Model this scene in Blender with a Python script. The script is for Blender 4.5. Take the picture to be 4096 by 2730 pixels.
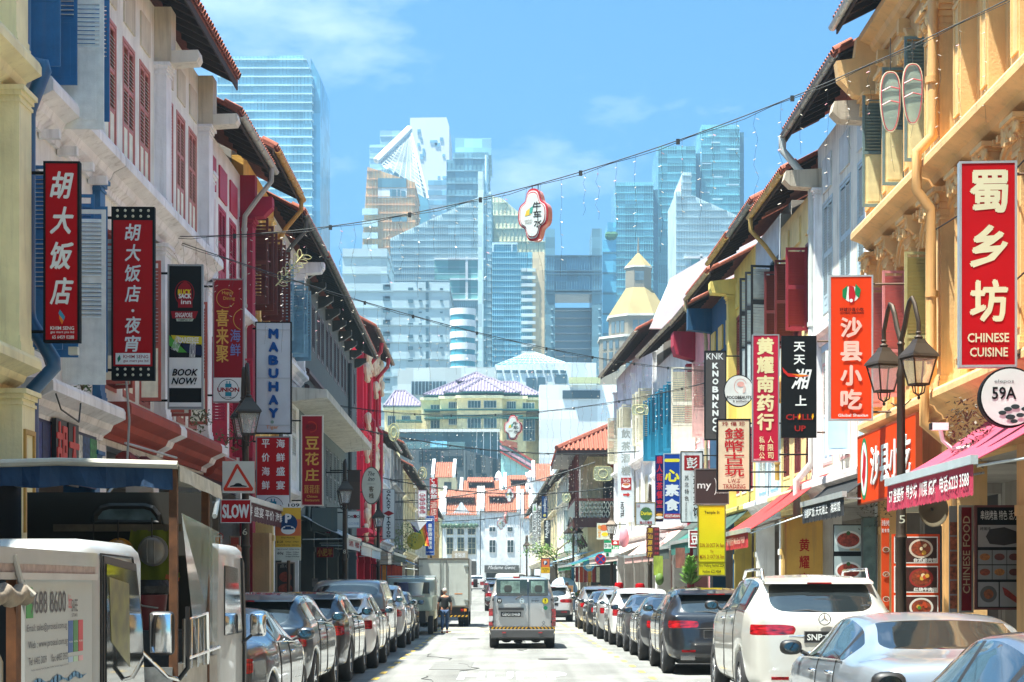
import bpy,bmesh,math,random
from mathutils import Vector,Matrix
from math import radians as R,pi,sin,cos,atan2,hypot
random.seed(7)
SC=bpy.context.scene
for _o in list(bpy.data.objects):bpy.data.objects.remove(_o)
C=SC.collection
# ---------------------------------------------------------------- camera, sky, sun, exposure
F=7500.0 # focal length in pixels of the 4096 wide photograph
HZ=2335.0 # image row of the horizon
EYE=1.66
cd=bpy.data.cameras.new('camera');cam=bpy.data.objects.new('camera',cd);C.objects.link(cam)
cd.sensor_width=36;cd.lens=F/4096*36;cd.clip_start=.5;cd.clip_end=6000
cd.shift_y=(HZ-1365)/4096
cam.location=(0,0,EYE);cam.rotation_euler=(R(90),0,0)
SC.camera=cam
SUN_D=Vector((-.27,-.15,1)).normalized() # towards the sun: high, from the left and slightly behind
SUN_EL=math.asin(SUN_D.z);SUN_AZ=atan2(SUN_D.x,SUN_D.y)
W_=bpy.data.worlds.new('World');SC.world=W_;W_.use_nodes=True
nt=W_.node_tree;nt.nodes.clear()
wo=nt.nodes.new('ShaderNodeOutputWorld');bg=nt.nodes.new('ShaderNodeBackground')
sk=nt.nodes.new('ShaderNodeTexSky');sk.sky_type='NISHITA';sk.sun_disc=False
sk.sun_elevation=SUN_EL;sk.sun_rotation=SUN_AZ;sk.air_density=1.0;sk.dust_density=.3;sk.ozone_density=2.2
bg.inputs[1].default_value=.08
tc=nt.nodes.new('ShaderNodeTexCoord');mp=nt.nodes.new('ShaderNodeMapping');mp.inputs['Scale'].default_value=(3.2,3.2,7.5)
mp.inputs['Location'].default_value=(.35,0,.62)
nz=nt.nodes.new('ShaderNodeTexNoise');nz.inputs['Scale'].default_value=1.5;nz.inputs['Detail'].default_value=7;nz.inputs['Roughness'].default_value=.6
cr=nt.nodes.new('ShaderNodeValToRGB');cr.color_ramp.elements[0].position=.56;cr.color_ramp.elements[1].position=.80
cr.color_ramp.elements[1].color=(.55,.55,.55,1)
mx=nt.nodes.new('ShaderNodeMixRGB');mx.inputs[2].default_value=(5.2,5.6,6.2,1)
tint=nt.nodes.new('ShaderNodeMixRGB');tint.blend_type='MULTIPLY';tint.inputs[0].default_value=1;tint.inputs[2].default_value=(.155,.375,.51,1)
L_=nt.links.new
L_(tc.outputs['Generated'],mp.inputs[0]);L_(mp.outputs[0],nz.inputs[0]);L_(nz.outputs[0],cr.inputs[0])
L_(sk.outputs[0],tint.inputs[1]);L_(tint.outputs[0],mx.inputs[1]);L_(cr.outputs[0],mx.inputs[0]);L_(mx.outputs[0],bg.inputs[0]);L_(bg.outputs[0],wo.inputs[0])
sd=bpy.data.lights.new('sun','SUN');sd.energy=3.45;sd.angle=R(.53);sd.color=(1,.985,.90)
so=bpy.data.objects.new('sun',sd);C.objects.link(so);so.rotation_euler=SUN_D.to_track_quat('Z','Y').to_euler();so.location=(-10,20,60)
vs=SC.view_settings;SC.display_settings.display_device='sRGB'
vs.view_transform='Standard';vs.look='None';vs.exposure=2.52;vs.gamma=1;vs.use_curve_mapping=False
SC.render.engine='CYCLES';SC.cycles.use_denoising=True;SC.cycles.max_bounces=9;SC.cycles.diffuse_bounces=7
SC.cycles.glossy_bounces=3;SC.cycles.transmission_bounces=4;SC.cycles.transparent_max_bounces=12;SC.cycles.volume_bounces=0
SC.cycles.sample_clamp_indirect=6

# ---------------------------------------------------------------- helpers
def lin(c):
 if isinstance(c,str):
  c=c.lstrip('#');c=[int(c[i:i+2],16)/255 for i in(0,2,4)]
  c=[x/12.92 if x<=.04045 else((x+.055)/1.055)**2.4 for x in c]
 return(c[0],c[1],c[2],1)
_m={}
def M(col,rough=.55,metal=0.,var=.12,vs_=3.,bump=0.,bs=40.,coat=0.,streak=0.,trans=0.,alpha=1.,emit=0.,spec=.5,zs=1.0):
 """procedural painted surface: base colour varied by soft noise, vertical weather streaks, fine relief"""
 key=(str(col),rough,metal,var,vs_,bump,bs,coat,streak,trans,alpha,emit,spec,zs)
 if key in _m:return _m[key]
 m=bpy.data.materials.new('paint');m.use_nodes=True;n=m.node_tree.nodes;l=m.node_tree.links
 b=n['Principled BSDF'];c=lin(col)
 b.inputs['Roughness'].default_value=rough;b.inputs['Metallic'].default_value=metal
 b.inputs['Coat Weight'].default_value=coat;b.inputs['Coat Roughness'].default_value=.04
 b.inputs['Transmission Weight'].default_value=trans;b.inputs['Alpha'].default_value=alpha
 b.inputs['Specular IOR Level'].default_value=spec
 b.inputs['Base Color'].default_value=c
 t=n.new('ShaderNodeTexCoord')
 if var or streak:
  nn=n.new('ShaderNodeTexNoise');nn.inputs['Scale'].default_value=vs_;nn.inputs['Detail'].default_value=5
  mm=n.new('ShaderNodeMapping');mm.inputs['Scale'].default_value=(1,1,zs);l.new(t.outputs['Object'],mm.inputs[0]);l.new(mm.outputs[0],nn.inputs[0])
  r=n.new('ShaderNodeMapRange');r.inputs[1].default_value=.3;r.inputs[2].default_value=.7;r.inputs[3].default_value=1-var;r.inputs[4].default_value=1+var*.4
  l.new(nn.outputs[0],r.inputs[0])
  h=n.new('ShaderNodeMixRGB');h.blend_type='MULTIPLY';h.inputs[0].default_value=1;h.inputs[1].default_value=c
  l.new(r.outputs[0],h.inputs[2]);out=h.outputs[0]
  if streak:
   ms=n.new('ShaderNodeMapping');ms.inputs['Scale'].default_value=(5,5,.35);l.new(t.outputs['Object'],ms.inputs[0])
   ns=n.new('ShaderNodeTexNoise');ns.inputs['Scale'].default_value=1.3;ns.inputs['Detail'].default_value=6;ns.inputs['Roughness'].default_value=.65;l.new(ms.outputs[0],ns.inputs[0])
   rr=n.new('ShaderNodeMapRange');rr.inputs[1].default_value=.52;rr.inputs[2].default_value=.72;rr.inputs[3].default_value=0;rr.inputs[4].default_value=streak;l.new(ns.outputs[0],rr.inputs[0])
   h2=n.new('ShaderNodeMixRGB');h2.inputs[2].default_value=(.16,.13,.10,1);l.new(rr.outputs[0],h2.inputs[0]);l.new(out,h2.inputs[1]);out=h2.outputs[0]
  l.new(out,b.inputs['Base Color'])
  if emit:l.new(out,b.inputs['Emission Color'])
 if emit:b.inputs['Emission Strength'].default_value=emit;b.inputs['Emission Color'].default_value=c
 if bump:
  nb=n.new('ShaderNodeTexNoise');nb.inputs['Scale'].default_value=bs;nb.inputs['Detail'].default_value=4;l.new(t.outputs['Object'],nb.inputs[0])
  bp=n.new('ShaderNodeBump');bp.inputs['Strength'].default_value=bump;bp.inputs['Distance'].default_value=.02
  l.new(nb.outputs[0],bp.inputs['Height']);l.new(bp.outputs[0],b.inputs['Normal'])
 _m[key]=m;return m
def plaster(c,s=.35,v=.2):
 c=tuple(min(.82,x*1.28)for x in lin(c)[:3])
 return M(c,.85,var=v,vs_=1.6,bump=.25,bs=25,streak=s)
def wood(c):
 c=tuple(min(.82,x*1.2)for x in lin(c)[:3])
 return M(c,.5,var=.16,vs_=6,bump=.15,bs=60,streak=.12)
def metal(c,r=.4):return M(c,r,metal=.6,var=.1)
def car_paint(c,met=.5):return M(c,.28,metal=met,var=.04,vs_=1,coat=1.,spec=.6)
BLACK=M((.012,.012,.013),.5);DARK=M((.035,.032,.03),.7);GLASS=M((.012,.016,.018),.04,var=0,spec=1.0,coat=.6)
CHROME=M((.75,.75,.76),.12,metal=1,var=0);RUBBER=M((.02,.02,.021),.75,bump=.2,bs=90)
WHITE=M((.78,.78,.76),.6,var=.06);TILE=M('#94503a',.85,var=.4,vs_=9,bump=.3,bs=30,streak=.25)

def kids(o,p):
 o.parent=p;C.objects.link(o);return o
def tag(o,label=None,cat=None,group=None,kind=None):
 if label:o['label']=label
 if cat:o['category']=cat
 if group:o['group']=group
 if kind:o['kind']=kind
 return o
def empty(name,loc,rz=0,label=None,cat=None,group=None,rx=0):
 o=bpy.data.objects.new(name,None);C.objects.link(o);o.location=loc;o.rotation_euler=(rx,0,rz);o.empty_display_size=.2
 return tag(o,label,cat,group)
def obj(name,me,parent=None,loc=(0,0,0),rot=(0,0,0),scale=(1,1,1)):
 o=bpy.data.objects.new(name,me);C.objects.link(o);o.location=loc;o.rotation_euler=rot;o.scale=scale;o.parent=parent
 return o
ID=lambda a,b,c:(a,b,c)
class MB:
 def __init__(s,T=None):s.v=[];s.f=[];s.m=[];s.T=T or ID;s.cur=0
 def add(s,vs,fs):
  k=len(s.v);s.v+=[s.T(*p)for p in vs]
  for f in fs:s.f.append([k+i for i in f]);s.m.append(s.cur)
  return s
 def box(s,x0,x1,y0,y1,z0,z1):
  return s.add([(x0,y0,z0),(x1,y0,z0),(x1,y1,z0),(x0,y1,z0),(x0,y0,z1),(x1,y0,z1),(x1,y1,z1),(x0,y1,z1)],
      [(0,3,2,1),(4,5,6,7),(0,1,5,4),(1,2,6,5),(2,3,7,6),(3,0,4,7)])
 def tbox(s,x0,x1,y0,y1,z0,z1,b):
  """box with its top edge drawn in by b (a soft, chamfered block)"""
  s.box(x0,x1,y0,y1,z0,z1-b)
  return s.add([(x0,y0,z1-b),(x1,y0,z1-b),(x1,y1,z1-b),(x0,y1,z1-b),(x0+b,y0+b,z1),(x1-b,y0+b,z1),(x1-b,y1-b,z1),(x0+b,y1-b,z1)],
      [(4,5,6,7),(0,1,5,4),(1,2,6,5),(2,3,7,6),(3,0,4,7)])
 def ext(s,prof,a0,a1,ax='x'):
  """extrude a closed 2D profile along an axis; the profile gives the other two coordinates in order"""
  n=len(prof)
  def P(a,p):return{'x':(a,p[0],p[1]),'y':(p[0],a,p[1]),'z':(p[0],p[1],a)}[ax]
  s.add([P(a0,p)for p in prof]+[P(a1,p)for p in prof],
    [(i,(i+1)%n,n+(i+1)%n,n+i)for i in range(n)]+[tuple(range(n))[::-1],tuple(range(n,2*n))]);return s
 def tube(s,pts,r,n=8,cap=True):
  pts=[Vector(p)for p in pts];rings=[]
  rs=r if isinstance(r,(list,tuple))else[r]*len(pts)
  u=None
  for i,p in enumerate(pts):
   a,b=(p-pts[i-1]if i else None),(pts[i+1]-p if i<len(pts)-1 else None)
   if a is None:d=b.normalized()
   elif b is None:d=a.normalized()
   else:d=(a.normalized()+b.normalized());d=d.normalized()if d.length>1e-4 else a.normalized()
   if u is None:
    u=d.cross(Vector((0,0,1)))
    if u.length<.05:u=d.cross(Vector((1,0,0)))
   else:u=u-d*u.dot(d)
   u.normalize();w=d.cross(u)
   rings.append([tuple(p+rs[i]*(cos(2*pi*k/n)*u+sin(2*pi*k/n)*w))for k in range(n)])
  vs=[q for r_ in rings for q in r_];fs=[]
  for i in range(len(pts)-1):
   for k in range(n):fs.append((i*n+k,i*n+(k+1)%n,(i+1)*n+(k+1)%n,(i+1)*n+k))
  if cap:fs+=[tuple(range(n))[::-1],tuple(range(len(vs)-n,len(vs)))]
  return s.add(vs,fs)
 def lathe(s,prof,c=(0,0,0),n=16,ax='z',a0=0,a1=2*pi):
  full=abs(a1-a0-2*pi)<1e-6;m=n if full else n+1;vs=[]
  for(r,h)in prof:
   for k in range(m):
    a=a0+(a1-a0)*k/n;x,y=r*cos(a),r*sin(a)
    p=(x,y,h)if ax=='z' else((h,x,y)if ax=='x' else(x,h,y))
    vs.append((c[0]+p[0],c[1]+p[1],c[2]+p[2]))
  fs=[]
  for i in range(len(prof)-1):
   for k in range(n):fs.append((i*m+k,i*m+(k+1)%m,(i+1)*m+(k+1)%m,(i+1)*m+k))
  return s.add(vs,fs)
 def ell(s,c,r,n=12,k=8,p=1.0):
  """(super)ellipsoid; p<1 makes it boxier"""
  f=lambda t:math.copysign(abs(t)**p,t)
  vs=[];fs=[]
  for i in range(k+1):
   a=-pi/2+pi*i/k
   for j in range(n):
    b=2*pi*j/n;vs.append((c[0]+r[0]*f(cos(a))*f(cos(b)),c[1]+r[1]*f(cos(a))*f(sin(b)),c[2]+r[2]*f(sin(a))))
  for i in range(k):
   for j in range(n):fs.append((i*n+j,i*n+(j+1)%n,(i+1)*n+(j+1)%n,(i+1)*n+j))
  return s.add(vs,fs)
 def mesh(s,mats,smooth=False,name='mesh'):
  me=bpy.data.meshes.new(name);me.from_pydata(s.v,[],s.f)
  if not isinstance(mats,(list,tuple)):mats=[mats]
  for m in mats:me.materials.append(m)
  if len(mats)>1:me.polygons.foreach_set('material_index',s.m)
  me.update()
  if smooth:
   me.polygons.foreach_set('use_smooth',[True]*len(me.polygons))
   if smooth!='all':me.set_sharp_from_angle(angle=R(38))
  return me
 def build(s,name,mats,parent=None,smooth=False,loc=(0,0,0),rot=(0,0,0),kind=None):
  o=obj(name,s.mesh(mats,smooth,name),parent,loc,rot)
  if kind:o['kind']=kind
  return o
def interp(x,tab):
 if x<=tab[0][0]:return tab[0][1]
 for(a,b),(c,d)in zip(tab,tab[1:]):
  if x<=c:return b+(d-b)*(x-a)/(c-a)
 return tab[-1][1]
def G(Y):return 0 if Y<90 else .0055*(min(Y,300)-90) # the street climbs gently at its far end
LF=[(0,-6.6),(45,-6.35),(62,-6.45),(80,-6.75),(100,-7.0),(140,-7.7),(250,-9.6)]
RF=[(0,7.0),(36,7.05),(43,7.0),(57,6.8),(67,6.5),(78,5.95),(95,5.3),(125,4.1),(250,2.2)]
def FX(side,Y):return interp(Y,LF if side=='L' else RF)
def px(x,Y):return(x-2048)*Y/F # world X of photo column x at distance Y
def pz(y,Y):return EYE+(HZ-y)*Y/F # world Z of photo row y at distance Y

# ---------------------------------------------------------------- lettering
_tc={}
def text_mesh(body,bold=0.,sl=1.0,italic=0.):
 key=(body,bold,sl,italic)
 if key in _tc:return _tc[key]
 c=bpy.data.curves.new('t','FONT');c.body=body;c.align_x='CENTER';c.resolution_u=2;c.space_line=sl;c.offset=bold;c.shear=italic
 o=bpy.data.objects.new('t',c);me=bpy.data.meshes.new_from_object(o);bpy.data.objects.remove(o)
 xs=[v.co.x for v in me.vertices];ys=[v.co.y for v in me.vertices]
 if not xs:xs=[0,1];ys=[0,1]
 _tc[key]=(me,min(xs),max(xs),min(ys),max(ys));return _tc[key]
def letters(parent,body,x0,x1,z0,z1,mat,y=-.01,bold=.0,sl=1.0,stretch=True,rot=0,depth=0.,italic=0.,name='lettering'):
 """flat letters filling the rectangle x0..x1, z0..z1 of the parent's front face (which looks towards -y)"""
 lay=bold>.02 or(bold>0 and any(ord(ch)>0x2e80 for ch in body))
 me,a,b,c,d=text_mesh(body,0 if lay else bold,sl,italic)
 w,h=x1-x0,z1-z0
 if rot:w,h=h,w
 kx,kz=w/max(b-a,1e-3),h/max(d-c,1e-3)
 if not stretch:kx=kz=min(kx,kz)
 cx,cz=(x0+x1)/2,(z0+z1)/2;vs=[];ca,sa=cos(rot),sin(rot)
 for v in me.vertices:
  u,t=(v.co.x-(a+b)/2)*kx,(v.co.y-(c+d)/2)*kz
  vs.append((cx+u*ca-t*sa,y,cz+u*sa+t*ca))
 fs=[tuple(p.vertices)for p in me.polygons]
 if lay:
  v0,f0=list(vs),list(fs);e=bold*min(kx,kz)*1.1
  for k,(dx,dz)in enumerate(((1,.4),(-1,-.4),(.4,-1),(-.4,1))):
   n=len(vs);vs+=[(p[0]+dx*e,p[1]-.0002*(k+1),p[2]+dz*e)for p in v0];fs+=[tuple(i+n for i in f)for f in f0]
 if depth:
  n=len(vs);es={}
  for f in fs:
   for i in range(len(f)):
    e=(f[i],f[(i+1)%len(f)]);k=tuple(sorted(e));es[k]=None if k in es else e
  vs2=[(p[0],p[1]+depth,p[2])for p in vs];vs+=vs2
  fs+=[(e[0],e[1],e[1]+n,e[0]+n)for e in es.values()if e]
 m2=bpy.data.meshes.new('lettering');m2.from_pydata(vs,[],fs);m2.materials.append(mat)
 return obj(name,m2,parent)
# ---------------------------------------------------------------- shophouses
class Fac:
 """one building standing on a side of the street; s runs away from the camera along the facade, d points out to the street"""
 def __init__(f,side,Y0,Y1,name,label,cat='shophouse',group=None,xoff=0):
  x0,x1=FX(side,Y0),FX(side,Y1);f.o=1 if side=='L' else-1
  f.side=side;f.Y0,f.Y1=Y0,Y1;f.L=hypot(x1-x0,Y1-Y0);f.ang=atan2(Y1-Y0,x1-x0)
  f.root=empty(name,(x0+xoff,Y0,0),f.ang,label,cat,group);f.near=Y0<44
  f.T=lambda s,d,z:(s,-d*f.o,z)
 def mb(f):return MB(f.T)
 def s(f,Y):return(Y-f.Y0)/(f.Y1-f.Y0)*f.L
 def world(f,s,d,z):
  return Vector((f.root.location.x+cos(f.ang)*s-sin(f.ang)*(-d*f.o),f.root.location.y+sin(f.ang)*s+cos(f.ang)*(-d*f.o),z))
_leafc={}
def leaf(F_,s,d,z0,w,h,swing,mats,lay=((.05,.38),(.42,.62)),panel=True,slat_mat=None,pmat=None):
 """louvred shutter leaf hinged at s; swing in degrees from flat on the wall to straight out"""
 fm=mats;sm=slat_mat or mats;pm=pmat or mats
 key=(round(w,2),round(h,2),lay,fm.name,sm.name,pm.name,F_.near)
 st=.045 if w<.5 else .06
 if key not in _leafc:
  m=MB();t=.016
  m.box(0,st,-t,t,0,h);m.box(w-st,w,-t,t,0,h);m.box(st,w-st,-t+.001,t-.001,0,st*1.3);m.box(st,w-st,-t+.001,t-.001,h-st,h)
  zz=sorted([h*(1-b)for a,b in lay]+[h*(1-a)for a,b in lay])
  for k in range(1,len(zz)-1,2):m.box(st,w-st,-t+.001,t-.001,zz[k],zz[k+1])
  lo=min(zz)
  if panel and lo>.12:m.box(st,w-st,-t+.001,t-.001,lo-.06,lo)
  p=MB();p.box(st,w-st,-.008,.008,st*1.3,lo-.06)if panel else None
  if panel:p.box(st+.05,w-st-.05,-.014,.014,st*1.3+.05,lo-.11)
  sl=MB();sl.add([(0,-.024,-.026),(w-2*st,-.024,-.026),(w-2*st,.02,.024),(0,.02,.024),(0,-.022,-.016),(w-2*st,-.022,-.016),(w-2*st,.022,.034),(0,.022,.034)],
       [(0,3,2,1),(4,5,6,7),(0,1,5,4),(1,2,6,5),(2,3,7,6),(3,0,4,7)])
  pos=[]
  for a,b in lay:
   z,ze=h*(1-b),h*(1-a);n=max(3,int((ze-z)/(.058 if F_.near else .075)))
   pos+=[z+(k+.5)*(ze-z)/n-.008 for k in range(n)]
  allsl=MB()
  for z in pos:allsl.add([(a+st,b,c+z)for a,b,c in sl.v],sl.f)
  _leafc[key]=(m.mesh(fm,name='shutter'),p.mesh(pm,name='panel')if panel else None,sl.mesh(sm,name='slat'),pos,allsl.mesh(sm,name='louvres'))
 fme,pme,sme,pos,ame=_leafc[key]
 a=-F_.o*R(swing)
 lf=obj('shutter',fme,F_.root,F_.T(s,d,z0),(0,0,a))
 if pme:obj('panel',pme,lf)
 F_.ns=getattr(F_,'ns',0)
 if F_.near and F_.ns+len(pos)<=290:
  F_.ns+=len(pos)
  for z in pos:obj('slat',sme,lf,(st,0,z))
 else:tag(obj('louvres',ame,lf),kind='stuff')
 return lf
def wall_strip(m,f,z0,z1,wins,d0=-.28,d1=0,s0=0,s1=None):
 """wall band with openings; wins = [(sa, sb, za, zb)] sorted"""
 s1=f.L if s1 is None else s1;cur=s0
 for(a,b,za,zb)in wins:
  if a>cur:m.box(cur,a,d0,d1,z0,z1)
  if za>z0:m.box(a,b,d0,d1,z0,za)
  if zb<z1:m.box(a,b,d0,d1,zb,z1)
  cur=b
 if cur<s1:m.box(cur,s1,d0,d1,z0,z1)
def cornice(f,z,mat,proj=.32,h=.4,s0=0,s1=None,name='cornice',parent=None):
 s1=f.L if s1 is None else s1;m=f.mb()
 pr=[(0,0),(.06,0),(.08,h*.15),(proj*.45,h*.30),(proj*.55,h*.48),(proj*.9,h*.62),(proj,h*.66),(proj,h*.88),(proj*.93,h),(0,h)]
 m.ext([(a+.002,z-h+b)for a,b in pr],s0,s1);return m.build(name,mat,parent or f.root)
def pilaster(f,s,w,z0,z1,mat,d=.10,cap=True,base=True,corinth=False,panel=False):
 m=f.mb();a,b=s-w/2,s+w/2
 m.box(a,b,0,d,z0,z1)
 if panel:
  m.box(a+.05,a+.08,d,d+.025,z0+.35,z1-.5);m.box(b-.08,b-.05,d,d+.025,z0+.35,z1-.5);m.box(a+.08,b-.08,d,d+.025,z0+.35,z0+.38);m.box(a+.08,b-.08,d,d+.025,z1-.53,z1-.5)
 if base:m.box(a-.03,b+.03,0,d+.03,z0,z0+.14);m.box(a-.015,b+.015,0,d+.015,z0+.14,z0+.22)
 if cap:
  hh=.42 if corinth else .12
  m.box(a-.02,b+.02,0,d+.02,z1-hh-.08,z1-hh-.04)
  if corinth:
   for k,(g,zz)in enumerate(((.01,z1-hh),(.03,z1-hh+.10),(.06,z1-.22),(.10,z1-.13))):
    m.box(a-g,b+g,0,d+g,zz,zz+.095)
   for sg in(a-.06,b+.06):m.lathe([(.002,-.03),(.075,-.03),(.09,0),(.075,.03),(.002,.03)],(sg,d+.07,z1-.17),10,'y');m.lathe([(.002,-.03),(.05,-.03),(.06,0),(.05,.04),(.002,.04)],(sg*.6+s*.4,d+.09,z1-.31),8,'y')
   m.ell((s,d+.07,z1-.24),(.05,.04,.09),8,6);m.box(a-.14,b+.14,0,d+.15,z1-.07,z1)
  else:
   m.box(a-.03,b+.03,0,d+.03,z1-hh,z1-hh*.5);m.box(a-.06,b+.06,0,d+.07,z1-hh*.5,z1)
 return m.build('pilaster',mat,f.root)
_tilem=None
def tile_mesh(mat):
 global _tilem
 if _tilem is None:
  m=MB();m.lathe([(.095,0),(.095,.40),(.08,.40),(.08,0)],(0,0,0),6,'y',0,pi);m.add([(.095,0,0),(.08,0,0),(-.08,0,0),(-.095,0,0)],[(0,1,2,3)]);_tilem=m.mesh(mat,True)
 return _tilem
def roof(f,z,over=.75,back=5.5,pitch=.52,gutter=None,tiles=True,soffit=None,s0=0,s1=None,down=None,kind_mat=None):
 s1=f.L if s1 is None else s1;tm=kind_mat or TILE
 zt=lambda d:z+.10+(over-d)*pitch
 m=f.mb();m.ext([(over,z+.05),(over,z+.13),(-back,zt(-back)+.03),(-back,zt(-back)-.05)],s0,s1)
 m.ext([(-back-.005,zt(-back)+.03),(-back-.005,zt(-back)-.05),(-back-4.5,zt(-back)-2.2),(-back-4.5,zt(-back)-2.1)],s0,s1)
 r=m.build('roof',tm,f.root)
 n=int((s1-s0)/.215);a=math.atan(pitch)
 if tiles:
  if f.Y0<60:
   for k in range(n):
    obj('roof_tile',tile_mesh(TILE),r,f.T(s0+.1+k*(s1-s0-.1)/n,over+.06,z+.10+random.uniform(0,.015)),(a,0,0 if f.o>0 else pi))
  # ridges running up the slope
  q=f.mb()
  for k in range(n):
   s=s0+.1+k*(s1-s0-.1)/n
   for j,(d0,d1)in enumerate(((over+.05,over-1.2),(over-1.2,-back*.4),(-back*.4,-back))):
    w=.085;q.add([(s-w,d0,zt(d0)),(s-w*.5,d0,zt(d0)+.07),(s+w*.5,d0,zt(d0)+.07),(s+w,d0,zt(d0)),(s-w,d1,zt(d1)),(s-w*.5,d1,zt(d1)+.07),(s+w*.5,d1,zt(d1)+.07),(s+w,d1,zt(d1))],
        [(0,1,5,4),(1,2,6,5),(2,3,7,6),(0,3,2,1)])
  o=q.build('tile_courses',tm,r,kind='stuff')
 sm=soffit or M('#3a2a22',.8,var=.3,vs_=8,bump=.2)
 q=f.mb();q.ext([(over-.03,z+.045),(over-.03,z+.02),(-.02,zt(0)-.10),(-.02,zt(0)-.075)],s0,s1);q.build('soffit',sm,f.root)
 rm=f.mb();rm.ext([(over-.06,z+.018),(over-.06,z-.07),(0,zt(0)-.22),(0,zt(0)-.102)],0,.07);me=rm.mesh(sm)
 for k in range(int((s1-s0)/.62)):obj('rafter',me,f.root,(s0+.2+k*.62,0,0))
 fb=f.mb();fb.box(s0,s1,over-.03,over,z-.10,z+.045);fb.build('fascia',sm,f.root)
 if gutter:
  g=f.mb();pr=[(over+.002+.075+.08*cos(t),z+.03+.08*sin(t))for t in[pi+pi*k/6 for k in range(7)]]
  pr+=[(over+.077+.068*cos(t),z+.03+.068*sin(t))for t in[2*pi-pi*k/6 for k in range(7)]]
  g.ext(pr,s0+.02,s1-.02)
  for k in range(int((s1-s0)/.9)):g.ext([(over+.077+.09*cos(t),z+.03+.09*sin(t))for t in[pi+pi*j/6 for j in range(7)]],s0+.3+k*.9,s0+.34+k*.9)
  go=g.build('gutter',gutter,f.root,smooth=True)
  if down is not None:
   s,zb=down;dd=f.mb()
   pts=[(s,over+.077,z-.03),(s,over+.07,z-.35),(s,.45,z-.75),(s,.16,z-1.15),(s,.14,z-1.4),(s,.14,zb)]
   dd.tube(pts,.06,8)
   for zz in(z-1.5,(z+zb)/2,zb+.4):dd.tube([(s,.14,zz),(s,.14,zz+.07)],.075,8)
   dd.build('downpipe',gutter,f.root,smooth=True)
def body(f,wallm,zg,ze,back=9.5,arc_w=.5,bays=None,inner=None,pier_mat=None,floor=.14,shop=None):
 """dark core behind the facade, five-foot way with piers, shop wall behind it"""
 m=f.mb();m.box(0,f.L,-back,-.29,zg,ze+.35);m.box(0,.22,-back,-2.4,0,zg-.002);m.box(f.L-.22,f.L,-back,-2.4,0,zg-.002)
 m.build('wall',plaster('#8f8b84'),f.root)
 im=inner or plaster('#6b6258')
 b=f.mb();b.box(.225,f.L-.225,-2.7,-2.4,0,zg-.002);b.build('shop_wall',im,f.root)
 pm=pier_mat or wallm;bays=bays or[0,f.L]
 for s in bays:
  a,b2=max(0.003,s-arc_w/2),min(f.L-.003,s+arc_w/2);p=f.mb()
  p.box(a,b2,-.5,-.002,floor,zg-.004);p.box(a-.02 if a>.1 else a,b2+.02 if b2<f.L-.1 else b2,-.52,.02,floor,floor+.4);p.box(a,b2,-.002,.03,zg-1.0,zg-.85)
  p.build('pier',pm,f.root)
def lower_beam(f,mat,z0,z1,d=.0):
 m=f.mb();m.box(.003,f.L-.003,-.27,d,z0,z1);m.build('beam',mat,f.root)
def window(f,s0,s1,z0,z1,mat,fmat,swing=(0,0),lay=((.05,.36),(.40,.68)),n=2,pmat=None,smat=None,back=None,d=-.035):
 """frame, dark room behind, and its shutter leaves"""
 fr=f.mb();t=.06
 fr.box(s0,s0+t,-.2,.012,z0,z1);fr.box(s1-t,s1,-.2,.012,z0,z1);fr.box(s0+t,s1-t,-.2,.012,z1-t,z1);fr.box(s0+t,s1-t,-.2,.012,z0,z0+t)
 fr.build('window_frame',fmat,f.root)
 bk=f.mb();bk.box(s0,s1,-.27,-.22,z0,z1);bk.build('window_pane',back or GLASS,f.root)
 w=(s1-s0-2*t)/n
 for k in range(n):
  sw=swing[min(k,len(swing)-1)]
  if sw is None:continue
  if sw==0:leaf(f,s0+t+k*w+.003,d+.02,z0+t,w-.006,z1-z0-2*t-.01,0,mat,lay,slat_mat=smat,pmat=pmat)
  elif k<n/2:leaf(f,s0+t,-.02,z0+t,w-.006,z1-z0-2*t-.01,sw,mat,lay,slat_mat=smat,pmat=pmat)
  else:leaf(f,s1-t,-.02,z0+t,w-.006,z1-z0-2*t-.01,180-sw,mat,lay,slat_mat=smat,pmat=pmat)
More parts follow.
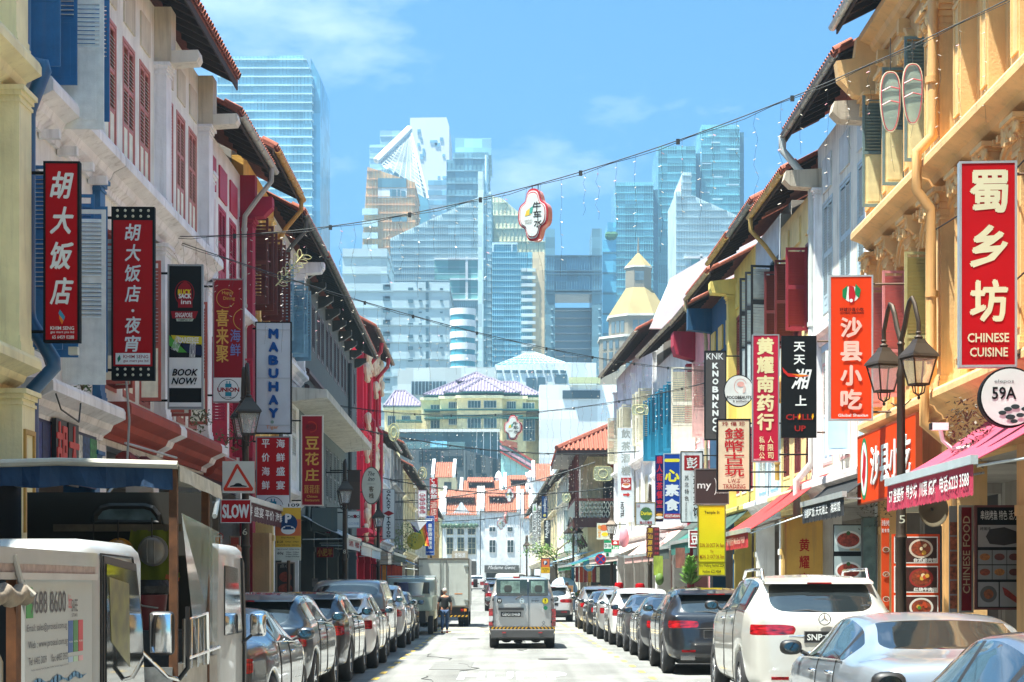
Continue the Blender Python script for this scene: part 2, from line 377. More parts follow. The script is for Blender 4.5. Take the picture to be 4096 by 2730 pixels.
def awning(side,Y0,Y1,zt,zf,out,mat,label,valance=None,vtext=None,vmat=None,stripes=None,wall_d=0.0,drop=.33,bar=None,rib=None,group=None):
 x0,x1=FX(side,Y0),FX(side,Y1);ang=atan2(Y1-Y0,x1-x0);L=hypot(Y1-Y0,x1-x0);o=1 if side=='L' else-1
 r=empty('awning',(x0,Y0,0),ang,label,'awning',group);T=lambda s,d,z:(s,-d*o,z)
 m=MB(T);N=8
 for k in range(N): # fabric sags a little between its bars
  a,b=k/N,(k+1)/N;za=zt+(zf-zt)*a-.05*sin(pi*a);zb=zt+(zf-zt)*b-.05*sin(pi*b);da,db=wall_d+.02+(out-wall_d)*a,wall_d+.02+(out-wall_d)*b
  m.cur=0
  m.add([(0,da,za),(L,da,za),(L,db,zb),(0,db,zb),(0,da,za-.015),(L,da,za-.015),(L,db,zb-.015),(0,db,zb-.015)],[(0,1,2,3),(4,7,6,5),(0,3,7,4),(1,5,6,2)])
 m.build('canopy',mat,r)
 if stripes:
  q=MB(T);n=int(L/.5)
  for k in range(n):
   s=L*k/n;q.add([(s,out*.97,zf+.015+.0),(s+L/n*.5,out*.97,zf+.015),(s+L/n*.5,wall_d+.05,zt),(s,wall_d+.05,zt)],[(0,1,2,3)])
  q.build('stripe',stripes,r)
 bm=bar or M('#b9c0bd',.4,metal=.4)
 b=MB(T);b.box(-.03,L+.03,out,out+.09,zf-.06,zf+.05);b.build('front_bar',bm,r)
 [MB(T).tube([(q_,.05,zt-.75),(q_,out,zf-.08)],.02,6).build('arm',bm,r)for q_ in(.05,L-.05)]
 v=MB(T);n=max(4,int(L/.14));dz=drop
 for k in range(n):
  s,e=L*k/n,L*(k+1)/n;w1,w2=.012*sin(k*1.9),.012*sin((k+1)*1.9)
  v.add([(s,out+.05,zf-.06),(e,out+.05,zf-.06),(e,out+.05+w2,zf-.06-dz),((s+e)/2,out+.05,zf-.085-dz),(s,out+.05+w1,zf-.06-dz)],[(0,1,2,3,4)])
 v.build('valance',vmat or mat,r)
 if vtext:
  # lettering read from the street
  h=empty_part=None
  body_,tm,a,b2=vtext
  me,u0,u1,v0,v1=text_mesh(body_,.012)
  pts=[];y=out+.068
  for q_ in me.vertices:
   u=(q_.co.x-u0)/(u1-u0);t=(q_.co.y-v0)/(v1-v0);s=L*(a+(b2-a)*u)if side=='L' else L*(1-a-(b2-a)*u)
   pts.append(T(s,y,zf-.05-dz+dz*(.22+.6*t)))
  m2=bpy.data.meshes.new('lettering');m2.from_pydata(pts,[],[tuple(p.vertices)for p in me.polygons]);m2.materials.append(tm);obj('lettering',m2,r)
 return r
# ---------------------------------------------------------------- ground
def strip(name,rows,z,mat,kind='structure',mb=None):
 """ground sheet from rows (Y, xa, xb) following the gentle rise of the street"""
 m=mb or MB();vs=[];fs=[]
 for Y,a,b in rows:vs+=[(a,Y,G(Y)+z),(b,Y,G(Y)+z)]
 for k in range(len(rows)-1):fs.append((2*k,2*k+1,2*k+3,2*k+2))
 m.add(vs,fs);return m.build(name,mat,kind=kind)
asph=M('#7f807c',.9,var=.2,vs_=.5,bump=.5,bs=90,zs=1.01)
nt_=asph.node_tree;N_=nt_.nodes;bs_=N_['Principled BSDF'];src=bs_.inputs['Base Color'].links[0].from_socket;tcn=[q for q in N_ if q.type=='TEX_COORD'][0]
for sc_,lo,hi,f0,f1 in(((2.2,.05,1),.45,.62,1.,.78),((.35,.22,1),.5,.53,1.,.84),((9,9,9),.62,.7,1.,.7)): # tyre tracks along the lane, patched areas, oil spots
 mp2=N_.new('ShaderNodeMapping');mp2.inputs['Scale'].default_value=sc_;nn2=N_.new('ShaderNodeTexNoise');nn2.inputs['Scale'].default_value=1.;nn2.inputs['Detail'].default_value=5;mr=N_.new('ShaderNodeMapRange');mr.inputs[1].default_value=lo;mr.inputs[2].default_value=hi;mr.inputs[3].default_value=f0;mr.inputs[4].default_value=f1
 mm2=N_.new('ShaderNodeMixRGB');mm2.blend_type='MULTIPLY';mm2.inputs[0].default_value=1;L_2=nt_.links.new;L_2(tcn.outputs['Object'],mp2.inputs[0]);L_2(mp2.outputs[0],nn2.inputs[0]);L_2(nn2.outputs[0],mr.inputs[0]);L_2(src,mm2.inputs[1]);L_2(mr.outputs[0],mm2.inputs[2]);src=mm2.outputs[0]
nt_.links.new(src,bs_.inputs['Base Color'])
gm=MB();gm.add([(-1200,-300,-.02),(1200,-300,-.02),(1200,90,-.02),(-1200,90,-.02),(1200,300,1.13),(-1200,300,1.13),(1200,1300,1.13),(-1200,1300,1.13)],[(0,1,2,3),(3,2,4,5),(5,4,6,7)])
gm.build('ground',M('#8b8d86',.9,var=.2),kind='structure')
YS=[-60,10,25,45,62,80,90,100,125,160,200,250,262]
KL,KR=(lambda Y:FX('L',Y)+1.55),(lambda Y:FX('R',Y)-1.35)
strip('road',[(Y,KL(Y),KR(Y))for Y in YS],.004,asph)
pave=M('#98958c',.85,var=.2,vs_=2,bump=.2)
for nm,fa,fb in(('pavement',lambda Y:FX('L',Y)-2.45,lambda Y:KL(Y)-.14),('pavement',lambda Y:KR(Y)+.14,lambda Y:FX('R',Y)+2.45)):
 m=MB();vs=[];fs=[]
 for Y in YS:vs+=[(fa(Y),Y,G(Y)+.125),(fb(Y),Y,G(Y)+.125),(fa(Y),Y,G(Y)-.03),(fb(Y),Y,G(Y)-.03)]
 for k in range(len(YS)-1):fs+=[(4*k,4*k+1,4*k+5,4*k+4),(4*k+1,4*k+3,4*k+7,4*k+5),(4*k,4*k+2,4*k+6,4*k+4)]
 m.add(vs,fs);m.build(nm,pave,kind='structure')
kerbm=M('#bdbab0',.8,var=.15)
for fa,sg in((KL,-1),(KR,1)):
 k=MB();kr=empty('kerb',(fa(0),0,0));kr['kind']='structure'
 st=MB();st.tbox(0,.135,-.49,.49,-.03,.14,.02);me=st.mesh(kerbm)
 Y=14.
 while Y<110:
  obj('kerb_stone',me,kr,(min(fa(Y),fa(Y)+sg*.135)-fa(0),Y,G(Y)),(0,0,0));Y+=1.0
 Y=110
 for Y in range(110,250,10):k.box(min(fa(Y),fa(Y)+sg*.135)-fa(0),max(fa(Y),fa(Y)+sg*.135)-fa(0),Y,Y+9.98,G(Y)-.03,G(Y)+.14)
 tag(k.build('kerb_run',kerbm,kr),kind='stuff')
yel=M('#d9b44a',.7,var=.3,vs_=8)
def mark(name,pts,mat,label,cat,group=None):
 m=MB();m.add([(x,y,G(y)+.009)for x,y in pts],[tuple(range(len(pts)))]);return tag(m.build(name,mat),label,cat,group,'structure')
for i in range(26):
 Y=19+i*2.2;x=-2.38-(.14 if Y>60 else 0)-(Y-20)*.004
 mark('bay_marking',[(x,Y),(x+.11,Y),(x+.11,Y+.75),(x,Y+.75)],yel,'yellow dash of the parking lot line along the left parked cars','road marking','parking dashes left')
for i in range(22):
 Y=30+i*2.4;x=2.42-(Y-30)*.009
 mark('bay_marking',[(x,Y),(x+.11,Y),(x+.11,Y+.8),(x,Y+.8)],yel,'yellow dash of the parking lot line along the right parked cars','road marking','parking dashes right')
for Y in(63.5,68.5):
 strip('speed_hump',[(Y-.9,-2.6,2.4),(Y-.3,-2.6,2.4),(Y+.3,-2.6,2.4),(Y+.9,-2.6,2.4)],.010,M('#cdb98a',.9,var=.2,vs_=4))
for k,(x,Y,r_)in enumerate(((.9,41,.33),(-1.3,56,.33),(.3,73,.33))):
 q=MB();q.lathe([(0,.0),(r_,.0),(r_,-.01)],(x,Y,.014),20);o=tag(q.build('manhole_cover',M('#4a4845',.6,metal=.5,var=.3,vs_=20)),'round iron manhole cover in the road, %s of three'%('nearest','middle','farthest')[k],'manhole cover',None,'structure')
rr=random.Random(9)
for k in range(9):
 x,Y=rr.uniform(-1.8,1.8),24+k*5.5;pts=[(x,Y,.010)]
 for j in range(7):x+=rr.uniform(-.25,.25);Y+=rr.uniform(.2,.9);pts.append((x,Y,.010))
 q=MB();q.tube(pts,.007,4);q.build('road_crack',M('#3a3a38',.9),kind='structure')
for k,(x,Y,w,l)in enumerate(((-1.2,36,.8,3.4),(1.0,52,.9,5.0),(-.6,80,1.0,6))):q=MB();q.box(x-w/2,x+w/2,Y,Y+l,.004,.012);q.build('road_patch',M('#6f706d',.9,var=.2,vs_=3,bump=.5,bs=80),kind='structure')
hm=empty('road_lettering',(0.02,33.6,.010),0,'white word HUMP painted on the road','road marking');hm['kind']='structure'
hl=letters(hm,'HUMP',-.95,.95,-1.35,1.35,M('#e6ecef',.7),0,bold=.03);hl.rotation_euler=(R(-90),0,0)

# ---------------------------------------------------------------- left row of shophouses
cream=plaster('#d3cba2',.3);whiteL=plaster('#d6d4cd',.3);trimw=plaster('#dbd9d2',.38)
blue=wood('#1d5f8f');wht=wood('#cdd0c9');red=wood('#9c4a3e');cr=wood('#a81838');creampan=wood('#ddd8c2')
gutW=M('#a9a89e',.5,metal=.2,var=.2,vs_=4,streak=.3);brn=wood('#5a2214')
# A: cream corner pier, mostly out of frame
f=Fac('L',17.5,24.1,'shophouse','pale yellow shophouse pier with moulded cornices beside the blue drainpipe')
body(f,cream,3.6,12);m=f.mb();wall_strip(m,f,3.6,12,[(1.2,2.2,4.7,7.2),(3.2,4.2,4.7,7.2)]);m.build('wall',cream,f.root)
for a in(1.2,3.2):window(f,a,a+1,4.7,7.2,blue,wht)
pilaster(f,f.L-.33,.62,.15,4.1,cream,d=.34);pilaster(f,f.L-.33,.58,4.55,7.9,cream,d=.30);pilaster(f,f.L-.33,.55,8.35,12,cream,d=.26)
cornice(f,4.55,cream,.42,.45);cornice(f,8.35,cream,.42,.5)
m=f.mb();a0=f.L-.58
for q in((a0,a0+.06,2.3,3.6),(a0+.44,a0+.5,2.3,3.6),(a0+.06,a0+.44,3.54,3.6)):m.box(q[0],q[1],.34,.37,q[2],q[3])
m.build('panel_moulding',wood('#a8843c'),f.root)
# B: white with blue
f=Fac('L',24.4,29.2,'shophouse','white shophouse with blue shutters behind the two red Khim Seng signs')
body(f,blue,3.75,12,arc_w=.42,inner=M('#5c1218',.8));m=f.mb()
W1=[(.75,1.75,4.75,7.35),(2.6,3.6,4.75,7.35)];W2=[(.55,1.6,8.75,11.5),(2.55,3.6,8.75,11.5)]
wall_strip(m,f,3.75,8.2,W1);wall_strip(m,f,8.2,12,W2);m.build('wall',whiteL,f.root)
window(f,.55,1.6,8.5,11.5,blue,wht,swing=(90,92),pmat=blue);window(f,2.55,3.6,8.5,11.5,blue,wht,swing=(90,100),pmat=blue)
lw=leaf(f,1.75,.02,8.0,.74,3.0,88,wht)
window(f,.75,1.75,4.75,7.35,blue,wht,swing=(88,95));window(f,2.6,3.6,4.75,7.35,blue,wht,swing=(86,93))
leaf(f,2.35,.03,4.5,.62,2.5,86,wht);leaf(f,3.85,.03,5.1,.72,1.75,86,wht)
pilaster(f,4.55,.34,4.4,7.9,blue,d=.12);pilaster(f,4.55,.34,8.45,12,wht,d=.12);pilaster(f,4.5,.36,.15,3.7,blue,d=.05)
cornice(f,8.35,trimw,.42,.55,.3);cornice(f,4.38,trimw,.42,.5,.3)
for k,sp in enumerate((1.1,2.1,3.1,4.0)):
 m=f.mb();m.box(sp,sp+.12,.02,.30,7.72,7.84);m.build('cornice_block',trimw,f.root)
# painted shop fascia with 胡大
fr=empty('shop_fascia',f.world(0,.04,0),f.ang,'painted shopfront fascia of coloured panels reading 胡大 under the white cornice','shop sign');T=f.T
cols=['#c0524a','#2b3f86','#1c2a5a','#b9503f','#c8b24c','#3f7f8a','#c8ccc0','#33527a','#3c8a55']
for k in range(9):
 m=MB(T);m.box(.1+k*.47,.1+k*.47+.44,0,.05,3.15,3.85);m.build('panel',M(cols[k],.6,var=.6,vs_=14),fr)
m=MB(T);m.box(.08,4.35,0,.03,3.1,3.9);m.build('backing',M('#1b2348',.6),fr)
for k,ch in enumerate('胡大'):
 m=MB(T);m.box(1.5+k*.72,2.1+k*.72,.055,.12,3.05,3.95);m.build('block',BLACK,fr)
 o=letters(fr,ch,1.52+k*.72,2.08+k*.72,3.15,3.9,M('#c9342e',.5),-.135,bold=.02,depth=.02)
# C: white with red louvre windows, two bays
f=Fac('L',29.25,38.75,'shophouse','white double shophouse with tall red louvred windows under a sagging tiled eave')
s=f.s;body(f,whiteL,3.85,12,bays=[.25,s(33.8),f.L-.25])
W2=[];W1=[]
for a,b in((29.5,30.45),(30.95,31.9),(32.3,33.2),(34.5,35.4),(35.75,36.65),(37.05,37.95)):
 W2.append((s(a),s(b),8.5,10.7));W1.append((s(a),s(b),4.75,7.3))
m=f.mb();wall_strip(m,f,3.85,8.1,W1);wall_strip(m,f,8.1,12,W2);m.build('wall',plaster('#d6d3c8',.42),f.root)
for k,(a,b,c,d)in enumerate(W2):window(f,a,b,c,d,wood('#b0675a'),wood('#b0675a'),lay=((.06,.33),(.36,.64)),pmat=creampan,smat=creampan)
for k,(a,b,c,d)in enumerate(W1):window(f,a,b,c,d,red,red,swing=((88,60),(0,0),(92,0),(86,85),(0,0),(90,0))[k],lay=((.05,.3),(.34,.6)),pmat=creampan,smat=red)
for k,(a,b,c,d)in enumerate(W2):
 m=f.mb();m.box(a+.05,b-.05,0,.03,10.95,11.55);m.build('wall_panel',plaster('#bdb6a2',.6),f.root)
for Y in(33.85,38.4):
 pilaster(f,s(Y),.5,8.35,11.0,trimw,d=.22);pilaster(f,s(Y),.5,4.55,7.75,trimw,d=.2)
 m=f.mb();m.box(s(Y)-.24,s(Y)+.24,.003,.30,11.0,12.0);m.build('eave_block',plaster('#b9b09c',.5),f.root)
 m=f.mb();m.ext([(.02,10.98),(.75,11.03),(.8,11.12),(.78,11.24),(.02,11.22)],s(Y)-.2,s(Y)+.2);m.build('corbel',plaster('#c9c3b4',.5),f.root)
cornice(f,8.35,trimw,.42,.55);
redc=plaster('#8e3a2c',.3)
cornice(f,4.5,redc,.5,.55,.0,s(33.5),parent=f.root);cornice(f,4.5,trimw,.5,.55,s(33.5)+.002,s(34.1));cornice(f,4.5,redc,.5,.55,s(34.1)+.002,s(38.1));cornice(f,4.5,trimw,.5,.55,s(38.1)+.002,f.L)
roof(f,11.95,.72,tiles=True)
# D: white with crimson
f=Fac('L',38.8,44.3,'shophouse','white shophouse with crimson shutters and a crimson end pillar');s=f.s
crm=plaster('#8f1630',.15)
body(f,whiteL,3.8,11.2);W2=[(s(a),s(a)+1.0,8.1,9.9)for a in(39.2,40.7,42.2)];W1=[(s(a),s(a)+1.0,4.5,6.9)for a in(39.2,40.7,42.2)]
m=f.mb();wall_strip(m,f,3.8,7.6,W1);wall_strip(m,f,7.6,11.2,W2);m.build('wall',whiteL,f.root)
for w in W2:
 window(f,*w,cr,cr,swing=(0,0),lay=((.05,.45),(.5,.78)))
 m=f.mb();m.box(w[0],w[1],.002,.04,10.05,10.75);m.build('transom_panel',cr,f.root)
for k,w in enumerate(W1):window(f,*w,cr,cr,swing=((80,0),(0,0),(0,80))[k],lay=((.05,.45),(.5,.78)))
pilaster(f,f.L-.3,.5,.15,10.2,crm,d=.3)
m=f.mb();m.ext([(.003,10.2),(.55,10.25),(.75,10.45),(.75,10.7),(.003,10.7)],f.L-.5,f.L-.1);m.box(f.L-.5,f.L-.1,.003,.35,10.7,11.2);m.build('corbel',crm,f.root)
pilaster(f,.25,.4,7.95,10.2,trimw,d=.16)
cornice(f,7.9,trimw,.35,.45);cornice(f,4.3,redc,.45,.5);roof(f,11.35,.7,gutter=gutW,down=(f.L-.75,4.8))
# E: yellow ornate
yelw=plaster('#cfa04a',.3);yelp=plaster('#d8b877',.25);f=Fac('L',44.35,50.2,'shophouse','ochre yellow shophouse with big dark brown open shutters above the white tube sign');s=f.s
body(f,yelp,3.8,11.8);W2=[(s(a),s(a)+1.2,8.3,10.5)for a in(44.9,46.7,48.5)];W1=[(s(a),s(a)+1.1,4.7,6.6)for a in(44.9,46.7,48.5)]
m=f.mb();wall_strip(m,f,3.8,7.9,W1);wall_strip(m,f,7.9,11.8,W2);m.build('wall',yelw,f.root)
for k,w in enumerate(W2):window(f,*w,brn,brn,swing=(88,88),lay=((.05,.5),(.54,.9)))
for k,w in enumerate(W1):window(f,*w,yelp,yelp)
for a in(44.55,46.4,48.2,49.95):pilaster(f,s(a),.26,4.45,7.5,yelp,corinth=True,d=.14);pilaster(f,s(a),.26,8.0,11.0,yelp,corinth=True,d=.14)
for k in range(3): # arches over the first-floor windows
 c=s((45.5,47.3,49.1)[k]);m=f.mb();vs=[]
 for j in range(13):
  t=pi*j/12;m.box(c-.72*cos(t)-.07,c-.72*cos(t)+.07,.003,.12,6.65+.62*sin(t)-.07,6.65+.62*sin(t)+.07)
 m.build('arch',yelp,f.root)
cornice(f,7.9,yelw,.4,.5);cornice(f,4.3,yelp,.4,.45);roof(f,11.9,.72,gutter=M('#b98a3c',.6,var=.2),down=(f.L-.5,4.3))
# F: white narrow
f=Fac('L',50.25,56.5,'shophouse','narrow white shophouse with blue-grey casements before the grey building');s=f.s;bg_=wood('#6f95a3')
body(f,whiteL,3.8,11.5);W2=[(s(a),s(a)+1.1,8.2,10.4)for a in(50.8,52.7,54.6)];W1=[(s(a),s(a)+1.1,4.7,6.9)for a in(50.8,52.7,54.6)]
m=f.mb();wall_strip(m,f,3.8,7.9,W1);wall_strip(m,f,7.9,11.5,W2);m.build('wall',plaster('#cdd0d0',.3),f.root)
for k,w in enumerate(W2):window(f,*w,bg_,wht,swing=((80,0),(0,80),(85,80))[k],back=GLASS)
for w in W1:window(f,*w,wht,wht)
for a in(50.5,56.2):pilaster(f,s(a),.4,7.9,10.9,trimw,d=.2)
m=f.mb();m.ext([(.003,10.9),(.7,10.95),(.8,11.1),(.8,11.25),(.003,11.25)],f.L-.55,f.L-.1);m.build('corbel',trimw,f.root)
cornice(f,4.3,trimw,.35,.45);cornice(f,7.9,trimw,.3,.35);roof(f,11.55,.75,gutter=M('#54554f',.6),down=(.4,4.5))
# G: long grey-green block
gry=plaster('#4e5c5b',.18,.08);f=Fac('L',56.55,81.8,'shophouse_block','long grey-green building with brown louvred windows and a projecting concrete ledge');s=f.s
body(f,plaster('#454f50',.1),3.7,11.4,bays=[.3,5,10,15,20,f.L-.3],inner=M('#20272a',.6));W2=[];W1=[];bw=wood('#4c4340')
for k in range(14):
 a=.7+k*1.72+(.2 if k%2 else 0);W2.append((a,a+.95,9.2,10.75));W1.append((a,a+.95,4.6,6.5))
m=f.mb();wall_strip(m,f,3.7,8.6,W1);wall_strip(m,f,8.6,11.4,W2);m.build('wall',gry,f.root)
for w in W2:window(f,*w,bw,bw,swing=(0,0),lay=((.04,.96),))
for w in W1:window(f,*w,wood('#5d6868'),gry,swing=(0,0),lay=((.04,.5),(.54,.96)))
for z in(8.35,7.85):
 m=f.mb();m.ext([(.003,z),(.10,z),(.16,z-.06),(.16,z-.16),(.003,z-.2)],1.6,17.5);m.build('moulding',wood('#4a2f2c'),f.root)
m=f.mb();m.ext([(.004,7.32),(1.05,7.25),(1.05,7.02),(.004,6.9)],-2.6,18.5);m.build('ledge',plaster('#a8a79b',.7),f.root)
for k in range(9):m=f.mb();m.ext([(.005,11.3),(.5,11.32),(.5,11.15),(.2,10.95),(.005,10.9)],.6+k*2.9,.8+k*2.9);m.build('eave_bracket',wood('#343b3b'),f.root)
roof(f,11.5,.8,gutter=M('#5b5a52',.6),tiles=True,soffit=M('#2c3233',.8))
m=f.mb();m.tube([(19.6,.12,10.6),(19.6,.12,3.5)],.08,8);m.build('downpipe',wood('#333c3d'),f.root)
for k in range(5):
 m=f.mb();m.box(1+k*4.9,4.6+k*4.9,-.6,-.5,.2,3.4);m.build('shop_glazing',M('#10151a',.15,var=.3),f.root)
# H: red stucco block
redw=plaster('#cf2242',.1,.1);stuc=plaster('#c9bda0',.3);f=Fac('L',81.85,96,'shophouse_block','crimson red building covered with cream stucco swirls and red pipes');s=f.s
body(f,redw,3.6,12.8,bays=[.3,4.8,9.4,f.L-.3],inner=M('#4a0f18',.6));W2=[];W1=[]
for k in range(6):a=.9+k*2.3;W2.append((a,a+1.1,9.2,11.2));W1.append((a,a+1.1,4.6,7.2))
m=f.mb();wall_strip(m,f,3.6,8.4,W1);wall_strip(m,f,8.4,12.8,W2);m.build('wall',redw,f.root)
for w in W2+W1:window(f,*w,wood('#8f1a2c'),wood('#c03048'),swing=(0,0),lay=((.05,.5),))
for k in range(7):pilaster(f,.45+k*2.25,.3,4.2,12.4,redw,d=.25)
rs=random.Random(3)
for k in range(46):
 sA,zA=rs.uniform(.4,f.L-.3),rs.choice([rs.uniform(4,5.2),rs.uniform(7.2,9.3),rs.uniform(11,12.6)]);m=f.mb();pts=[]
 for j in range(12):t=j*.55+rs.random()*.2;r_=.12+.035*j;pts.append((sA+r_*cos(t)*.9,.33+.03*sin(j),zA+r_*sin(t)))
 m.tube(pts,[.09+.05*sin(j*.9)**2 for j in range(12)],6);m.ell((sA,.33,zA),(.22,.16,.26),8,6);m.build('stucco_ornament',stuc,f.root,smooth=True)
for sx in(3.4,9.2):m=f.mb();m.tube([(sx,.9,12.6),(sx,.85,12.2),(sx,.35,11.6),(sx,.35,9.2),(sx,.55,9),(sx,.5,3.8)],.09,8);m.build('downpipe',M('#b01428',.35),f.root,smooth=True)
cornice(f,4.1,redw,.5,.5);cornice(f,8.5,redw,.35,.4)
roof(f,12.85,.8,tiles=True,gutter=M('#8b7a66',.6))
# beyond: five narrow fronts
def simple(side,Y0,Y1,label,wall,z1,nw,shut,eave,z2=None,trim=None,arched=False,zg=3.5,hi=True,swing=(0,0),name='shophouse',roofm=None,over=.7,inner=None):
 f=Fac(side,Y0,Y1,name,label);body(f,wall,zg,eave,back=7,inner=inner);W1=[];W2=[];tr=trim or wall;zm=z2 or 7.6
 for k in range(nw):
  w=f.L/nw;a=k*w+w*.22;b=(k+1)*w-w*.22;W1.append((a,b,zg+1.0,zm-.7))
  if hi:W2.append((a,b,zm+.6,eave-1.0))
 m=f.mb();wall_strip(m,f,zg,zm,W1)
 wall_strip(m,f,zm,eave,W2);m.build('wall',wall,f.root)
 for w in W1+W2:window(f,*w,shut,tr,swing=swing,lay=((.04,.6),))
 for k in range(nw+1):pilaster(f,min(max(k*f.L/nw,.2),f.L-.2),.3,zg+.1,eave-.3,tr,d=.12)
 cornice(f,zg+.45,tr,.35,.4);cornice(f,zm+.1,tr,.28,.3)
 roof(f,eave,over,back=4,tiles=True,soffit=M('#4c4238',.8),kind_mat=roofm,gutter=gutW);return f
f=simple('L',96.3,108,'white narrow-fronted house with black pointed arches behind the tattoo sign',whiteL,4,3,BLACK,9.2,z2=6.9,trim=trimw)
f=simple('L',112,126,'grey plastered house with black shutters beyond the tattoo sign',plaster('#8d8b84',.3),4,3,BLACK,10.0)
f=simple('L',128,150,'cream shophouse row behind the blue and red hanging signs',plaster('#cfc49c',.25),4,5,wood('#6c7f78'),9.6)
f=simple('L',152,185,'pale shophouse row at the far end of the left side',plaster('#c8c3b4',.25),4,7,wood('#8c4a30'),9.8)
f=simple('L',188,238,'ochre shophouse row last on the left before the white end houses',plaster('#c9a76a',.25),4,9,wood('#7a5a3a'),9.8)

# ---------------------------------------------------------------- right row
org=plaster('#c49a62',.3,.16);orp=plaster('#c9a26c',.28,.16)
sageg=wood('#5f7472');pinkw=wood('#c9807c');olive=wood('#a39a68');yelsh=wood('#c9bd8c')
def orange_bay(f,n,first_open,second):
 W1=[];W2=[];p=f.L/n
 for k in range(n):a=k*p+p*.5-.48;W1.append((a,a+.96,4.95,7.35));W2.append((a,a+.96,8.75,11.0))
 m=f.mb();wall_strip(m,f,3.6,8.0,W1);wall_strip(m,f,8.0,12.3,W2);m.build('wall',org,f.root)
 for k,w in enumerate(W1):window(f,*w,first_open[k%len(first_open)][0],orp,swing=first_open[k%len(first_open)][1],lay=((.04,.62),),pmat=first_open[k%len(first_open)][0])
 for k,w in enumerate(W2):window(f,*w,second[k%len(second)][0],orp,swing=second[k%len(second)][1],lay=((.04,.5),),pmat=yelsh)
 for k in range(n+1):
  s_=min(max(k*p,.27),f.L-.27)
  pilaster(f,s_,.44,8.45,11.0,orp,d=.24,corinth=True,panel=True);pilaster(f,s_,.40,4.75,7.95,orp,d=.22,corinth=True,panel=True)
 for k in range(n): # slim pilasters framing each opening, and the arch above it
  for e in(-.62,.62):pilaster(f,k*p+p*.5+e,.17,4.9,7.6,orp,d=.12,corinth=False)
  for zc,rr in((11.0,.56),(7.35,.56)):
   c=k*p+p*.5;m=f.mb();N=14
   for r0,dd in((rr,.13),(rr-.1,.09)):
    for j in range(N):
     t0,t1=pi*j/N,pi*(j+1)/N
     q=[(c-r*cos(t),zc+r*sin(t)*.9)for r in(r0,r0-.09)for t in((t0,t1)if r==r0 else(t1,t0))]
     m.add([(a_,.003,b_)for a_,b_ in q]+[(a_,dd,b_)for a_,b_ in q],[(0,1,2,3),(4,7,6,5),(0,4,5,1),(1,5,6,2),(2,6,7,3),(3,7,4,0)])
   m.build('arch',orp,f.root)
   m=f.mb();m.box(c-.09,c+.09,.003,.2,zc+rr*.9-.1,zc+rr*.9+.16);m.build('keystone',orp,f.root)
  for sg in(-.66,.66): # scroll brackets under the big cornice
   m=f.mb();m.ext([(.004,7.4),(.10,7.42),(.17,7.6),(.30,7.72),(.34,7.93),(.004,7.93)],k*p+p*.5+sg-.08,k*p+p*.5+sg+.08);m.build('scroll_bracket',orp,f.root)
 cornice(f,8.45,orp,.52,.5);cornice(f,4.75,orp,.38,.42);cornice(f,12.2,orp,.4,.5)
 for k in range(int(f.L/.28)):
  if k%1==0:m=f.mb();m.box(.06+k*.28,.18+k*.28,.02,.22,7.86,7.955);m.build('dentil',orp,f.root)
f=Fac('R',17,30.3,'shophouse','ornate orange shophouse with columns, nearest on the right behind the tall Chinese cuisine sign')
body(f,orp,3.6,12.2,bays=[.3,4.5,8.9,f.L-.3],inner=plaster('#77736b'));orange_bay(f,8,[(olive,(0,0))],[(org,(0,0))]);roof(f,12.4,.8,gutter=gutW)
m=f.mb();s_=f.L-.55
m.tube([(s_,.36,12.2),(s_,.36,9.0),(s_,.38,8.75),(s_,.62,8.5),(s_,.62,7.9),(s_,.40,7.6),(s_,.38,5.0),(s_,.5,4.8),(s_,.5,4.2),(s_,.15,3.9),(s_,.12,.2)],.085,10)
for z in(11.2,9.6,6.2,5.2):m.tube([(s_,.38,z),(s_,.38,z+.1)],.105,10)
m.build('downpipe',M('#cf9e62',.5,var=.1),f.root,smooth=True)
f=Fac('R',30.4,36.15,'shophouse','ornate orange shophouse with grey-green and pink open shutters beside the twin lamp')
body(f,orp,3.6,12.2,inner=plaster('#77736b'))
orange_bay(f,3,[(olive,(0,88)),(pinkw,(0,88)),(pinkw,(0,86))],[(sageg,(0,90)),(sageg,(0,88)),(sageg,(0,90))]);roof(f,12.35,.8,gutter=M('#b9c2c2',.45,metal=.3))
m=f.mb();m.ext([(.004,10.9),(.5,11.0),(.8,11.3),(.85,11.65),(.5,11.7),(.45,12.1),(.004,12.15)],f.L-.32,f.L-.002);m.build('corbel',orp,f.root)
# white
f=Fac('R',36.2,42.9,'shophouse','stained white shophouse with tall pale grey louvred windows behind the orange snack sign');s=f.s
gw=wood('#9fb0b4');pk=wood('#c99a98')
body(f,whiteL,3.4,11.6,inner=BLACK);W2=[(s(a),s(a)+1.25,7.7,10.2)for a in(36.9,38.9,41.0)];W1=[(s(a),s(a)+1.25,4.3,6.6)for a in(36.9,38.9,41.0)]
m=f.mb();wall_strip(m,f,3.4,7.2,W1);wall_strip(m,f,7.2,11.6,W2);m.build('wall',plaster('#cbc7b8',.75),f.root)
for w in W2:
 window(f,*w,gw,gw,lay=((.05,.45),(.5,.85)),smat=gw);m=f.mb();m.box(w[0]+.1,w[1]-.1,.002,.035,10.4,11.15);m.build('wall_panel',plaster('#b5bab6',.4),f.root)
 m=f.mb();m.box(w[0]-.02,w[1]+.02,.002,.03,6.85,7.5);m.build('apron_panel',M('#a9c6da',.6),f.root)
for k,w in enumerate(W1):window(f,*w,wht,pk,swing=((0,0),(60,0),(0,0))[k],lay=((.05,.5),),pmat=M('#a9c6da',.5))
for a in(36.45,42.6):pilaster(f,s(a),.45,3.9,10.6,trimw,d=.16);
for a in(36.5,42.6):
 m=f.mb();m.ext([(.003,10.6),(.7,10.65),(.85,10.8),(.8,11.0),(.003,11.05)],max(s(a)-.2,.01),min(s(a)+.2,f.L-.01));m.build('corbel',plaster('#a99f8c',.8),f.root)
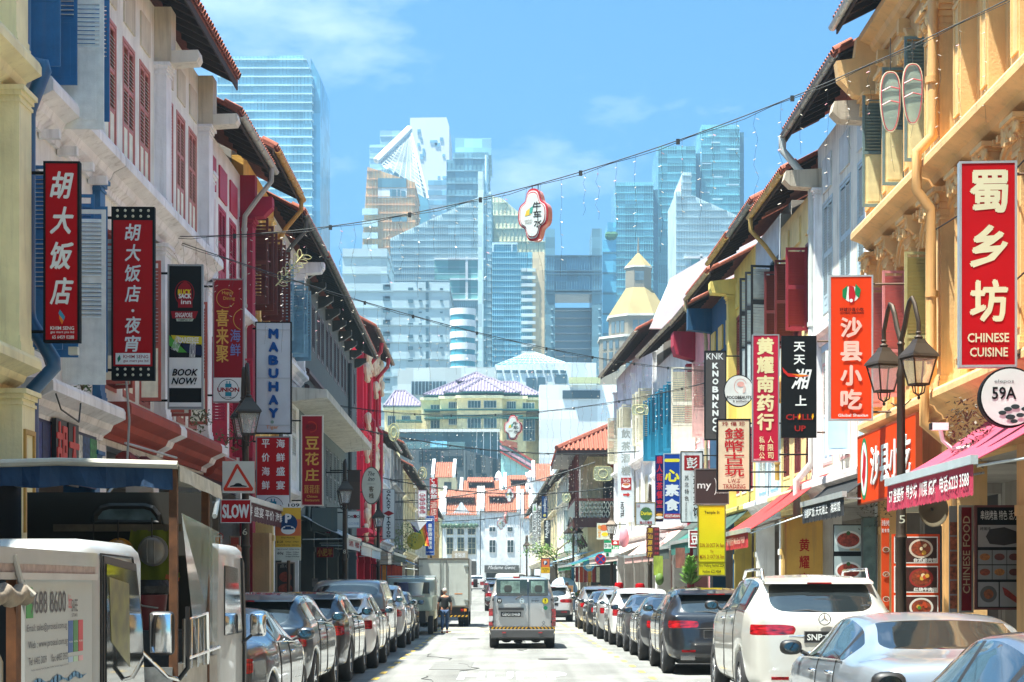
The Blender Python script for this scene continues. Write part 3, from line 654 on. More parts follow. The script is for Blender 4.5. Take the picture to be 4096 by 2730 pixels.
cornice(f,7.3,plaster('#d3c9c6',.4),.22,.3);cornice(f,3.95,plaster('#cbbfba',.5),.4,.5)
roof(f,11.85,.75,gutter=M('#8f9290',.4,metal=.5,var=.3),soffit=M('#2b2220',.9,var=.4));gp=M('#b9bdb6',.4)
m=f.mb();z=11.85;m.tube([(f.L-.1,.83,z),(f.L-.1,.83,z-.3),(f.L-.25,.2,z-1.1),(f.L-.25,.18,z-1.5),(f.L-.25,.18,4.4),(f.L-.1,.5,4.0),(f.L-.1,.5,2.9)],.09,10)
for zz in(9.6,7.5,5.2):m.tube([(f.L-.25,.18,zz),(f.L-.25,.18,zz+.1)],.11,10)
m.build('downpipe',gp,f.root,smooth=True)
# yellow with brown shutters
yb=plaster('#cbba82',.45);f=Fac('R',42.95,48.3,'shophouse','pale yellow shophouse with dark red-brown open shutters above the red awning');s=f.s;dkr=wood('#5e1a18');rdd=wood('#8e2430')
body(f,plaster('#bf9d5a',.3),3.4,10.8);W2=[(s(a),s(a)+1.15,7.6,9.7)for a in(43.4,45.1,46.8)];W1=[(s(a),s(a)+1.1,4.3,6.0)for a in(43.4,45.1,46.8)]
m=f.mb();wall_strip(m,f,3.4,6.8,W1);wall_strip(m,f,6.8,10.8,W2);m.build('wall',yb,f.root)
window(f,*W2[0],rdd,dkr,swing=(0,88),lay=((.05,.45),(.5,.95)));window(f,*W2[1],dkr,dkr,swing=(0,90),lay=((.05,.5),(.54,.95)));window(f,*W2[2],dkr,dkr,swing=(0,92),lay=((.05,.5),(.54,.95)))
for w in W1:window(f,*w,dkr,yb,swing=(0,0))
for w in W2:m=f.mb();m.box(w[0]+.1,w[1]-.1,.002,.05,9.9,10.5);m.build('wall_panel',yb,f.root);m=f.mb();m.box(w[0]+.2,w[1]-.2,.002,.05,6.95,7.4);m.build('apron_panel',yb,f.root)
cornice(f,6.75,plaster('#c7a862',.6),.4,.45);cornice(f,3.9,yb,.35,.4);roof(f,11.05,.75,gutter=M('#b59a56',.5,var=.25,streak=.3),down=(f.L-.3,4.3))
# black-framed white
f=Fac('R',48.35,52.8,'shophouse','white shophouse with black-framed shutters between two yellow ones');s=f.s;blk=wood('#16181a');lg=wood('#aeb8b6')
body(f,whiteL,3.4,11.2);W2=[(s(a),s(a)+1.3,7.0,10.2)for a in(48.7,50.8)];W1=[(s(a),s(a)+1.3,4.1,6.0)for a in(48.7,50.8)]
m=f.mb();wall_strip(m,f,3.4,6.6,W1);wall_strip(m,f,6.6,11.2,W2);m.build('wall',plaster('#aab4b8',.3),f.root)
window(f,*W2[0],blk,blk,swing=(0,80),lay=((.03,.3),(.34,.62)),pmat=lg,smat=lg);window(f,*W2[1],blk,blk,swing=(80,85),lay=((.03,.3),(.34,.62)),pmat=lg,smat=lg)
for w in W1:window(f,*w,wht,bg_)
cornice(f,3.9,trimw,.35,.4);roof(f,11.45,.7,gutter=M('#7f857f',.5),tiles=True)
# bright yellow / dark red
yv=plaster('#c7b25e',.3);f=Fac('R',52.85,57.3,'shophouse','bright yellow shophouse with wine-red shutters above the black knock sign');s=f.s;wine=wood('#7a1428')
body(f,yv,3.4,11.2);W2=[(s(a),s(a)+1.0,7.4,9.7)for a in(53.2,54.6,56.0)];W1=[(s(a),s(a)+1.0,4.3,6.2)for a in(53.2,54.6,56.0)]
m=f.mb();wall_strip(m,f,3.4,6.8,W1);wall_strip(m,f,6.8,11.2,W2);m.build('wall',yv,f.root)
for w in W2:window(f,*w,wine,wine,lay=((.05,.45),(.5,.95)));m=f.mb();m.box(w[0]+.05,w[1]-.05,.002,.05,9.95,10.7);m.build('wall_panel',yv,f.root)
for w in W1:window(f,*w,wine,wht)
pilaster(f,f.L-.3,.45,3.9,10.4,yv,d=.25);m=f.mb();m.ext([(.003,10.4),(.75,10.45),(.8,10.6),(.8,10.8),(.003,10.9)],f.L-.6,f.L-.05);m.build('corbel',yv,f.root)
cornice(f,3.9,yv,.35,.4);roof(f,11.4,.75,gutter=M('#c2a050',.6,var=.3,streak=.4),tiles=True)
# blue with yellow louvres
bl=plaster('#083f5e',.15);f=Fac('R',57.35,62.8,'shophouse','deep blue shophouse with yellow louvred windows');s=f.s;yl=wood('#c9a544')
body(f,bl,3.4,10.8);W2=[(s(a),s(a)+1.1,6.9,8.9)for a in(57.8,59.5,61.2)]
m=f.mb();wall_strip(m,f,3.4,6.3,[]);wall_strip(m,f,6.3,10.8,W2);m.build('wall',bl,f.root)
for w in W2:window(f,*w,yl,yl,lay=((.05,.9),),smat=creampan);m=f.mb();m.box(w[0]+.1,w[1]-.1,.002,.05,9.15,9.9);m.build('transom_panel',yl,f.root)
m=f.mb();m.ext([(.003,10.0),(.8,10.1),(.8,10.8),(.003,10.8)],f.L-.5,f.L-.1);m.build('corbel',bl,f.root)
cornice(f,3.9,trimw,.35,.4);roof(f,11.15,.75,gutter=M('#b9a67a',.6,var=.3,streak=.4),down=(f.L-.1,4.5),tiles=True)
# pink
pkw=plaster('#c98a8c',.15);f=Fac('R',62.85,67.4,'shophouse','pink shophouse with a crimson eave block and pale pink open shutters');s=f.s;pl=wood('#d0a79e')
body(f,pkw,3.4,10.6);W2=[(s(a),s(a)+1.0,6.6,9.3)for a in(63.3,65.3)]
m=f.mb();wall_strip(m,f,3.4,6.3,[]);wall_strip(m,f,6.3,10.6,W2);m.build('wall',pkw,f.root)
for w in W2:window(f,*w,pl,wht,swing=(0,88),lay=((.04,.6),))
leaf(f,s(66.2),.05,6.1,.85,3.2,88,creampan)
m=f.mb();m.ext([(.003,9.6),(.7,9.8),(.78,10.1),(.78,10.6),(.003,10.6)],f.L-.9,f.L-.05);m.build('corbel',crm,f.root)
pilaster(f,f.L-.3,.35,.15,9.5,crm,d=.2)
cornice(f,6.2,trimw,.35,.4);roof(f,10.95,.75,gutter=M('#b5ad98',.6,var=.3,streak=.4),tiles=True)
# teal shutters
f=Fac('R',67.45,77.4,'shophouse','white shophouse with big teal blue open shutters');s=f.s;teal=wood('#116f8c')
body(f,whiteL,3.4,10.6,bays=[.3,5,f.L-.3]);W2=[(s(a),s(a)+1.5,6.6,9.2)for a in(68,70.4,72.8,75.2)];W1=[(s(a),s(a)+1.4,4.2,5.7)for a in(68,70.4,72.8,75.2)]
m=f.mb();wall_strip(m,f,3.4,6.2,W1);wall_strip(m,f,6.2,10.6,W2);m.build('wall',whiteL,f.root)
for w in W2:window(f,*w,teal,teal,swing=(70,88),lay=((.04,.6),))
for w in W1:window(f,*w,M('#7fb6d6',.5),wht)
cornice(f,6.15,trimw,.3,.35);cornice(f,3.9,trimw,.35,.4);roof(f,11.0,.75,gutter=M('#b5ad98',.6,var=.3,streak=.4),tiles=True)
# white with many cream shutters, gable to the corner
f=Fac('R',77.45,95,'shophouse_block','tall white shophouse block with cream louvred shutters at the street corner');s=f.s
body(f,whiteL,3.4,11.9,bays=[.3,4.5,9,13.5,f.L-.3],inner=plaster('#b58f86'));W1=[];W2=[]
for k in range(7):a=.8+k*2.4;W2.append((a,a+1.3,7.6,10.0));W1.append((a,a+1.3,4.2,6.4))
m=f.mb();wall_strip(m,f,3.4,7.2,W1);wall_strip(m,f,7.2,12,W2);m.box(f.L-.25,f.L-.002,-9.5,-.285,0,12);m.build('wall',plaster('#cfd2d2',.15),f.root)
for k,w in enumerate(W2):window(f,*w,wood('#cbc6ae'),wht,swing=((0,85),(70,85),(0,0))[k%3],lay=((.04,.45),(.5,.96)))
for w in W1:window(f,*w,wood('#cbc6ae'),wht,lay=((.04,.96),))
for k in range(5):pilaster(f,.3+k*4.25,.35,3.9,11.3,trimw,d=.15)
cornice(f,7.2,trimw,.3,.35);cornice(f,3.9,trimw,.35,.4);roof(f,12.1,.8,gutter=M('#b9b3a2',.6,streak=.3),tiles=True)
m=f.mb();m.ext([(.3,12.2),(-.6,14.3),(-3.5,16.0),(-9,16.6),(-9,12)],-.02,.28);m.build('gable',WHITE,f.root)
# far right row
simple('R',126,150,'white shophouse row with grey brackets beyond the balcony house',plaster('#c9c7bb',.4),4,6,wood('#8f8f7f'),9.6)
simple('R',152,196,'cream shophouse row at the far end of the right side',plaster('#c4b998',.3),4,8,wood('#54746c'),10.2)
simple('R',198,240,'pale shophouse row last on the right before the white end houses',plaster('#c6c3b6',.3),4,8,wood('#7a4a3a'),10.2)
# unseen street rows added behind to block low sky; cars and panes reflect them
simple('L',-48,17.4,'unseen cream shophouse row added behind the viewpoint, continuing the left side',cream,4,12,blue,11.8)
simple('R',-48,16.9,'unseen orange shophouse row added behind the viewpoint, continuing the right side',org,4,12,olive,12.2)
# ---------------------------------------------------------------- corner house with the verandah
ochre=plaster('#c9b48a',.25);dkw=wood('#4a1d16');terr=TILE
r=empty('corner_verandah_house',(4.4,106,0),0,'two-storey corner house with a red hipped roof and a lace-railed wooden verandah','house')
B=lambda*a:MB().box(*a)
x0=px(2205,106)-4.4;x1=9.0;gz=G(106)
m=MB();m.box(0,x1,3.2,14,3.2,9.4);m.box(0,x1,3.2,3.5,gz,3.2);m.build('wall',ochre,r)
m=MB();m.box(-.9,x1,.4,14.5,5.05,5.3);m.box(-.95,x1,.35,.5,4.85,5.4);m.build('balcony_floor',dkw,r)
for k,x in enumerate((-.8,1.9,4.6,7.3)):
 m=MB();m.box(x,x+.2,.5,.7,5.3,9.1);m.build('post',wood('#6b2a1e'),r)
 m=MB();m.tube([(x+.1,.7,5.0),(x+.1,3.2,3.9)],.08,6);m.build('brace',dkw,r)
for k,yy in enumerate((3.3,6.6,9.9,13.2)):
 m=MB();m.box(-.8,-.6,yy,yy+.2,5.3,9.1);m.build('post',wood('#6b2a1e'),r)
 m=MB();m.tube([(-.7,yy,5.0),(0,yy,3.8)],.08,6);m.build('brace',dkw,r)
m=MB();m.box(-.85,x1,.48,.56,6.35,6.5);m.box(-.85,x1,.48,.56,5.3,5.38);m.box(-.85,-.75,.56,14,6.35,6.5);m.build('handrail',wood('#7a3322'),r)
m=MB()
for k in range(int((x1+.8)/.22)):
 x=-.75+k*.22
 for(a,b,c,d)in((0,5.4,.2,5.85),(.2,5.4,0,5.85),(0,5.88,.2,6.33),(.2,5.88,0,6.33)):
  m.add([(x+a,.5,b),(x+a+.06,.5,b),(x+c+.06,.5,d),(x+c,.5,d),(x+a,.53,b),(x+a+.06,.53,b),(x+c+.06,.53,d),(x+c,.53,d)],[(0,1,2,3),(4,7,6,5),(0,4,5,1),(2,6,7,3)])
m.build('lace_railing',M('#cfc4ae',.7),r,kind='stuff')
m=MB();m.box(-.86,-.82,.6,14,5.4,6.33);m.build('side_railing',M('#cfc4ae',.7),r)
for k,(x,w)in enumerate(((2.6,.55),(5.4,.55))):
 m=MB();m.box(x,x+w,2.95,3.2,3.2,8.6);m.tbox(x-.08,x+w+.08,2.85,3.2,8.6,8.9,.05);m.box(x+.13,x+.2,2.93,2.96,5.6,8.4);m.build('column',plaster('#d6c498',.15),r)
 m=MB();m.box(x+.33,x+.4,2.9,2.94,5.6,8.4);m.box(x+.1,x+.16,2.9,2.94,5.6,8.4);m.build('red_stripe',M('#b03a28',.6),r)
for k,x in enumerate((.9,3.7,6.4)):
 m=MB();m.box(x,x+1.2,3.1,3.19,5.4,7.9);m.build('door',wood('#2c1712'),r)
 m=MB();c=x+.6
 for j in range(12):
  t=pi*j/11;m.box(c-.72*cos(t)-.09,c-.72*cos(t)+.09,3.02,3.09,7.9+.6*sin(t)-.09,7.9+.6*sin(t)+.09)
 m.build('arch',M('#b8452e',.6),r)
m=MB();ez=9.15;rz=12.4;X0,X1,Y0,Y1=-1.9,14,-.9,15.5
m.add([(X0,Y0,ez),(X1,Y0,ez),(X1,Y1,ez),(X0,Y1,ez),(X0+6.5,Y0+7,rz),(X1,Y0+7,rz),(X0+6.5,Y1-5,rz),(X1,Y1-5,rz),(X0,Y0,ez-.12),(X1,Y0,ez-.12),(X1,Y1,ez-.12),(X0,Y1,ez-.12)],
  [(0,1,5,4),(3,0,4,6),(2,3,6,7),(4,5,7,6)])
rf=m.build('roof',terr,r);m=MB();m.box(X0+.02,X1,Y0+.02,Y1-.02,ez-.10,ez-.02);m.box(X0+.02,X0+.07,Y0+.08,Y1,ez-.28,ez-.1);m.box(X0+.07,X1,Y0+.02,Y0+.07,ez-.28,ez-.1);m.build('eave_soffit',wood('#3a2018'),r);q=MB()
for k in range(58): # barrel tile courses on the street-facing slope, then on the side slope
 x=X0+.15+k*.27;top=min(1,(x-X0)/6.5);
 if x>X1:break
 q.tube([(x,Y0-.03,ez+.03),(x,Y0+7*top,ez+(rz-ez)*top+.03)],.085,6)
q.build('tile_courses',terr,rf,smooth=True,kind='stuff');q=MB()
for k in range(50):
 y=Y0+.15+k*.3;top=min(1,(y-Y0)/7,max(.02,(Y1-y)/5));q.tube([(X0-.03,y,ez+.03),(X0+6.5*top,y,ez+(rz-ez)*top+.03)],.085,6)
q.build('tile_courses',terr,rf,smooth=True,kind='stuff')
m=MB();m.tube([(X0,Y0,ez+.1),(X0+6.5,Y0+7,rz+.1),(X1,Y0+7,rz+.1)],.16,6);m.build('ridge',terr,rf)
m=MB();m.lathe([(0,-.02),(.26,-.02),(.3,.02),(.26,.06)],(2.0,2.8,7.3),14,'y');m.lathe([(0,-.05),(.06,-.05),(.06,0)],(2.0,2.8,7.3),8,'y');m.build('wall_fan',M('#9a978c',.4),r)
m=MB()
for k in range(8):m.box(.4+k*.0,.6,0,.02,0,.1)if False else m.box(-.2,5.5,2.6-k*.12,2.7-k*.12,3.15-k*.05,3.2-k*.05)
m.build('shop_canopy',M('#2c7a5c',.6),r)
m=MB();m.box(.2,8.8,3.0,3.15,gz+.1,3.0);m.build('shopfront',M('#33302c',.5,var=.6,vs_=4),r)

# ---------------------------------------------------------------- white houses closing the street
YE=250.;ge=G(YE)
def P(x,y,Y=YE):return px(x,Y),pz(y,Y)
def dist_house(name,label,xa,xb,ytop,wallm,roofm,Y=YE,ridge_y=None,dormer=None,wins=(),cat='house',depth=9,gable=None,firewalls=True):
 X0,X1=px(xa,Y),px(xb,Y);zt=pz(ytop,Y);r=empty(name,(X0,Y,0),0,label,cat);w=X1-X0
 m=MB();m.box(0,w,0,depth,0,zt)
 if gable=='curly':
  c=w/2;pts=[(0,zt-.002)]
  for k in range(25):t=k/24;x=w*t;pts.append((x,zt+.35+1.0*math.exp(-((t-.5)/.16)**2)+.3*math.exp(-((t-.5)/.05)**4)+.15*cos(t*12)))
  pts.append((w,zt-.002));m.ext(pts,-.02,.3,'y')
 m.build('wall',wallm,r)
 if ridge_y:
  zr=pz(ridge_y,Y+5);m=MB();m.ext([(-.25,zt+.02),(depth*.5,zr),(depth+.3,zt+.02),(depth*.5,zt+.01)],.0,w,'x');ro=m.build('roof',roofm,r)
  q=MB();n=int(w/.30)
  for k in range(n):x=.15+k*(w-.3)/max(1,n-1);q.tube([(x,-.3,zt+.06),(x,depth*.5,zr+.05)],.085,5)
  q.build('tile_courses',roofm,ro,smooth=True,kind='stuff')
  if dormer:
   m=MB();a,b,h=dormer;zm=zt+(zr-zt)*.45;ym=depth*.5*.45
   m.box(w*a,w*b,ym,ym+1.8,zm,zm+h);m.build('dormer',DARK,r);q=MB();q.ext([(ym-.7,zm+h-.05),(ym-.7,zm+h+.1),(ym+2.2,zm+h+.9),(ym+2.2,zm+h+.75)],w*a-.2,w*b+.2);d=q.build('dormer_roof',roofm,r);q=MB();nn=int(w*(b-a)/.3)
   for k in range(nn):x=w*a+k*w*(b-a)/max(1,nn-1);q.tube([(x,ym-.72,zm+h+.12),(x,ym+2.2,zm+h+.92)],.08,5)
   q.build('tile_courses',roofm,d,smooth=True,kind='stuff')
  if firewalls:
   for x in(0,w-.45):m=MB();m.ext([(-.32,zt),(-.32,zt+.5),(depth*.5,zr+.55),(depth+.4,zt+.5),(depth+.4,zt)],x,x+.45);m.build('party_wall',M('#cfd4d4',.7),r)
 for(a,b,c,d,*rest)in wins:
  mw=rest[0]if rest else DARK;xa_,xb_=px(a,Y)-X0,px(b,Y)-X0;za,zb=pz(d,Y),pz(c,Y)
  m=MB();m.box(xa_,xb_,-.09,.02,za,zb);fr=m.build('window',rest[1]if len(rest)>1 else WHITE,r)
  nx=max(1,round((xb_-xa_)/.55));nzz=max(1,round((zb-za)/.7));q=MB();t=.06
  for i in range(nx):
   for j in range(nzz):q.box(xa_+t+(xb_-xa_-t)*i/nx,xa_+(xb_-xa_-t)*(i+1)/nx,-.11,-.095,za+t+(zb-za-t)*j/nzz,za+(zb-za-t)*(j+1)/nzz)
  q.build('pane',mw,fr)
 return r,X0
whE=plaster('#c9ccca',.12);tl=M('#96583f',.8,var=.3,vs_=3,bump=.3,bs=8);frm=wood('#b9b18e');dgl=M('#3d4a4a',.2,var=.3,vs_=2)
# left house: curly gable, carved window row
r,X0=dist_house('end_house','white house with a curly gable and carved olive window row closing the street',1770,1920,2062,whE,tl,ridge_y=1962,dormer=(.1,.8,.8),gable='curly',
 wins=[(1786,1813,2150,2218,dgl,frm),(1829,1857,2150,2218,dgl,frm),(1871,1903,2150,2218,dgl,frm),(1786,1813,2115,2140,dgl,frm),(1829,1857,2115,2140,dgl,frm),(1871,1903,2115,2140,dgl,frm)])
m=MB()
for k in range(26):x=(px(1772+k*5.4,YE)-X0);m.ell((x,-.25,pz(2104+3*sin(k*2),YE)),(.28,.25,.26),7,5)
m.build('eave_ornament',M('#4f6b54',.8,var=.5),r)
m=MB();m.box(px(1808,YE)-X0,px(1872,YE)-X0,-.35,-.1,pz(2234,YE),pz(2205,YE));so_=m.build('sign_board',M('#a5967d',.6),r);letters(so_,'金裕源',px(1818,YE)-X0,px(1862,YE)-X0,pz(2232,YE),pz(2212,YE),WHITE,-.37)
m=MB();m.box(px(1780,YE)-X0,px(1905,YE)-X0,-.05,.01,ge,pz(2245,YE));m.build('shopfront',M('#4a463e',.6,var=.5),r)
# right house: plain with four windows, black fascia
r,X0=dist_house('end_house','plain white house with a dark script fascia closing the street',1923,2080,2050,whE,tl,ridge_y=1962,dormer=(.22,.62,.7),
 wins=[(1956,1983,2108,2128,dgl),(2028,2052,2108,2128,dgl),(1956,1983,2160,2212,dgl),(2028,2055,2160,2212,dgl)])
m=MB();m.box(px(1938,YE)-X0,px(2076,YE)-X0,-.5,-.05,pz(2291,YE),pz(2262,YE));so_=m.build('fascia',M('#4d4d49',.6),r)
letters(so_,'Madame Gwoc',px(1952,YE)-X0,px(2062,YE)-X0,pz(2278,YE),pz(2263,YE),WHITE,-.52,italic=.35)
m=MB();m.box(px(1945,YE)-X0,px(2070,YE)-X0,-.05,.01,ge,pz(2293,YE));m.build('shopfront',M('#2c2b28',.4,var=.5),r)
dist_house('end_house','narrow white house at the right edge of the end row behind the white product sign',2082,2130,2075,whE,tl,ridge_y=1975)
dist_house('end_house','cream house left of the curly gable at the street end',1700,1768,2075,plaster('#c8bf9a',.1),tl,ridge_y=1985,wins=[(1730,1755,2120,2150,dgl)])
# roofs rising behind them
dist_house('roof_row_house','cream gabled house with a red roof and brown window behind the left end house',1725,1822,1911,plaster('#cdbf98',.1),tl,Y=275,ridge_y=1852,wins=[(1776,1806,1929,1970,dgl,wood('#6a5038'))])
dist_house('roof_row_house','long red tiled roof with a dormer behind the two white end houses',1838,2010,1975,M('#8e4a34',.8,var=.3),tl,Y=285,ridge_y=1925,dormer=(.2,.75,.8))
dist_house('roof_row_house','red tiled roof with a small dormer behind the narrow end house',2014,2114,1970,M('#b88a70',.8,var=.3),tl,Y=290,ridge_y=1905,dormer=(.3,.9,.7))
dist_house('roof_row_house','steep red roof with a white end wall beside the corner row',2128,2215,1925,plaster('#cfd3cf',.1),tl,Y=280,ridge_y=1858)
for k,(xx,yy)in enumerate(((1995,1920),(2120,1918))):
 m=MB();Y=292;m.lathe([(.55,0),(.5,1.6),(.62,1.7),(.4,2.4),(0,2.8)],(px(xx,Y),Y,pz(yy+20,Y)-.6),10);m.lathe([(.4,-10),(.4,0)],(px(xx,Y),Y,pz(yy+20,Y)-.5),8);o=m.build('chimney_pot',WHITE);tag(o,('white rounded finial between the red roofs, left of two','pinkish white finial between the red roofs, right of two')[k],'finial')
# mint building with red stepped trim
Y=300;X0=px(2004,Y);r=empty('mint_house',(X0,Y,0),0,'mint green building with a red sloping parapet behind the quatrefoil sign','building')
m=MB();w=px(2135,Y)-X0;m.ext([(0,0),(w,0),(w,pz(1850,Y)),(w*.55,pz(1815,Y)),(0,pz(1770,Y))],0,8,'y');m.build('wall',plaster('#8fc4bb',.1),r)
for dz,mt,th in((0,'#b0483c',.35),(-1.0,'#c9a0a8',.5),(-1.6,'#b0483c',.3)):
 m=MB();m.ext([(-.2,pz(1770,Y)+dz),(w*1.05,pz(1855,Y)+dz),(w*1.05,pz(1855,Y)+dz+th),(-.2,pz(1770,Y)+dz+th)],-.6,.0-.01,'y');m.build('parapet_band',M(mt,.7),r)
m=MB();m.ext([(0,pz(1782,Y)),(w*.12,pz(1762,Y)),(w*.5,pz(1772,Y)),(w*.5,pz(1795,Y))],-.8,3,'y');m.build('red_roof',tl,r)

# ---------------------------------------------------------------- cream hotel with lilac roofs
Y=340.;r=empty('hotel',(0,Y,0),0,'cream hotel block with lilac tiled pyramid roofs and green trim','building')
lil=M('#857b92',.8,var=.25,vs_=1.2,bump=.4,bs=3);hc=plaster('#d8c293',.05);gt=M('#2e6a62',.6);HP=lambda x,y:(px(x,Y),pz(y,Y))
hwall=MB()
for a,b,t,y0 in((1685,2185,1592,0),(1762,2105,1592,-2.5),(1830,2010,1592,-4),(1535,1694,1632,2),(2170,2250,1640,3)):hwall.box(px(a,Y),px(b,Y),y0,25,0,pz(t,Y))
hwall.build('wall',hc,r)
m=MB()
for a,b,t,y0 in((1680,2190,1592,-.8),(1757,2110,1592,-3.3),(1825,2015,1592,-4.8),(1530,1698,1628,1.2)):m.box(px(a,Y),px(b,Y),y0,y0+12,pz(t+11,Y),pz(t,Y));
m.build('eave_band',plaster('#dccaa4',.05),r)
m=MB()
for a,b,t,y0 in((1695,2165,1588,-.9),(1778,2080,1584,-3.4),(1842,2016,1582,-4.9),(1533,1696,1627,1.1)):m.box(px(a,Y),px(b,Y),y0,y0+8,pz(t+1,Y),pz(t-7,Y))
for a,b,t in((1700,2162,1648),(1700,2162,1680),(1590,1690,1690),(1775,2090,1672)):m.box(px(a,Y),px(b,Y),-4.3,-.2,pz(t+3,Y),pz(t-2,Y))
m.build('green_trim',gt,r)
def pyr(a,b,yb,xt0,xt1,yt,y0,dep,nm):
 m=MB();z0,z1=pz(yb,Y),pz(yt,Y);m.add([(px(a,Y),y0,z0),(px(b,Y),y0,z0),(px(b,Y),y0+dep,z0),(px(a,Y),y0+dep,z0),(px(xt0,Y),y0+dep*.5,z1),(px(xt1,Y),y0+dep*.5,z1)],[(0,1,5,4),(1,2,5),(2,3,4,5),(3,0,4)])
 ro=m.build(nm,lil,r);q=MB();n=int((px(b,Y)-px(a,Y))/.55)
 for k in range(n):
  x=px(a,Y)+(k+.5)*(px(b,Y)-px(a,Y))/n;t=1.
  if x<px(xt0,Y):t=(x-px(a,Y))/(px(xt0,Y)-px(a,Y))
  if x>px(xt1,Y):t=(px(b,Y)-x)/(px(b,Y)-px(xt1,Y))
  q.tube([(x,y0-.05,z0+.08),(x,y0+dep*.5*t,z0+(z1-z0)*t+.08)],.13,5)
 q.build('tile_courses',lil,ro,smooth=True,kind='stuff')
 m=MB();m.tube([(px(a,Y),y0,z0),(px(xt0,Y),y0+dep*.5,z1),(px(xt1,Y),y0+dep*.5,z1),(px(b,Y),y0,z0)],.3,6);m.build('hip_ridge',M('#6f6a78',.7),r)
pyr(1822,1980,1511,1900,1901,1466,6,9,'roof');pyr(1697,2165,1583,1812,2066,1511,-1,18,'roof');pyr(1780,2080,1579,1893,1968,1507,-3.5,14,'roof');pyr(1843,2016,1577,1929,1931,1517,-5,9,'roof');pyr(1535,1694,1624,1570,1612,1548,1,14,'roof');pyr(2165,2250,1630,2180,2215,1602,2,10,'roof')
hw=M('#3c5a5c',.15,var=.6,vs_=.6)
for(a,b,t,bt)in[(1722,1772,1620,1644),(1796,1833,1614,1640),(1873,1925,1612,1642),(1936,1987,1612,1642),(2027,2064,1612,1642),(2090,2138,1617,1642),(1722,1772,1682,1716),(1796,1833,1677,1706),(1871,1926,1678,1722),(1936,1988,1678,1722),(2027,2064,1678,1765),(2092,2140,1678,1770),(1604,1639,1660,1687),(1662,1692,1660,1687),(1548,1580,1660,1700)]:
 y0=-4.1 if 1830<a<2010 else(-2.6 if 1762<a<2100 else-.1);y0=1.9 if a<1700 else y0
 m=MB();X0,X1,Z0,Z1=px(a,Y),px(b,Y),pz(bt,Y),pz(t,Y);m.box(X0,X1,y0-.05,y0+.02,Z0,Z1);w=m.build('window',M('#c9cfc4',.5),r);q=MB();n=4;nz_=max(1,int((Z1-Z0)/1.6))
 for i in range(n):
  for j in range(nz_):q.box(X0+.08+(X1-X0-.08)*i/n,X0+(X1-X0-.08)*(i+1)/n,y0-.09,y0-.055,Z0+.08+(Z1-Z0-.08)*j/nz_,Z0+(Z1-Z0-.08)*(j+1)/nz_)
 q.build('pane',hw,w)
# grey modern glass block in front of it
Y=315.;r=empty('office_block',(0,Y,0),0,'low dark grey glass and concrete block in front of the cream hotel','building');gz_=M('#4c5557',.6,var=.3,vs_=.4);gg=M('#4e6a6e',.1,var=.4,vs_=.4)
m=MB();m.ext([(px(1600,Y),0),(px(2026,Y),0),(px(2026,Y),pz(1845,Y)),(px(1858,Y),pz(1800,Y)),(px(1600,Y),pz(1800,Y))],0,14,'y');m.build('wall',gz_,r)
m=MB();m.ext([(px(1590,Y),pz(1800,Y)),(px(1855,Y),pz(1800,Y)),(px(2020,Y),pz(1843,Y)),(px(1992,Y),pz(1728,Y)),(px(1905,Y),pz(1722,Y)),(px(1590,Y),pz(1732,Y))],1.5,12,'y');m.build('glazed_storey',gg,r)
for k,x in enumerate((1905,1932,1960,1988)):m=MB();m.box(px(x,Y),px(x+3,Y),1.3,1.5,pz(1800+(x-1855)*.26,Y)if x>1855 else pz(1800,Y),pz(1726,Y));m.build('mullion',WHITE,r)
m=MB();m.box(px(1585,Y),px(1998,Y),.6,13,pz(1727,Y),pz(1716,Y));m.build('roof_edge',M('#cfd0cc',.6),r)
m=MB();m.box(px(1600,Y),px(1860,Y),.0,.2,pz(1796,Y),pz(1768,Y));m.build('glass_balustrade',M('#6f8f90',.1,alpha=.6),r)
m=MB();m.box(px(1722,Y),px(1788,Y),-.1,.0,pz(1790,Y),pz(1766,Y));m.build('blue_banner',M('#7fc0d8',.6),r)
for(a,b,t,bt)in((1675,1760,1806,1850),(1772,1850,1826,1870),(1903,1923,1820,1893),(1970,1985,1836,1925),(1872,1890,1880,1930),(1925,1945,1895,1935)):
 m=MB();m.box(px(a,Y),px(b,Y),-.08,.02,pz(bt,Y),pz(t,Y));m.build('window',M('#202c30',.1),r)
m=MB();m.box(px(1858,Y),px(1861,Y),-.15,0,0,pz(1802,Y));m.build('edge_trim',M('#7c8584',.6),r)

# ---------------------------------------------------------------- towers
_tm={}
def T_(c,r=.25,v=.25,s=.05,cell=3.4):
 """curtain wall: each pane catches a slightly different tone"""
 if(c,r,v)in _tm:return _tm[(c,r,v)]
 k=tuple(min(.75,x*1.3+.02)for x in lin(c)[:3]);m=M(k,r,var=v*.6,vs_=s,spec=.6);_tm[(c,r,v)]=m
 if v<.1:return m
 n=m.node_tree.nodes;l=m.node_tree.links.new;b=n['Principled BSDF'];src=b.inputs['Base Color'].links[0].from_socket;t=[q for q in n if q.type=='TEX_COORD'][0]
 sn=n.new('ShaderNodeVectorMath');sn.operation='SNAP';sn.inputs[1].default_value=(cell,cell,cell);wn=n.new('ShaderNodeTexWhiteNoise');mr=n.new('ShaderNodeMapRange');mr.inputs[3].default_value=1-min(.5,v*1.3);mr.inputs[4].default_value=1.12
 mx_=n.new('ShaderNodeMixRGB');mx_.blend_type='MULTIPLY';mx_.inputs[0].default_value=1;l(t.outputs['Object'],sn.inputs[0]);l(sn.outputs[0],wn.inputs[0]);l(wn.outputs[0],mr.inputs[0]);l(src,mx_.inputs[1]);l(mr.outputs[0],mx_.inputs[2]);l(mx_.outputs[0],b.inputs['Base Color']);return m
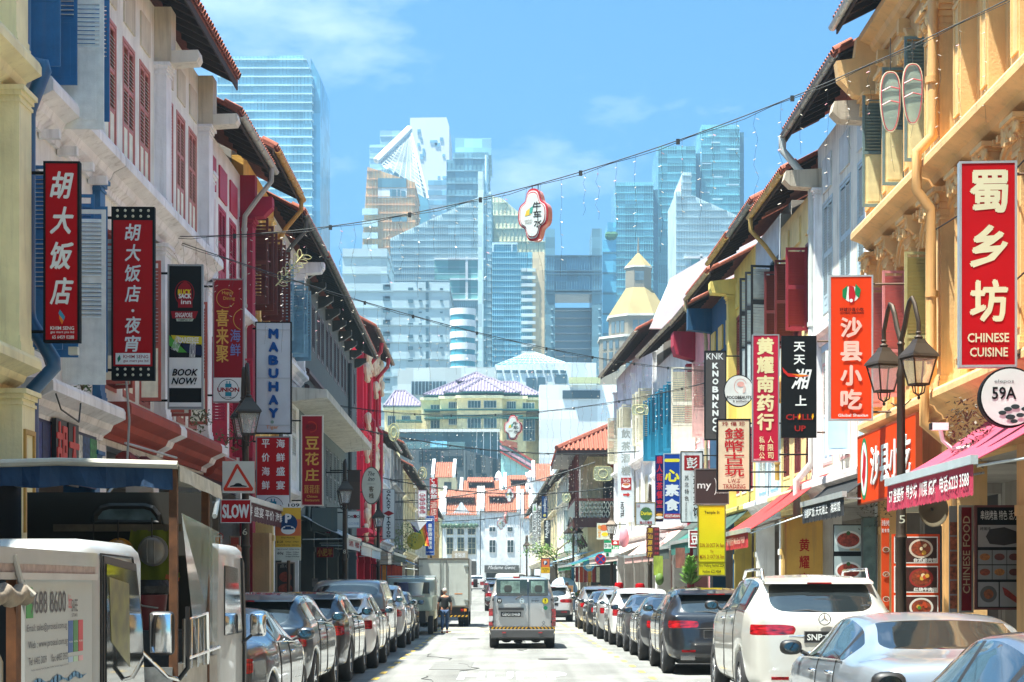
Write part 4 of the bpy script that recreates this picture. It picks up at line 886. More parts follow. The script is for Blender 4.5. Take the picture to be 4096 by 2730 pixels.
def tower(name,label,poly,Y,depth,wall,band=None,nb=0,bt=.35,mull=None,nm=0,side=None,glass=None,xr=None):
 """poly = outline of the street face in photo columns and rows; bands and mullions stand proud of it"""
 X=[(px(a,Y),pz(b,Y))for a,b in poly];r=empty(name,(X[0][0],Y,0),0,label,'tower');ox=X[0][0]
 X=[(a-ox,b)for a,b in X];m=MB();m.ext(X,0,depth,'y');m.build('wall',wall,r)
 xs=[a for a,b in X];zt=max(b for a,b in X);zb=max(0,min(b for a,b in X))
 def span(z): # horizontal extent of the outline at height z
  c=[]
  for(a,b),(c2,d)in zip(X,X[1:]+X[:1]):
   if(b-z)*(d-z)<0:c.append(a+(c2-a)*(z-b)/(d-b))
  c.sort();return(c[0],c[-1])if len(c)>1 else None
 def top(x):
  c=[]
  for(a,b),(c2,d)in zip(X,X[1:]+X[:1]):
   if(a-x)*(c2-x)<0:c.append(b+(d-b)*(x-a)/(c2-a))
  return max(c)if c else zt
 if nb:
  q=MB()
  for k in range(nb):
   z=zb+(zt-zb)*(k+.5)/nb;sp=span(z)
   if sp:q.box(sp[0]-.02,sp[1]+.1,-.35,-.02,z-bt/2,z+bt/2);q.box(sp[1]-.3,sp[1]+.3,0,depth,z-bt/2,z+bt/2)
  tag(q.build('floor_bands',band,r),kind='stuff')
 if nm:
  q=MB()
  for k in range(nm+1):
   x=min(xs)+.1+(max(xs)-min(xs)-.2)*k/nm;q.box(x-.09,x+.09,-.22,-.02,zb,top(x)-.1)
  tag(q.build('mullions',mull or band,r),kind='stuff')
 return r,ox
def panes(r,ox,Y,rects,mat,name='window',d=-.3):
 for(a,b,t,bt)in rects:
  m=MB();m.box(px(a,Y)-ox,px(b,Y)-ox,d,-.005,pz(bt,Y),pz(t,Y));m.build(name,mat,r)
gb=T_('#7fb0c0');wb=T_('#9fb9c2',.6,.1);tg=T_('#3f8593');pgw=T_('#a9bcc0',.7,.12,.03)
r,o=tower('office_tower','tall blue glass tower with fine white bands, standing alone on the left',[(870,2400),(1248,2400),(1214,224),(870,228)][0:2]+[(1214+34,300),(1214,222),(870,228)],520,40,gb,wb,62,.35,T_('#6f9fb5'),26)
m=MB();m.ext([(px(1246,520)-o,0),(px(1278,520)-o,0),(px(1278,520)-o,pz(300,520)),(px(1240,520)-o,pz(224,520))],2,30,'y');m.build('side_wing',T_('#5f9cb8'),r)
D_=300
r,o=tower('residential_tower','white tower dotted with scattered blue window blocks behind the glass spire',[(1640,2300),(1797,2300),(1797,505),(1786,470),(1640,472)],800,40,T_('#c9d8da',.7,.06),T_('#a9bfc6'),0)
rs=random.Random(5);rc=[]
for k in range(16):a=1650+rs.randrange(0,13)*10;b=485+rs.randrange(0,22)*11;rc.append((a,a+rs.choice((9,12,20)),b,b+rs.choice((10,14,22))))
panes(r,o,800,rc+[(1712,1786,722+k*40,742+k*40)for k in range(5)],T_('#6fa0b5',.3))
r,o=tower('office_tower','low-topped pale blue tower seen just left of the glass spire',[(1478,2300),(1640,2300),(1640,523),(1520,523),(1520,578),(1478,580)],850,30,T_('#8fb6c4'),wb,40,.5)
# glass spire
Y=700;r=empty('glass_spire_tower',(0,Y,0),0,'glass tower topped by a leaning open steel pyramid spire','tower');sp=T_('#a5c9d2',.4,.1)
m=MB();m.ext([(px(1505,Y),0),(px(1714,Y),0),(px(1714,Y),pz(800,Y)),(px(1505,Y),pz(690,Y))],0,25,'y');m.build('wall',T_('#5f98aa'),r)
ap=(px(1632,Y),12,pz(483,Y));bl_=[(px(1504,Y),0,pz(645,Y)),(px(1712,Y),0,pz(795,Y)),(px(1700,Y),26,pz(780,Y)),(px(1515,Y),26,pz(650,Y))]
m=MB();m.add([bl_[0],ap,(ap[0]-.6,8,ap[2]-14),(bl_[0][0]+4,0,bl_[0][2]-3)],[(0,1,2,3)]);m.tube([bl_[0],ap],1.3,6);m.build('white_blade',T_('#d5e2e4',.5,.05),r)
m=MB()
for q in bl_:m.tube([q,ap],.55,5)
for k in range(1,16):
 t=k/16;ring=[tuple(Vector(q)*(1-t)+Vector(ap)*t)for q in bl_];m.tube(ring+[ring[0]],.2,4)
 ring2=[tuple(Vector(q)*(1-t-.06)+Vector(ap)*(t+.06))for q in bl_]
 if k<15:
  for a,b in((0,1),(1,0),(1,2),(2,1)):m.tube([ring[a],ring2[b]],.12,4)
for k in range(1,9):
 t=k/9;m.tube([tuple(Vector(bl_[0])*(1-t)+Vector(bl_[1])*t),ap],.16,4)
m.build('steel_lattice',T_('#b9cfd3',.5),r,kind='stuff')
m=MB();m.ext([(px(1555,Y),pz(700,Y)),(px(1640,Y),pz(720,Y)),(px(1622,Y),pz(602,Y))],6,20,'y');m.build('inner_glass',T_('#5f98aa'),r)
# orange tower
Y=640;r,o=tower('orange_tower','slant-topped tower clad in pale orange panels with a cut-out window',[(1448,2300),(1662,2300),(1660,730),(1470,668),(1448,1000)],Y,30,T_('#cf9a66',.5,.25),T_('#b98f66',.6),48,.25,T_('#b8a890',.6),16)
panes(r,o,Y,[(1512,1628,755,792)],T_('#d5dcd8',.5),'white_band');panes(r,o,Y,[(1512,1625,715,752),(1560,1585,760,788),(1590,1600,760,788),(1605,1622,765,788),(1568,1628,870,888)],T_('#4f7480',.2),d=-.45)
panes(r,o,Y,[(1450,1512,838+k*48,862+k*48)for k in range(5)],T_('#a9c2c8',.5),'balcony',d=-1.5)
# dark teal tower
Y=720;r,o=tower('office_tower','dark teal glass tower with a lighter upper box behind the long slanted roof',[(1786,2300),(1955,2300),(1955,610),(1812,610),(1812,640),(1786,640)],Y,40,T_('#6a97a3'),T_('#7fa3ad'),34,.5,T_('#6f97a3'),10)
m=MB();m.box(px(1820,Y)-o,px(1965,Y)-o,4,44,pz(612,Y),pz(543,Y));m.build('upper_box',T_('#8fbcc8'),r)
panes(r,o,Y,[(1806+rs.randrange(0,12)*11,1806+rs.randrange(0,12)*11+9,0,0)for k in range(0)],gb)
# slanted grey tower
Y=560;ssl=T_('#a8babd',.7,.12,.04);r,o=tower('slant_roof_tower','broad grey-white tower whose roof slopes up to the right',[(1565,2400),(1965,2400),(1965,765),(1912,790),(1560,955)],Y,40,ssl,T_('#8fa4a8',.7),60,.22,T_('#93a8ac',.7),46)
panes(r,o,Y,[(1738,1865,1035,1120),(1800,1865,1120,1200),(1870,1910,1035,1200)],T_('#5a8b88'),'glazing')
panes(r,o,Y,[(1738,1942,1035,1041),(1800,1942,1116,1122),(1800,1942,1198,1204),(1900,1942,1278,1284),(1900,1942,1360,1366)],T_('#cfd9d9',.6),'white_beam',d=-.9);panes(r,o,Y,[(1862,1872,1030,1205)],T_('#cfd9d9',.6),'white_post',d=-.8)
m=MB();m.box(px(1912,Y)-o,px(1934,Y)-o,-1,12,0,pz(690,Y));m.build('service_shaft',T_('#b0c2c4',.7),r)
m=MB();m.tube([(px(1945,Y)-o,2,pz(800,Y)),(px(1945,Y)-o,2,pz(615,Y))],.5,6);m.build('mast',wb,r)
# lower grey apartment slab left with small windows
Y=500;r,o=tower('apartment_slab','wide pale grey apartment slab with rows of small windows, above the red shophouse',[(1370,2400),(1798,2400),(1798,1130),(1548,1130),(1548,995),(1370,995)],Y,30,T_('#93a5a9',.8,.1,.03),T_('#7c9095',.8),20,.3)
rc=[]
for k in range(9):
 y=1140+k*47
 rc+=[(1532,1560,y,y+18),(1540,1560,y,y+8),(1633,1652,y+12,y+26),(1703,1714,y-15,y+15),(1675,1687,y+14,y+20),(1760,1771,y+14,y+20)]
panes(r,o,Y,rc,T_('#33525c',.2))
panes(r,o,Y,[(1660+0*k,1662,1000+k*47,1030+k*47)for k in range(3)],T_('#7c9095',.8),'rib')
# striped round tower
Y=470;r=empty('round_tower',(px(1848,Y),Y+8,0),0,'short rounded tower striped in white bands and teal glass','tower')
m=MB();hw_=px(1900,Y)-px(1848,Y);z1=pz(1220,Y);m.lathe([(hw_*.97,0),(hw_*.97,z1-.5),(0,z1-.4)],(0,0,0),28);m.build('glass_drum',T_('#2f7f8c',.15),r,smooth=True)
for k in range(8):m=MB();z=z1-k*2.95;m.lathe([(hw_*.9,z-1.6),(hw_*1.02,z-1.6),(hw_*1.02,z),(hw_*.9,z)],(0,0,0),28);m.build('white_band',T_('#d5dddd',.6,.05),r,smooth=True)
# curved-top tower and balconied tower
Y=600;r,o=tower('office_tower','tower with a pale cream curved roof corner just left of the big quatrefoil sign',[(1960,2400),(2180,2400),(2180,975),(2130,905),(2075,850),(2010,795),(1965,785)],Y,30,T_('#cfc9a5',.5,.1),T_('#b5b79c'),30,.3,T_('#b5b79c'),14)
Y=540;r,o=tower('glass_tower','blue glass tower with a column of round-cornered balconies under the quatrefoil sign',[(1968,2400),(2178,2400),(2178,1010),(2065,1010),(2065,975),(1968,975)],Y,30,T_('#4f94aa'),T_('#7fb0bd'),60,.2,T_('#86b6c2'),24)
for k in range(13):m=MB();z=pz(1090+k*30,Y);m.box(px(2085,Y)-o,px(2142,Y)-o,-1.6,-.02,z,z+.9);m.build('balcony',T_('#b9c9cc',.6),r)
m=MB();m.box(px(2130,Y)-o,px(2178,Y)-o,-.6,20,0,pz(1010,Y));m.build('orange_strip',T_('#cfae86',.6),r)
m=MB();m.box(px(1968,Y)-o,px(2070,Y)-o,-.5,-.02,pz(980,Y),pz(972,Y));m.box(px(1968,Y)-o,px(1975,Y)-o,-.5,-.02,pz(1010,Y),pz(980,Y));m.box(px(2045,Y)-o,px(2050,Y)-o,-.5,-.02,pz(1010,Y),pz(980,Y));m.build('white_frame',wb,r)
# twin tower with bridge
Y=580;r=empty('bridge_tower',(0,Y,0),0,'twin dark towers joined by a high glass bridge over a gap','tower');ds=T_('#5c828e')
for a,b,t in((2182,2220,915),(2368,2408,915)):m=MB();m.box(px(a,Y),px(b,Y),0,20,0,pz(t,Y));m.build('pylon',ds,r)
m=MB();m.box(px(2220,Y),px(2368,Y),1,18,pz(1165,Y),pz(1025,Y));m.build('bridge',T_('#6aa6bd',.12),r)
for y in(1022,1082,1095,1160,1172):m=MB();m.box(px(2182,Y),px(2408,Y),-.5,18.5,pz(y+5,Y),pz(y,Y));m.build('bridge_beam',T_('#3d5e6c'),r)
m=MB()
for k in range(22):x=2184+k*10.2;m.box(px(x,Y),px(x+1.2,Y),-.2,.98,pz(1165,Y),pz(1027,Y))
tag(m.build('mullions',T_('#6fa5bb'),r),kind='stuff')
for k in range(9):
 y=1225+k*31;m=MB();m.box(px(2216,Y),px(2374,Y),8,10,pz(y+4,Y),pz(y,Y));m.build('slab_edge',T_('#c5ccc8',.6),r)
m=MB();m.box(px(2218,Y),px(2372,Y),10.5,12,0,pz(1212,Y));m.build('mirror_glass',M('#b5d3e0',.5,var=.1,vs_=.05),r)  # matte pale blue painted in place of the sky this glass mirrors
for sx in(2195,2385):
 for k in range(10):m=MB();m.box(px(sx+8,Y),px(sx+17,Y),-.3,-.02,pz(1240+k*33,Y),pz(1236+k*33,Y));m.build('light_slot',wb,r)
# blue stepped towers right
for nm_,lb,pol,Y,c in(('glass_tower','teal glass tower with flat top, left and lowest of the three behind the pyramid roof',[(2462,2400),(2612,2400),(2612,730),(2462,730)],680,'#6aa5b2'),('glass_tower','teal glass tower in the middle of the three on the right',[(2632,2400),(2782,2400),(2782,585),(2632,585)],690,'#6fabb2'),('glass_tower','tallest teal glass tower, rightmost, with short white dashes',[(2806,2400),(2958,2400),(2958,500),(2806,500)],700,'#76b2b8')):
 r,o=tower(nm_,lb,pol,Y,30,T_(c,.12,.35,.06),T_('#74b3bd'),56,.18,T_('#74b3bd'),16)
 if pol[0][0]==2806:
  panes(r,o,Y,[(2830,2858,540,546),(2845,2880,568,574),(2905,2955,595,601),(2808,2845,652,658),(2850,2890,706,712),(2905,2955,737,743),(2812,2838,768,774),(2850,2890,795,801),(2930,2950,680,686)],wb,'white_dash')
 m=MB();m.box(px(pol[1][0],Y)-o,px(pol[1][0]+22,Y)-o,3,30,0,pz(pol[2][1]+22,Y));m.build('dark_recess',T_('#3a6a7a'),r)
Y=600;r,o=tower('glass_tower','narrow blue glass tower with stacked boxes between the bridge and the teal towers',[(2410,2400),(2465,2400),(2465,890),(2430,890),(2430,960),(2410,960)],Y,20,T_('#4f9dbb',.12),T_('#3d6f82'),18,.6)
m=MB()
for k in range(12):m.ell((px(2440+rs.uniform(-6,18),Y)-o,0,pz(945+rs.uniform(-6,6),Y)),(1.2,1.2,1),6,4)
m.build('roof_garden',M('#3c6b4a',.9),r)
# slanted grey tower right
Y=570;r,o=tower('slant_roof_tower','pale grey tower on the right whose roof slopes down to the right',[(2704,2400),(2960,2400),(2960,868),(2765,780),(2765,690),(2730,690),(2725,765),(2704,768)],Y,30,ssl,T_('#8fa4a8',.7),60,.22,T_('#93a8ac',.7),24)
panes(r,o,Y,[(2765,2862,1035,1115),(2765,2862,1120,1180)],T_('#4e868a'),'glazing');panes(r,o,Y,[(2735,2870,1028,1036),(2735,2870,1110,1117),(2800,2809,1018,1190)],T_('#cfd9d9',.6),'white_beam',d=-.9)
# octagonal tower with golden pyramid roof
Y=450;cx=px(2570,Y);r=empty('octagonal_tower',(cx,Y+15,0),0,'beige stepped tower crowned by a straw-yellow octagonal pyramid roof and lantern','tower')
bg2=M('#857d6c',.9,var=.15,vs_=.3);yr=M('#9c8a58',.9,var=.15,vs_=.3);W=lambda x:px(x,Y)-cx
def octa(w,z0,z1,mat,nm,w2=None):
 m=MB();w2=w if w2 is None else w2;m.lathe([(w,z0),(w2,z1)],(0,0,0),8,'z',pi/8,pi/8+2*pi);m.lathe([(w2,z1),(0,z1)],(0,0,0),8,'z',pi/8,pi/8+2*pi);return m.build(nm,mat,r)
c8=1/cos(pi/8)
octa(W(2730)*c8,0,pz(1335,Y),bg2,'lower_body');octa(W(2735)*c8,pz(1335,Y),pz(1325,Y),T_('#c5bfae',.7),'cornice')
octa(W(2690)*c8,pz(1325,Y),pz(1245,Y),bg2,'upper_body');octa(W(2698)*c8,pz(1245,Y),pz(1236,Y),T_('#c5bfae',.7),'cornice')
octa(W(2696)*c8,pz(1236,Y),pz(1118,Y),yr,'roof',W(2622)*c8);octa(W(2622)*c8,pz(1118,Y),pz(1035,Y),bg2,'lantern');octa(W(2626)*c8,pz(1035,Y),pz(1028,Y),T_('#c5bfae',.7),'cornice');octa(W(2624)*c8,pz(1028,Y),pz(970,Y),yr,'lantern_roof',.3)
m=MB();m.tube([(0,0,pz(972,Y)),(0,0,pz(905,Y))],[.35,.1],6);m.build('mast',bg2,r)
dk2=T_('#4d5f66',.2);ro_=15
def owin(w,za,zb,xs_,tw):
 for x in xs_:
  q=MB();q.box(W(x),W(x+tw),-w-.12,-w+.3,pz(zb,Y),pz(za,Y));q.build('window',dk2,r)
owin(W(2622),1052,1090,(2552,),38);owin(W(2690),1262,1310,(2540,2566,2590),20);owin(W(2730),1345,1378,(2510,2540,2570,2600),22);owin(W(2730),1392,1470,(2510,2540,2570,2600),22)
for sgn in(-1,1):
 for(w,za,zb)in((W(2690),1262,1310),(W(2730),1345,1378),(W(2730),1392,1470)):
  for t in(.3,.55,.8): # windows on the two slanting faces
   a=Vector((sgn*w*math.tan(pi/8),-w,0));b=Vector((sgn*w,-w*math.tan(pi/8),0));p=a+(b-a)*t;d=(b-a).normalized();n=Vector((sgn,-1,0)).normalized()*.15;z0,z1=pz(zb,Y),pz(za,Y)
   p1=p-d*.55+n;p2=p+d*.55+n;q=MB();q.add([(p1.x,p1.y,z0),(p2.x,p2.y,z0),(p2.x,p2.y,z1),(p1.x,p1.y,z1),(p1.x-n.x*2,p1.y-n.y*2,z0),(p2.x-n.x*2,p2.y-n.y*2,z0),(p2.x-n.x*2,p2.y-n.y*2,z1),(p1.x-n.x*2,p1.y-n.y*2,z1)],[(0,1,2,3),(0,4,5,1),(1,5,6,2),(2,6,7,3),(3,7,4,0)]);q.build('window',dk2,r)
# low white podiums, glass pyramid
Y=400;r,o=tower('podium_block','long pale grey podium with a dark window grid behind the lilac roofs',[(1590,2400),(1985,2400),(1985,1470),(1622,1472),(1622,1482),(1590,1482)],Y,20,T_('#a4adab',.85,.12,.06),None,0)
panes(r,o,Y,[(1645,1785,1527,1580)],T_('#33474e',.2),'glazing')
m=MB()
for k in range(11):m.box(px(1645+k*14,Y)-o,px(1646.5+k*14,Y)-o,-.5,-.31,pz(1580,Y),pz(1527,Y))
m.build('mullion_grid',wb,r,kind='stuff')
Y=420;r,o=tower('podium_block','white podium with a strip of dark windows under the glass pyramid',[(1980,2400),(2450,2400),(2450,1540),(2385,1540),(2385,1452),(2270,1450),(1980,1462)],Y,20,T_('#b9c4c6',.8,.1,.05),None,0)
panes(r,o,Y,[(1985+k*32,2008+k*32,1482,1493)for k in range(9)]+[(2105,2145,1512,1560),(2220,2268,1500,1536),(2150,2180,1510,1580)],T_('#35505a',.2))
m=MB();Yp=5;m.add([(px(1980,Y)-o,0,pz(1462,Y)),(px(2275,Y)-o,0,pz(1455,Y)),(px(2275,Y)-o,25,pz(1458,Y)),(px(1980,Y)-o,25,pz(1462,Y)),(px(2105,Y)-o,12,pz(1388,Y)),(px(2150,Y)-o,12,pz(1388,Y))],[(0,1,5,4),(1,2,5),(2,3,4,5),(3,0,4)]);m.build('glass_pyramid',M('#3f8a90',.2,var=.4,vs_=.3),r)
m=MB()
for k in range(14):
 a=(px(1980+k*22.7,Y)-o,-.1,pz(1462-k*.5,Y));b=(px(2105+k*3.4,Y)-o,11.9,pz(1386,Y));m.tube([a,b],.07,4)
for k in range(1,7):t=k/7;m.tube([(px(1980+125*t,Y)-o,12*t-.1,pz(1462-75*t,Y)),(px(2275-125*t,Y)-o,12*t-.1,pz(1456-68*t,Y))],.1,4)
m.build('pyramid_frame',wb,r,kind='stuff')
Y=330;r,o=tower('podium_block','low white block with a long dark window right of the hotel roofs',[(2158,2400),(2480,2400),(2480,1540),(2158,1540)],Y,12,T_('#c2c8c6',.8,.1,.05),None,0)
panes(r,o,Y,[(2250,2400,1563,1596)],T_('#30444c',.2));panes(r,o,Y,[(2275,2400,1512,1536)],M('#b9bf90',.7),'olive_screen',d=-1)
# ---------------------------------------------------------------- hanging signs
def col(c,r=.55):return M(c,r+.1,var=.08,vs_=2,spec=.08)
RED_=col('#a80812');WH=col('#d9dcd8');GOLD=col('#c99b45');DKR=col('#8c1420');BLK=col('#141516');BRN=M('#5d4a3c',.4,metal=.5,var=.1)
class Sign:
 """flat box sign; u runs 0..1 from left to right, v 0..1 from top to bottom on its front face"""
 def __init__(g,loc,rz,w,h,label,face,frame=None,t=.14,name='hanging_sign',cat='sign',group=None,fr=.03,lit=None,shape='box'):
  g.w,g.h,g.t=w,h,t;g.root=empty(name,loc,rz,label,cat,group);m=MB()
  if shape=='box':
   m.box(-w/2+fr*.6,w/2-fr*.6,-t/2,t/2,-h/2+fr*.6,h/2-fr*.6);m.build('panel',face,g.root)
   if frame:
    q=MB();a,b=w/2,h/2;e=t/2+.005
    q.box(-a,-a+fr,-e,e,-b,b);q.box(a-fr,a,-e,e,-b,b);q.box(-a+fr,a-fr,-e,e,b-fr,b);q.box(-a+fr,a-fr,-e,e,-b,-b+fr);q.build('frame',frame,g.root)
  elif shape=='oval':
   def ell(r,y0,y1,mat,nm):
    m=MB();n=36;P=[(w/2*r*cos(2*pi*k/n),h/2*r*sin(2*pi*k/n))for k in range(n)];m.ext(P,y0,y1,'y');m.build(nm,mat,g.root)
   ell(1,-t/2,t/2,frame or BLK,'rim');ell(.94,-t/2-.012,t/2+.012,face,'panel')
  g.y=-t/2-(.014 if shape=='oval' else .002);g.k=0
 def X(g,u):return(u-.5)*g.w
 def Z(g,v):return(.5-v)*g.h
 def text(g,body,u0,v0,u1,v1,mat,**kw):
  g.k+=1;kw.setdefault('bold',.01);dy=kw.pop('dy',0)
  letters(g.root,body,g.X(u0),g.X(u1),g.Z(v1),g.Z(v0),mat,g.y-(.0011*g.k)-dy,**kw);return g
 def rect(g,u0,v0,u1,v1,mat,nm='field'):
  g.k+=1;m=MB();m.box(g.X(u0),g.X(u1),g.y-(.0011*g.k),g.y+.0,g.Z(v1),g.Z(v0));m.build(nm,mat,g.root);return g
 def poly(g,pts,mat,nm='emblem'):
  g.k+=1;m=MB();m.add([(g.X(u),g.y-(.0011*g.k),g.Z(v))for u,v in pts],[tuple(range(len(pts)))]);m.build(nm,mat,g.root);return g
 def disc(g,u,v,r,mat,nm='emblem',ry=None,n=24):
  g.k+=1;m=MB();ry=r if ry is None else ry;m.add([(g.X(u)+r*cos(2*pi*k/n),g.y-(.0011*g.k),g.Z(v)+ry*sin(2*pi*k/n))for k in range(n)],[tuple(range(n))]);m.build(nm,mat,g.root);return g
 def ring(g,u,v,r,w,mat,nm='ring',ry=None,a0=0,a1=360):
  g.k+=1;m=MB();ry=r if ry is None else ry;n=28;y=g.y-(.0011*g.k);vs=[]
  for k in range(n+1):
   a=R(a0+(a1-a0)*k/n);vs+=[(g.X(u)+r*cos(a),y,g.Z(v)+ry*sin(a)),(g.X(u)+(r-w)*cos(a),y,g.Z(v)+(ry-w)*sin(a))]
  m.add(vs,[(2*k,2*k+1,2*k+3,2*k+2)for k in range(n)]);m.build(nm,mat,g.root);return g
 def bars(g,side,n=2,reach=None,mat=BLK,top=.06):
  X=g.root.location.x;Y=g.root.location.y;wx=FX(side,Y);sg=1 if side=='L' else-1;L=abs(wx-X)-g.w/2*cos(g.root.rotation_euler.z)+.02
  for k in range(n):
   z=g.h/2*(1-2*top)*(1-2*k/max(1,n-1))if n>1 else g.h*.4;m=MB();xe=-sg*g.w/2
   m.tube([(xe,0,z),(xe-sg*L,0,z)],.022,6);m.box(min(xe-sg*L,xe-sg*L-sg*.03),max(xe-sg*L,xe-sg*L-sg*.03),-.06,.06,z-.12,z+.12);m.build('bracket',mat,g.root)
  return g
def psign(x0,y0,x1,y1,Y,label,face,frame=None,yaw=0,**kw):
 """sign whose front covers the photo rectangle x0..x1, y0..y1 at distance Y"""
 X0,X1,Z0,Z1=px(x0,Y),px(x1,Y),pz(y1,Y),pz(y0,Y)
 return Sign(((X0+X1)/2,Y,(Z0+Z1)/2),R(yaw),X1-X0,Z1-Z0,label,face,frame,**kw)
# left side
g=psign(178,650,322,1372,24.2,'red vertical sign 胡大饭店 with a black case, nearest sign on the left',RED_,BLK,yaw=2,t=.13)
for k,ch in enumerate('胡大饭店'):g.text(ch,.2,.06+k*.195,.82,.205+k*.195,WH,bold=.03,italic=.25)
g.poly([(.42,.84),(.46,.82),(.60,.86),(.56,.885),(.48,.87)],col('#3f8fa8'));g.poly([(.44,.85),(.56,.88),(.52,.905),(.44,.87)],col('#d9772a'))
g.text('KHIM SENG',.2,.913,.85,.933,WH,bold=.02).text('gas mart pte ltd',.2,.938,.85,.955,WH).text('65 6459 0288',.25,.963,.85,.982,WH);g.bars('L')
g=psign(449,831,620,1523,28.2,'red vertical sign 胡大饭店夜宵 with dotted black ends, second on the left',RED_,BLK,yaw=2,t=.12)
g.rect(.03,.005,.97,.078,BLK).rect(.03,.92,.97,.995,BLK)
for k,ch in enumerate('胡大饭店'):g.text(ch,.32,.10+k*.118,.68,.195+k*.118,WH,bold=.02,italic=.15)
g.disc(.5,.60,.022,WH);g.text('夜',.32,.635,.68,.73,WH,bold=.02,italic=.15).text('宵',.32,.745,.68,.835,WH,bold=.02,italic=.15)
g.rect(.1,.845,.9,.91,WH).text('KHIM SENG',.28,.855,.86,.875,DKR).text('gas mart pte ltd',.28,.882,.86,.9,DKR).poly([(.16,.90),(.14,.875),(.2,.855),(.22,.88)],col('#2f6f5a'))
for j in(.022,.055,.937,.970):
 for k in range(5):
  m=MB();m.ell((g.X(.14+k*.18),g.y,g.Z(j)),(.022,.015,.022),10,6);m.build('bulb',M('#c9c6ad',.3),g.root,smooth=True)
g.bars('L')
g=psign(672,1060,814,1638,32.8,'black and white vertical sign of the Rucksack Inn saying BOOK NOW',BLK,M('#8c9090',.4),yaw=1.5,t=.1)
g.rect(.05,.645,.95,.855,WH).rect(.05,.955,.95,.985,WH).ring(.48,.2,.17,.014,DKR,ry=.22).poly([(.3,.3),(.3,.16),(.4,.13),(.5,.115),(.62,.14),(.68,.17),(.7,.3)],DKR)
g.text('RUCK',.3,.175,.66,.21,col('#d9c21f'),bold=.05).text('SACK',.32,.205,.66,.235,WH,bold=.05).text('inn',.38,.245,.66,.275,WH,bold=.02)
g.poly([(.1,.325),(.86,.325),(.78,.375),(.14,.375)],DKR).text('SINGAPORE',.22,.335,.7,.368,WH,bold=.02).poly([(.24,.375),(.74,.375),(.7,.395),(.26,.395)],col('#a9b5a4')).text('TEMPLE ST',.3,.379,.68,.392,BLK)
g.poly([(.1,.49),(.97,.5),(.97,.555),(.2,.54)],col('#c2b51f')).text('CAREFREE',.3,.505,.88,.545,WH,bold=.02).poly([(.05,.49),(.55,.61),(.3,.61),(.05,.56)],col('#4c9a3a')).text('HYPERLOCAL',.06,.525,.48,.575,WH,rot=R(-22)).poly([(.4,.55),(.97,.565),(.97,.635),(.55,.61)],col('#1b2140')).text('KICKASS',.48,.57,.94,.61,WH,rot=R(-4),bold=.02)
g.text('BOOK',.14,.725,.85,.77,BLK,bold=.03,italic=.3).text('NOW!',.12,.785,.82,.83,BLK,bold=.03,italic=.3);g.bars('L')
g=psign(852,1117,978,1612,37.4,'dark red sign 喜来聚 海鲜 with the round UNION gas badge below it',DKR,M('#8c7f80',.5),yaw=1.5,t=.1)
g.ring(.42,.16,.19,.012,GOLD,a0=40,a1=330).text('Happy',.3,.1,.66,.135,GOLD).text('Dining',.34,.145,.7,.18,GOLD)
for k,ch in enumerate('喜来聚'):g.text(ch,.12,.25+k*.145,.5,.385+k*.145,col('#d3a44e'),bold=.02)
for k,ch in enumerate('海鲜'):g.text(ch,.56,.41+k*.115,.88,.51+k*.115,col('#6f7fb5'),bold=.01)
g.ring(1.0,.33,.22,.014,GOLD,a0=110,a1=250)
def union(g,v0,v1):
 c=(v0+v1)/2;r=min((v1-v0)*g.h*.44,g.w*.42);g.rect(.03,v0,.97,v1,WH);g.ring(.5,c,r,.012,BLK);k=r/g.h
 g.rect(.40,c-k*.55,.60,c+k*.65,col('#1f8096')).rect(.44,c-k*.8,.47,c-k*.55,col('#1f8096')).rect(.53,c-k*.8,.56,c-k*.55,col('#1f8096')).rect(.14,c-k*.2,.86,c+k*.25,WH).text('UNION',.16,c-k*.17,.84,c+k*.22,DKR,bold=.05).text('GROUP OF COMPANIES',.3,c+k*.72,.7,c+k*.84,BLK)
union(g,.80,.99);g.bars('L')
g=psign(1022,1289,1167,1737,43.8,'white vertical light box with blue letters MABUHAY',M('#b9c3c6',.4,var=.08),BLK,yaw=2,t=.12)
for k,ch in enumerate('MABUHAY'):g.text(ch,.39,.07+k*.118,.62,.145+k*.118,col('#0f4a8a'),bold=.06,depth=.04,dy=.03)
g.text('Tiger',.3,.925,.64,.965,col('#d98a3a'),bold=.01).disc(.47,.895,.04,col('#7f9a8a'))
for v in(.07,.5,.92):g.rect(.03,v,.97,v+.006,col('#a9b3b5'))
g.bars('L')
g=psign(1024,1747,1162,2083,43.2,'red board 平价海鲜 海鲜盛宴 with the UNION gas badge under it',RED_,M('#7a7f80',.4),yaw=1,t=.1)
for k,ch in enumerate('平价海鲜'):g.text(ch,.18,.035+k*.165,.4,.135+k*.165,WH,bold=.02)
for k,ch in enumerate('海鲜盛宴'):g.text(ch,.6,.035+k*.165,.84,.135+k*.165,WH,bold=.02)
union(g,.70,.985);g.bars('L')
g=psign(1205,1662,1293,2025,53,'dark red vertical restaurant sign with gold letters 豆花庄',DKR,M('#c9c2b5',.5),t=.1)
for k,ch in enumerate('豆花庄'):g.text(ch,.2,.24+k*.175,.8,.375+k*.175,GOLD,bold=.02)
g.text('豆花庄\n豆花庄',.14,.77,.84,.86,GOLD).text('Chinese\nRestaurant',.18,.88,.84,.95,GOLD).ring(.45,.13,.18,.03,col('#b0301f'),ry=.16,a0=-100,a1=120).text('老四川',.2,.1,.75,.16,col('#5c1a14'));g.bars('L')
g=psign(1390,1881,1442,2042,66,'plain brown board over a dark panel before the oval inn sign',M('#4a3627',.7),None,t=.1);g.rect(.03,.03,.97,.3,M('#3f2e22',.7));g.bars('L')
g=psign(1388,2044,1441,2114,65,'small white board of the hair studio with a red dot',WH,M('#8c8f90',.5),t=.08)
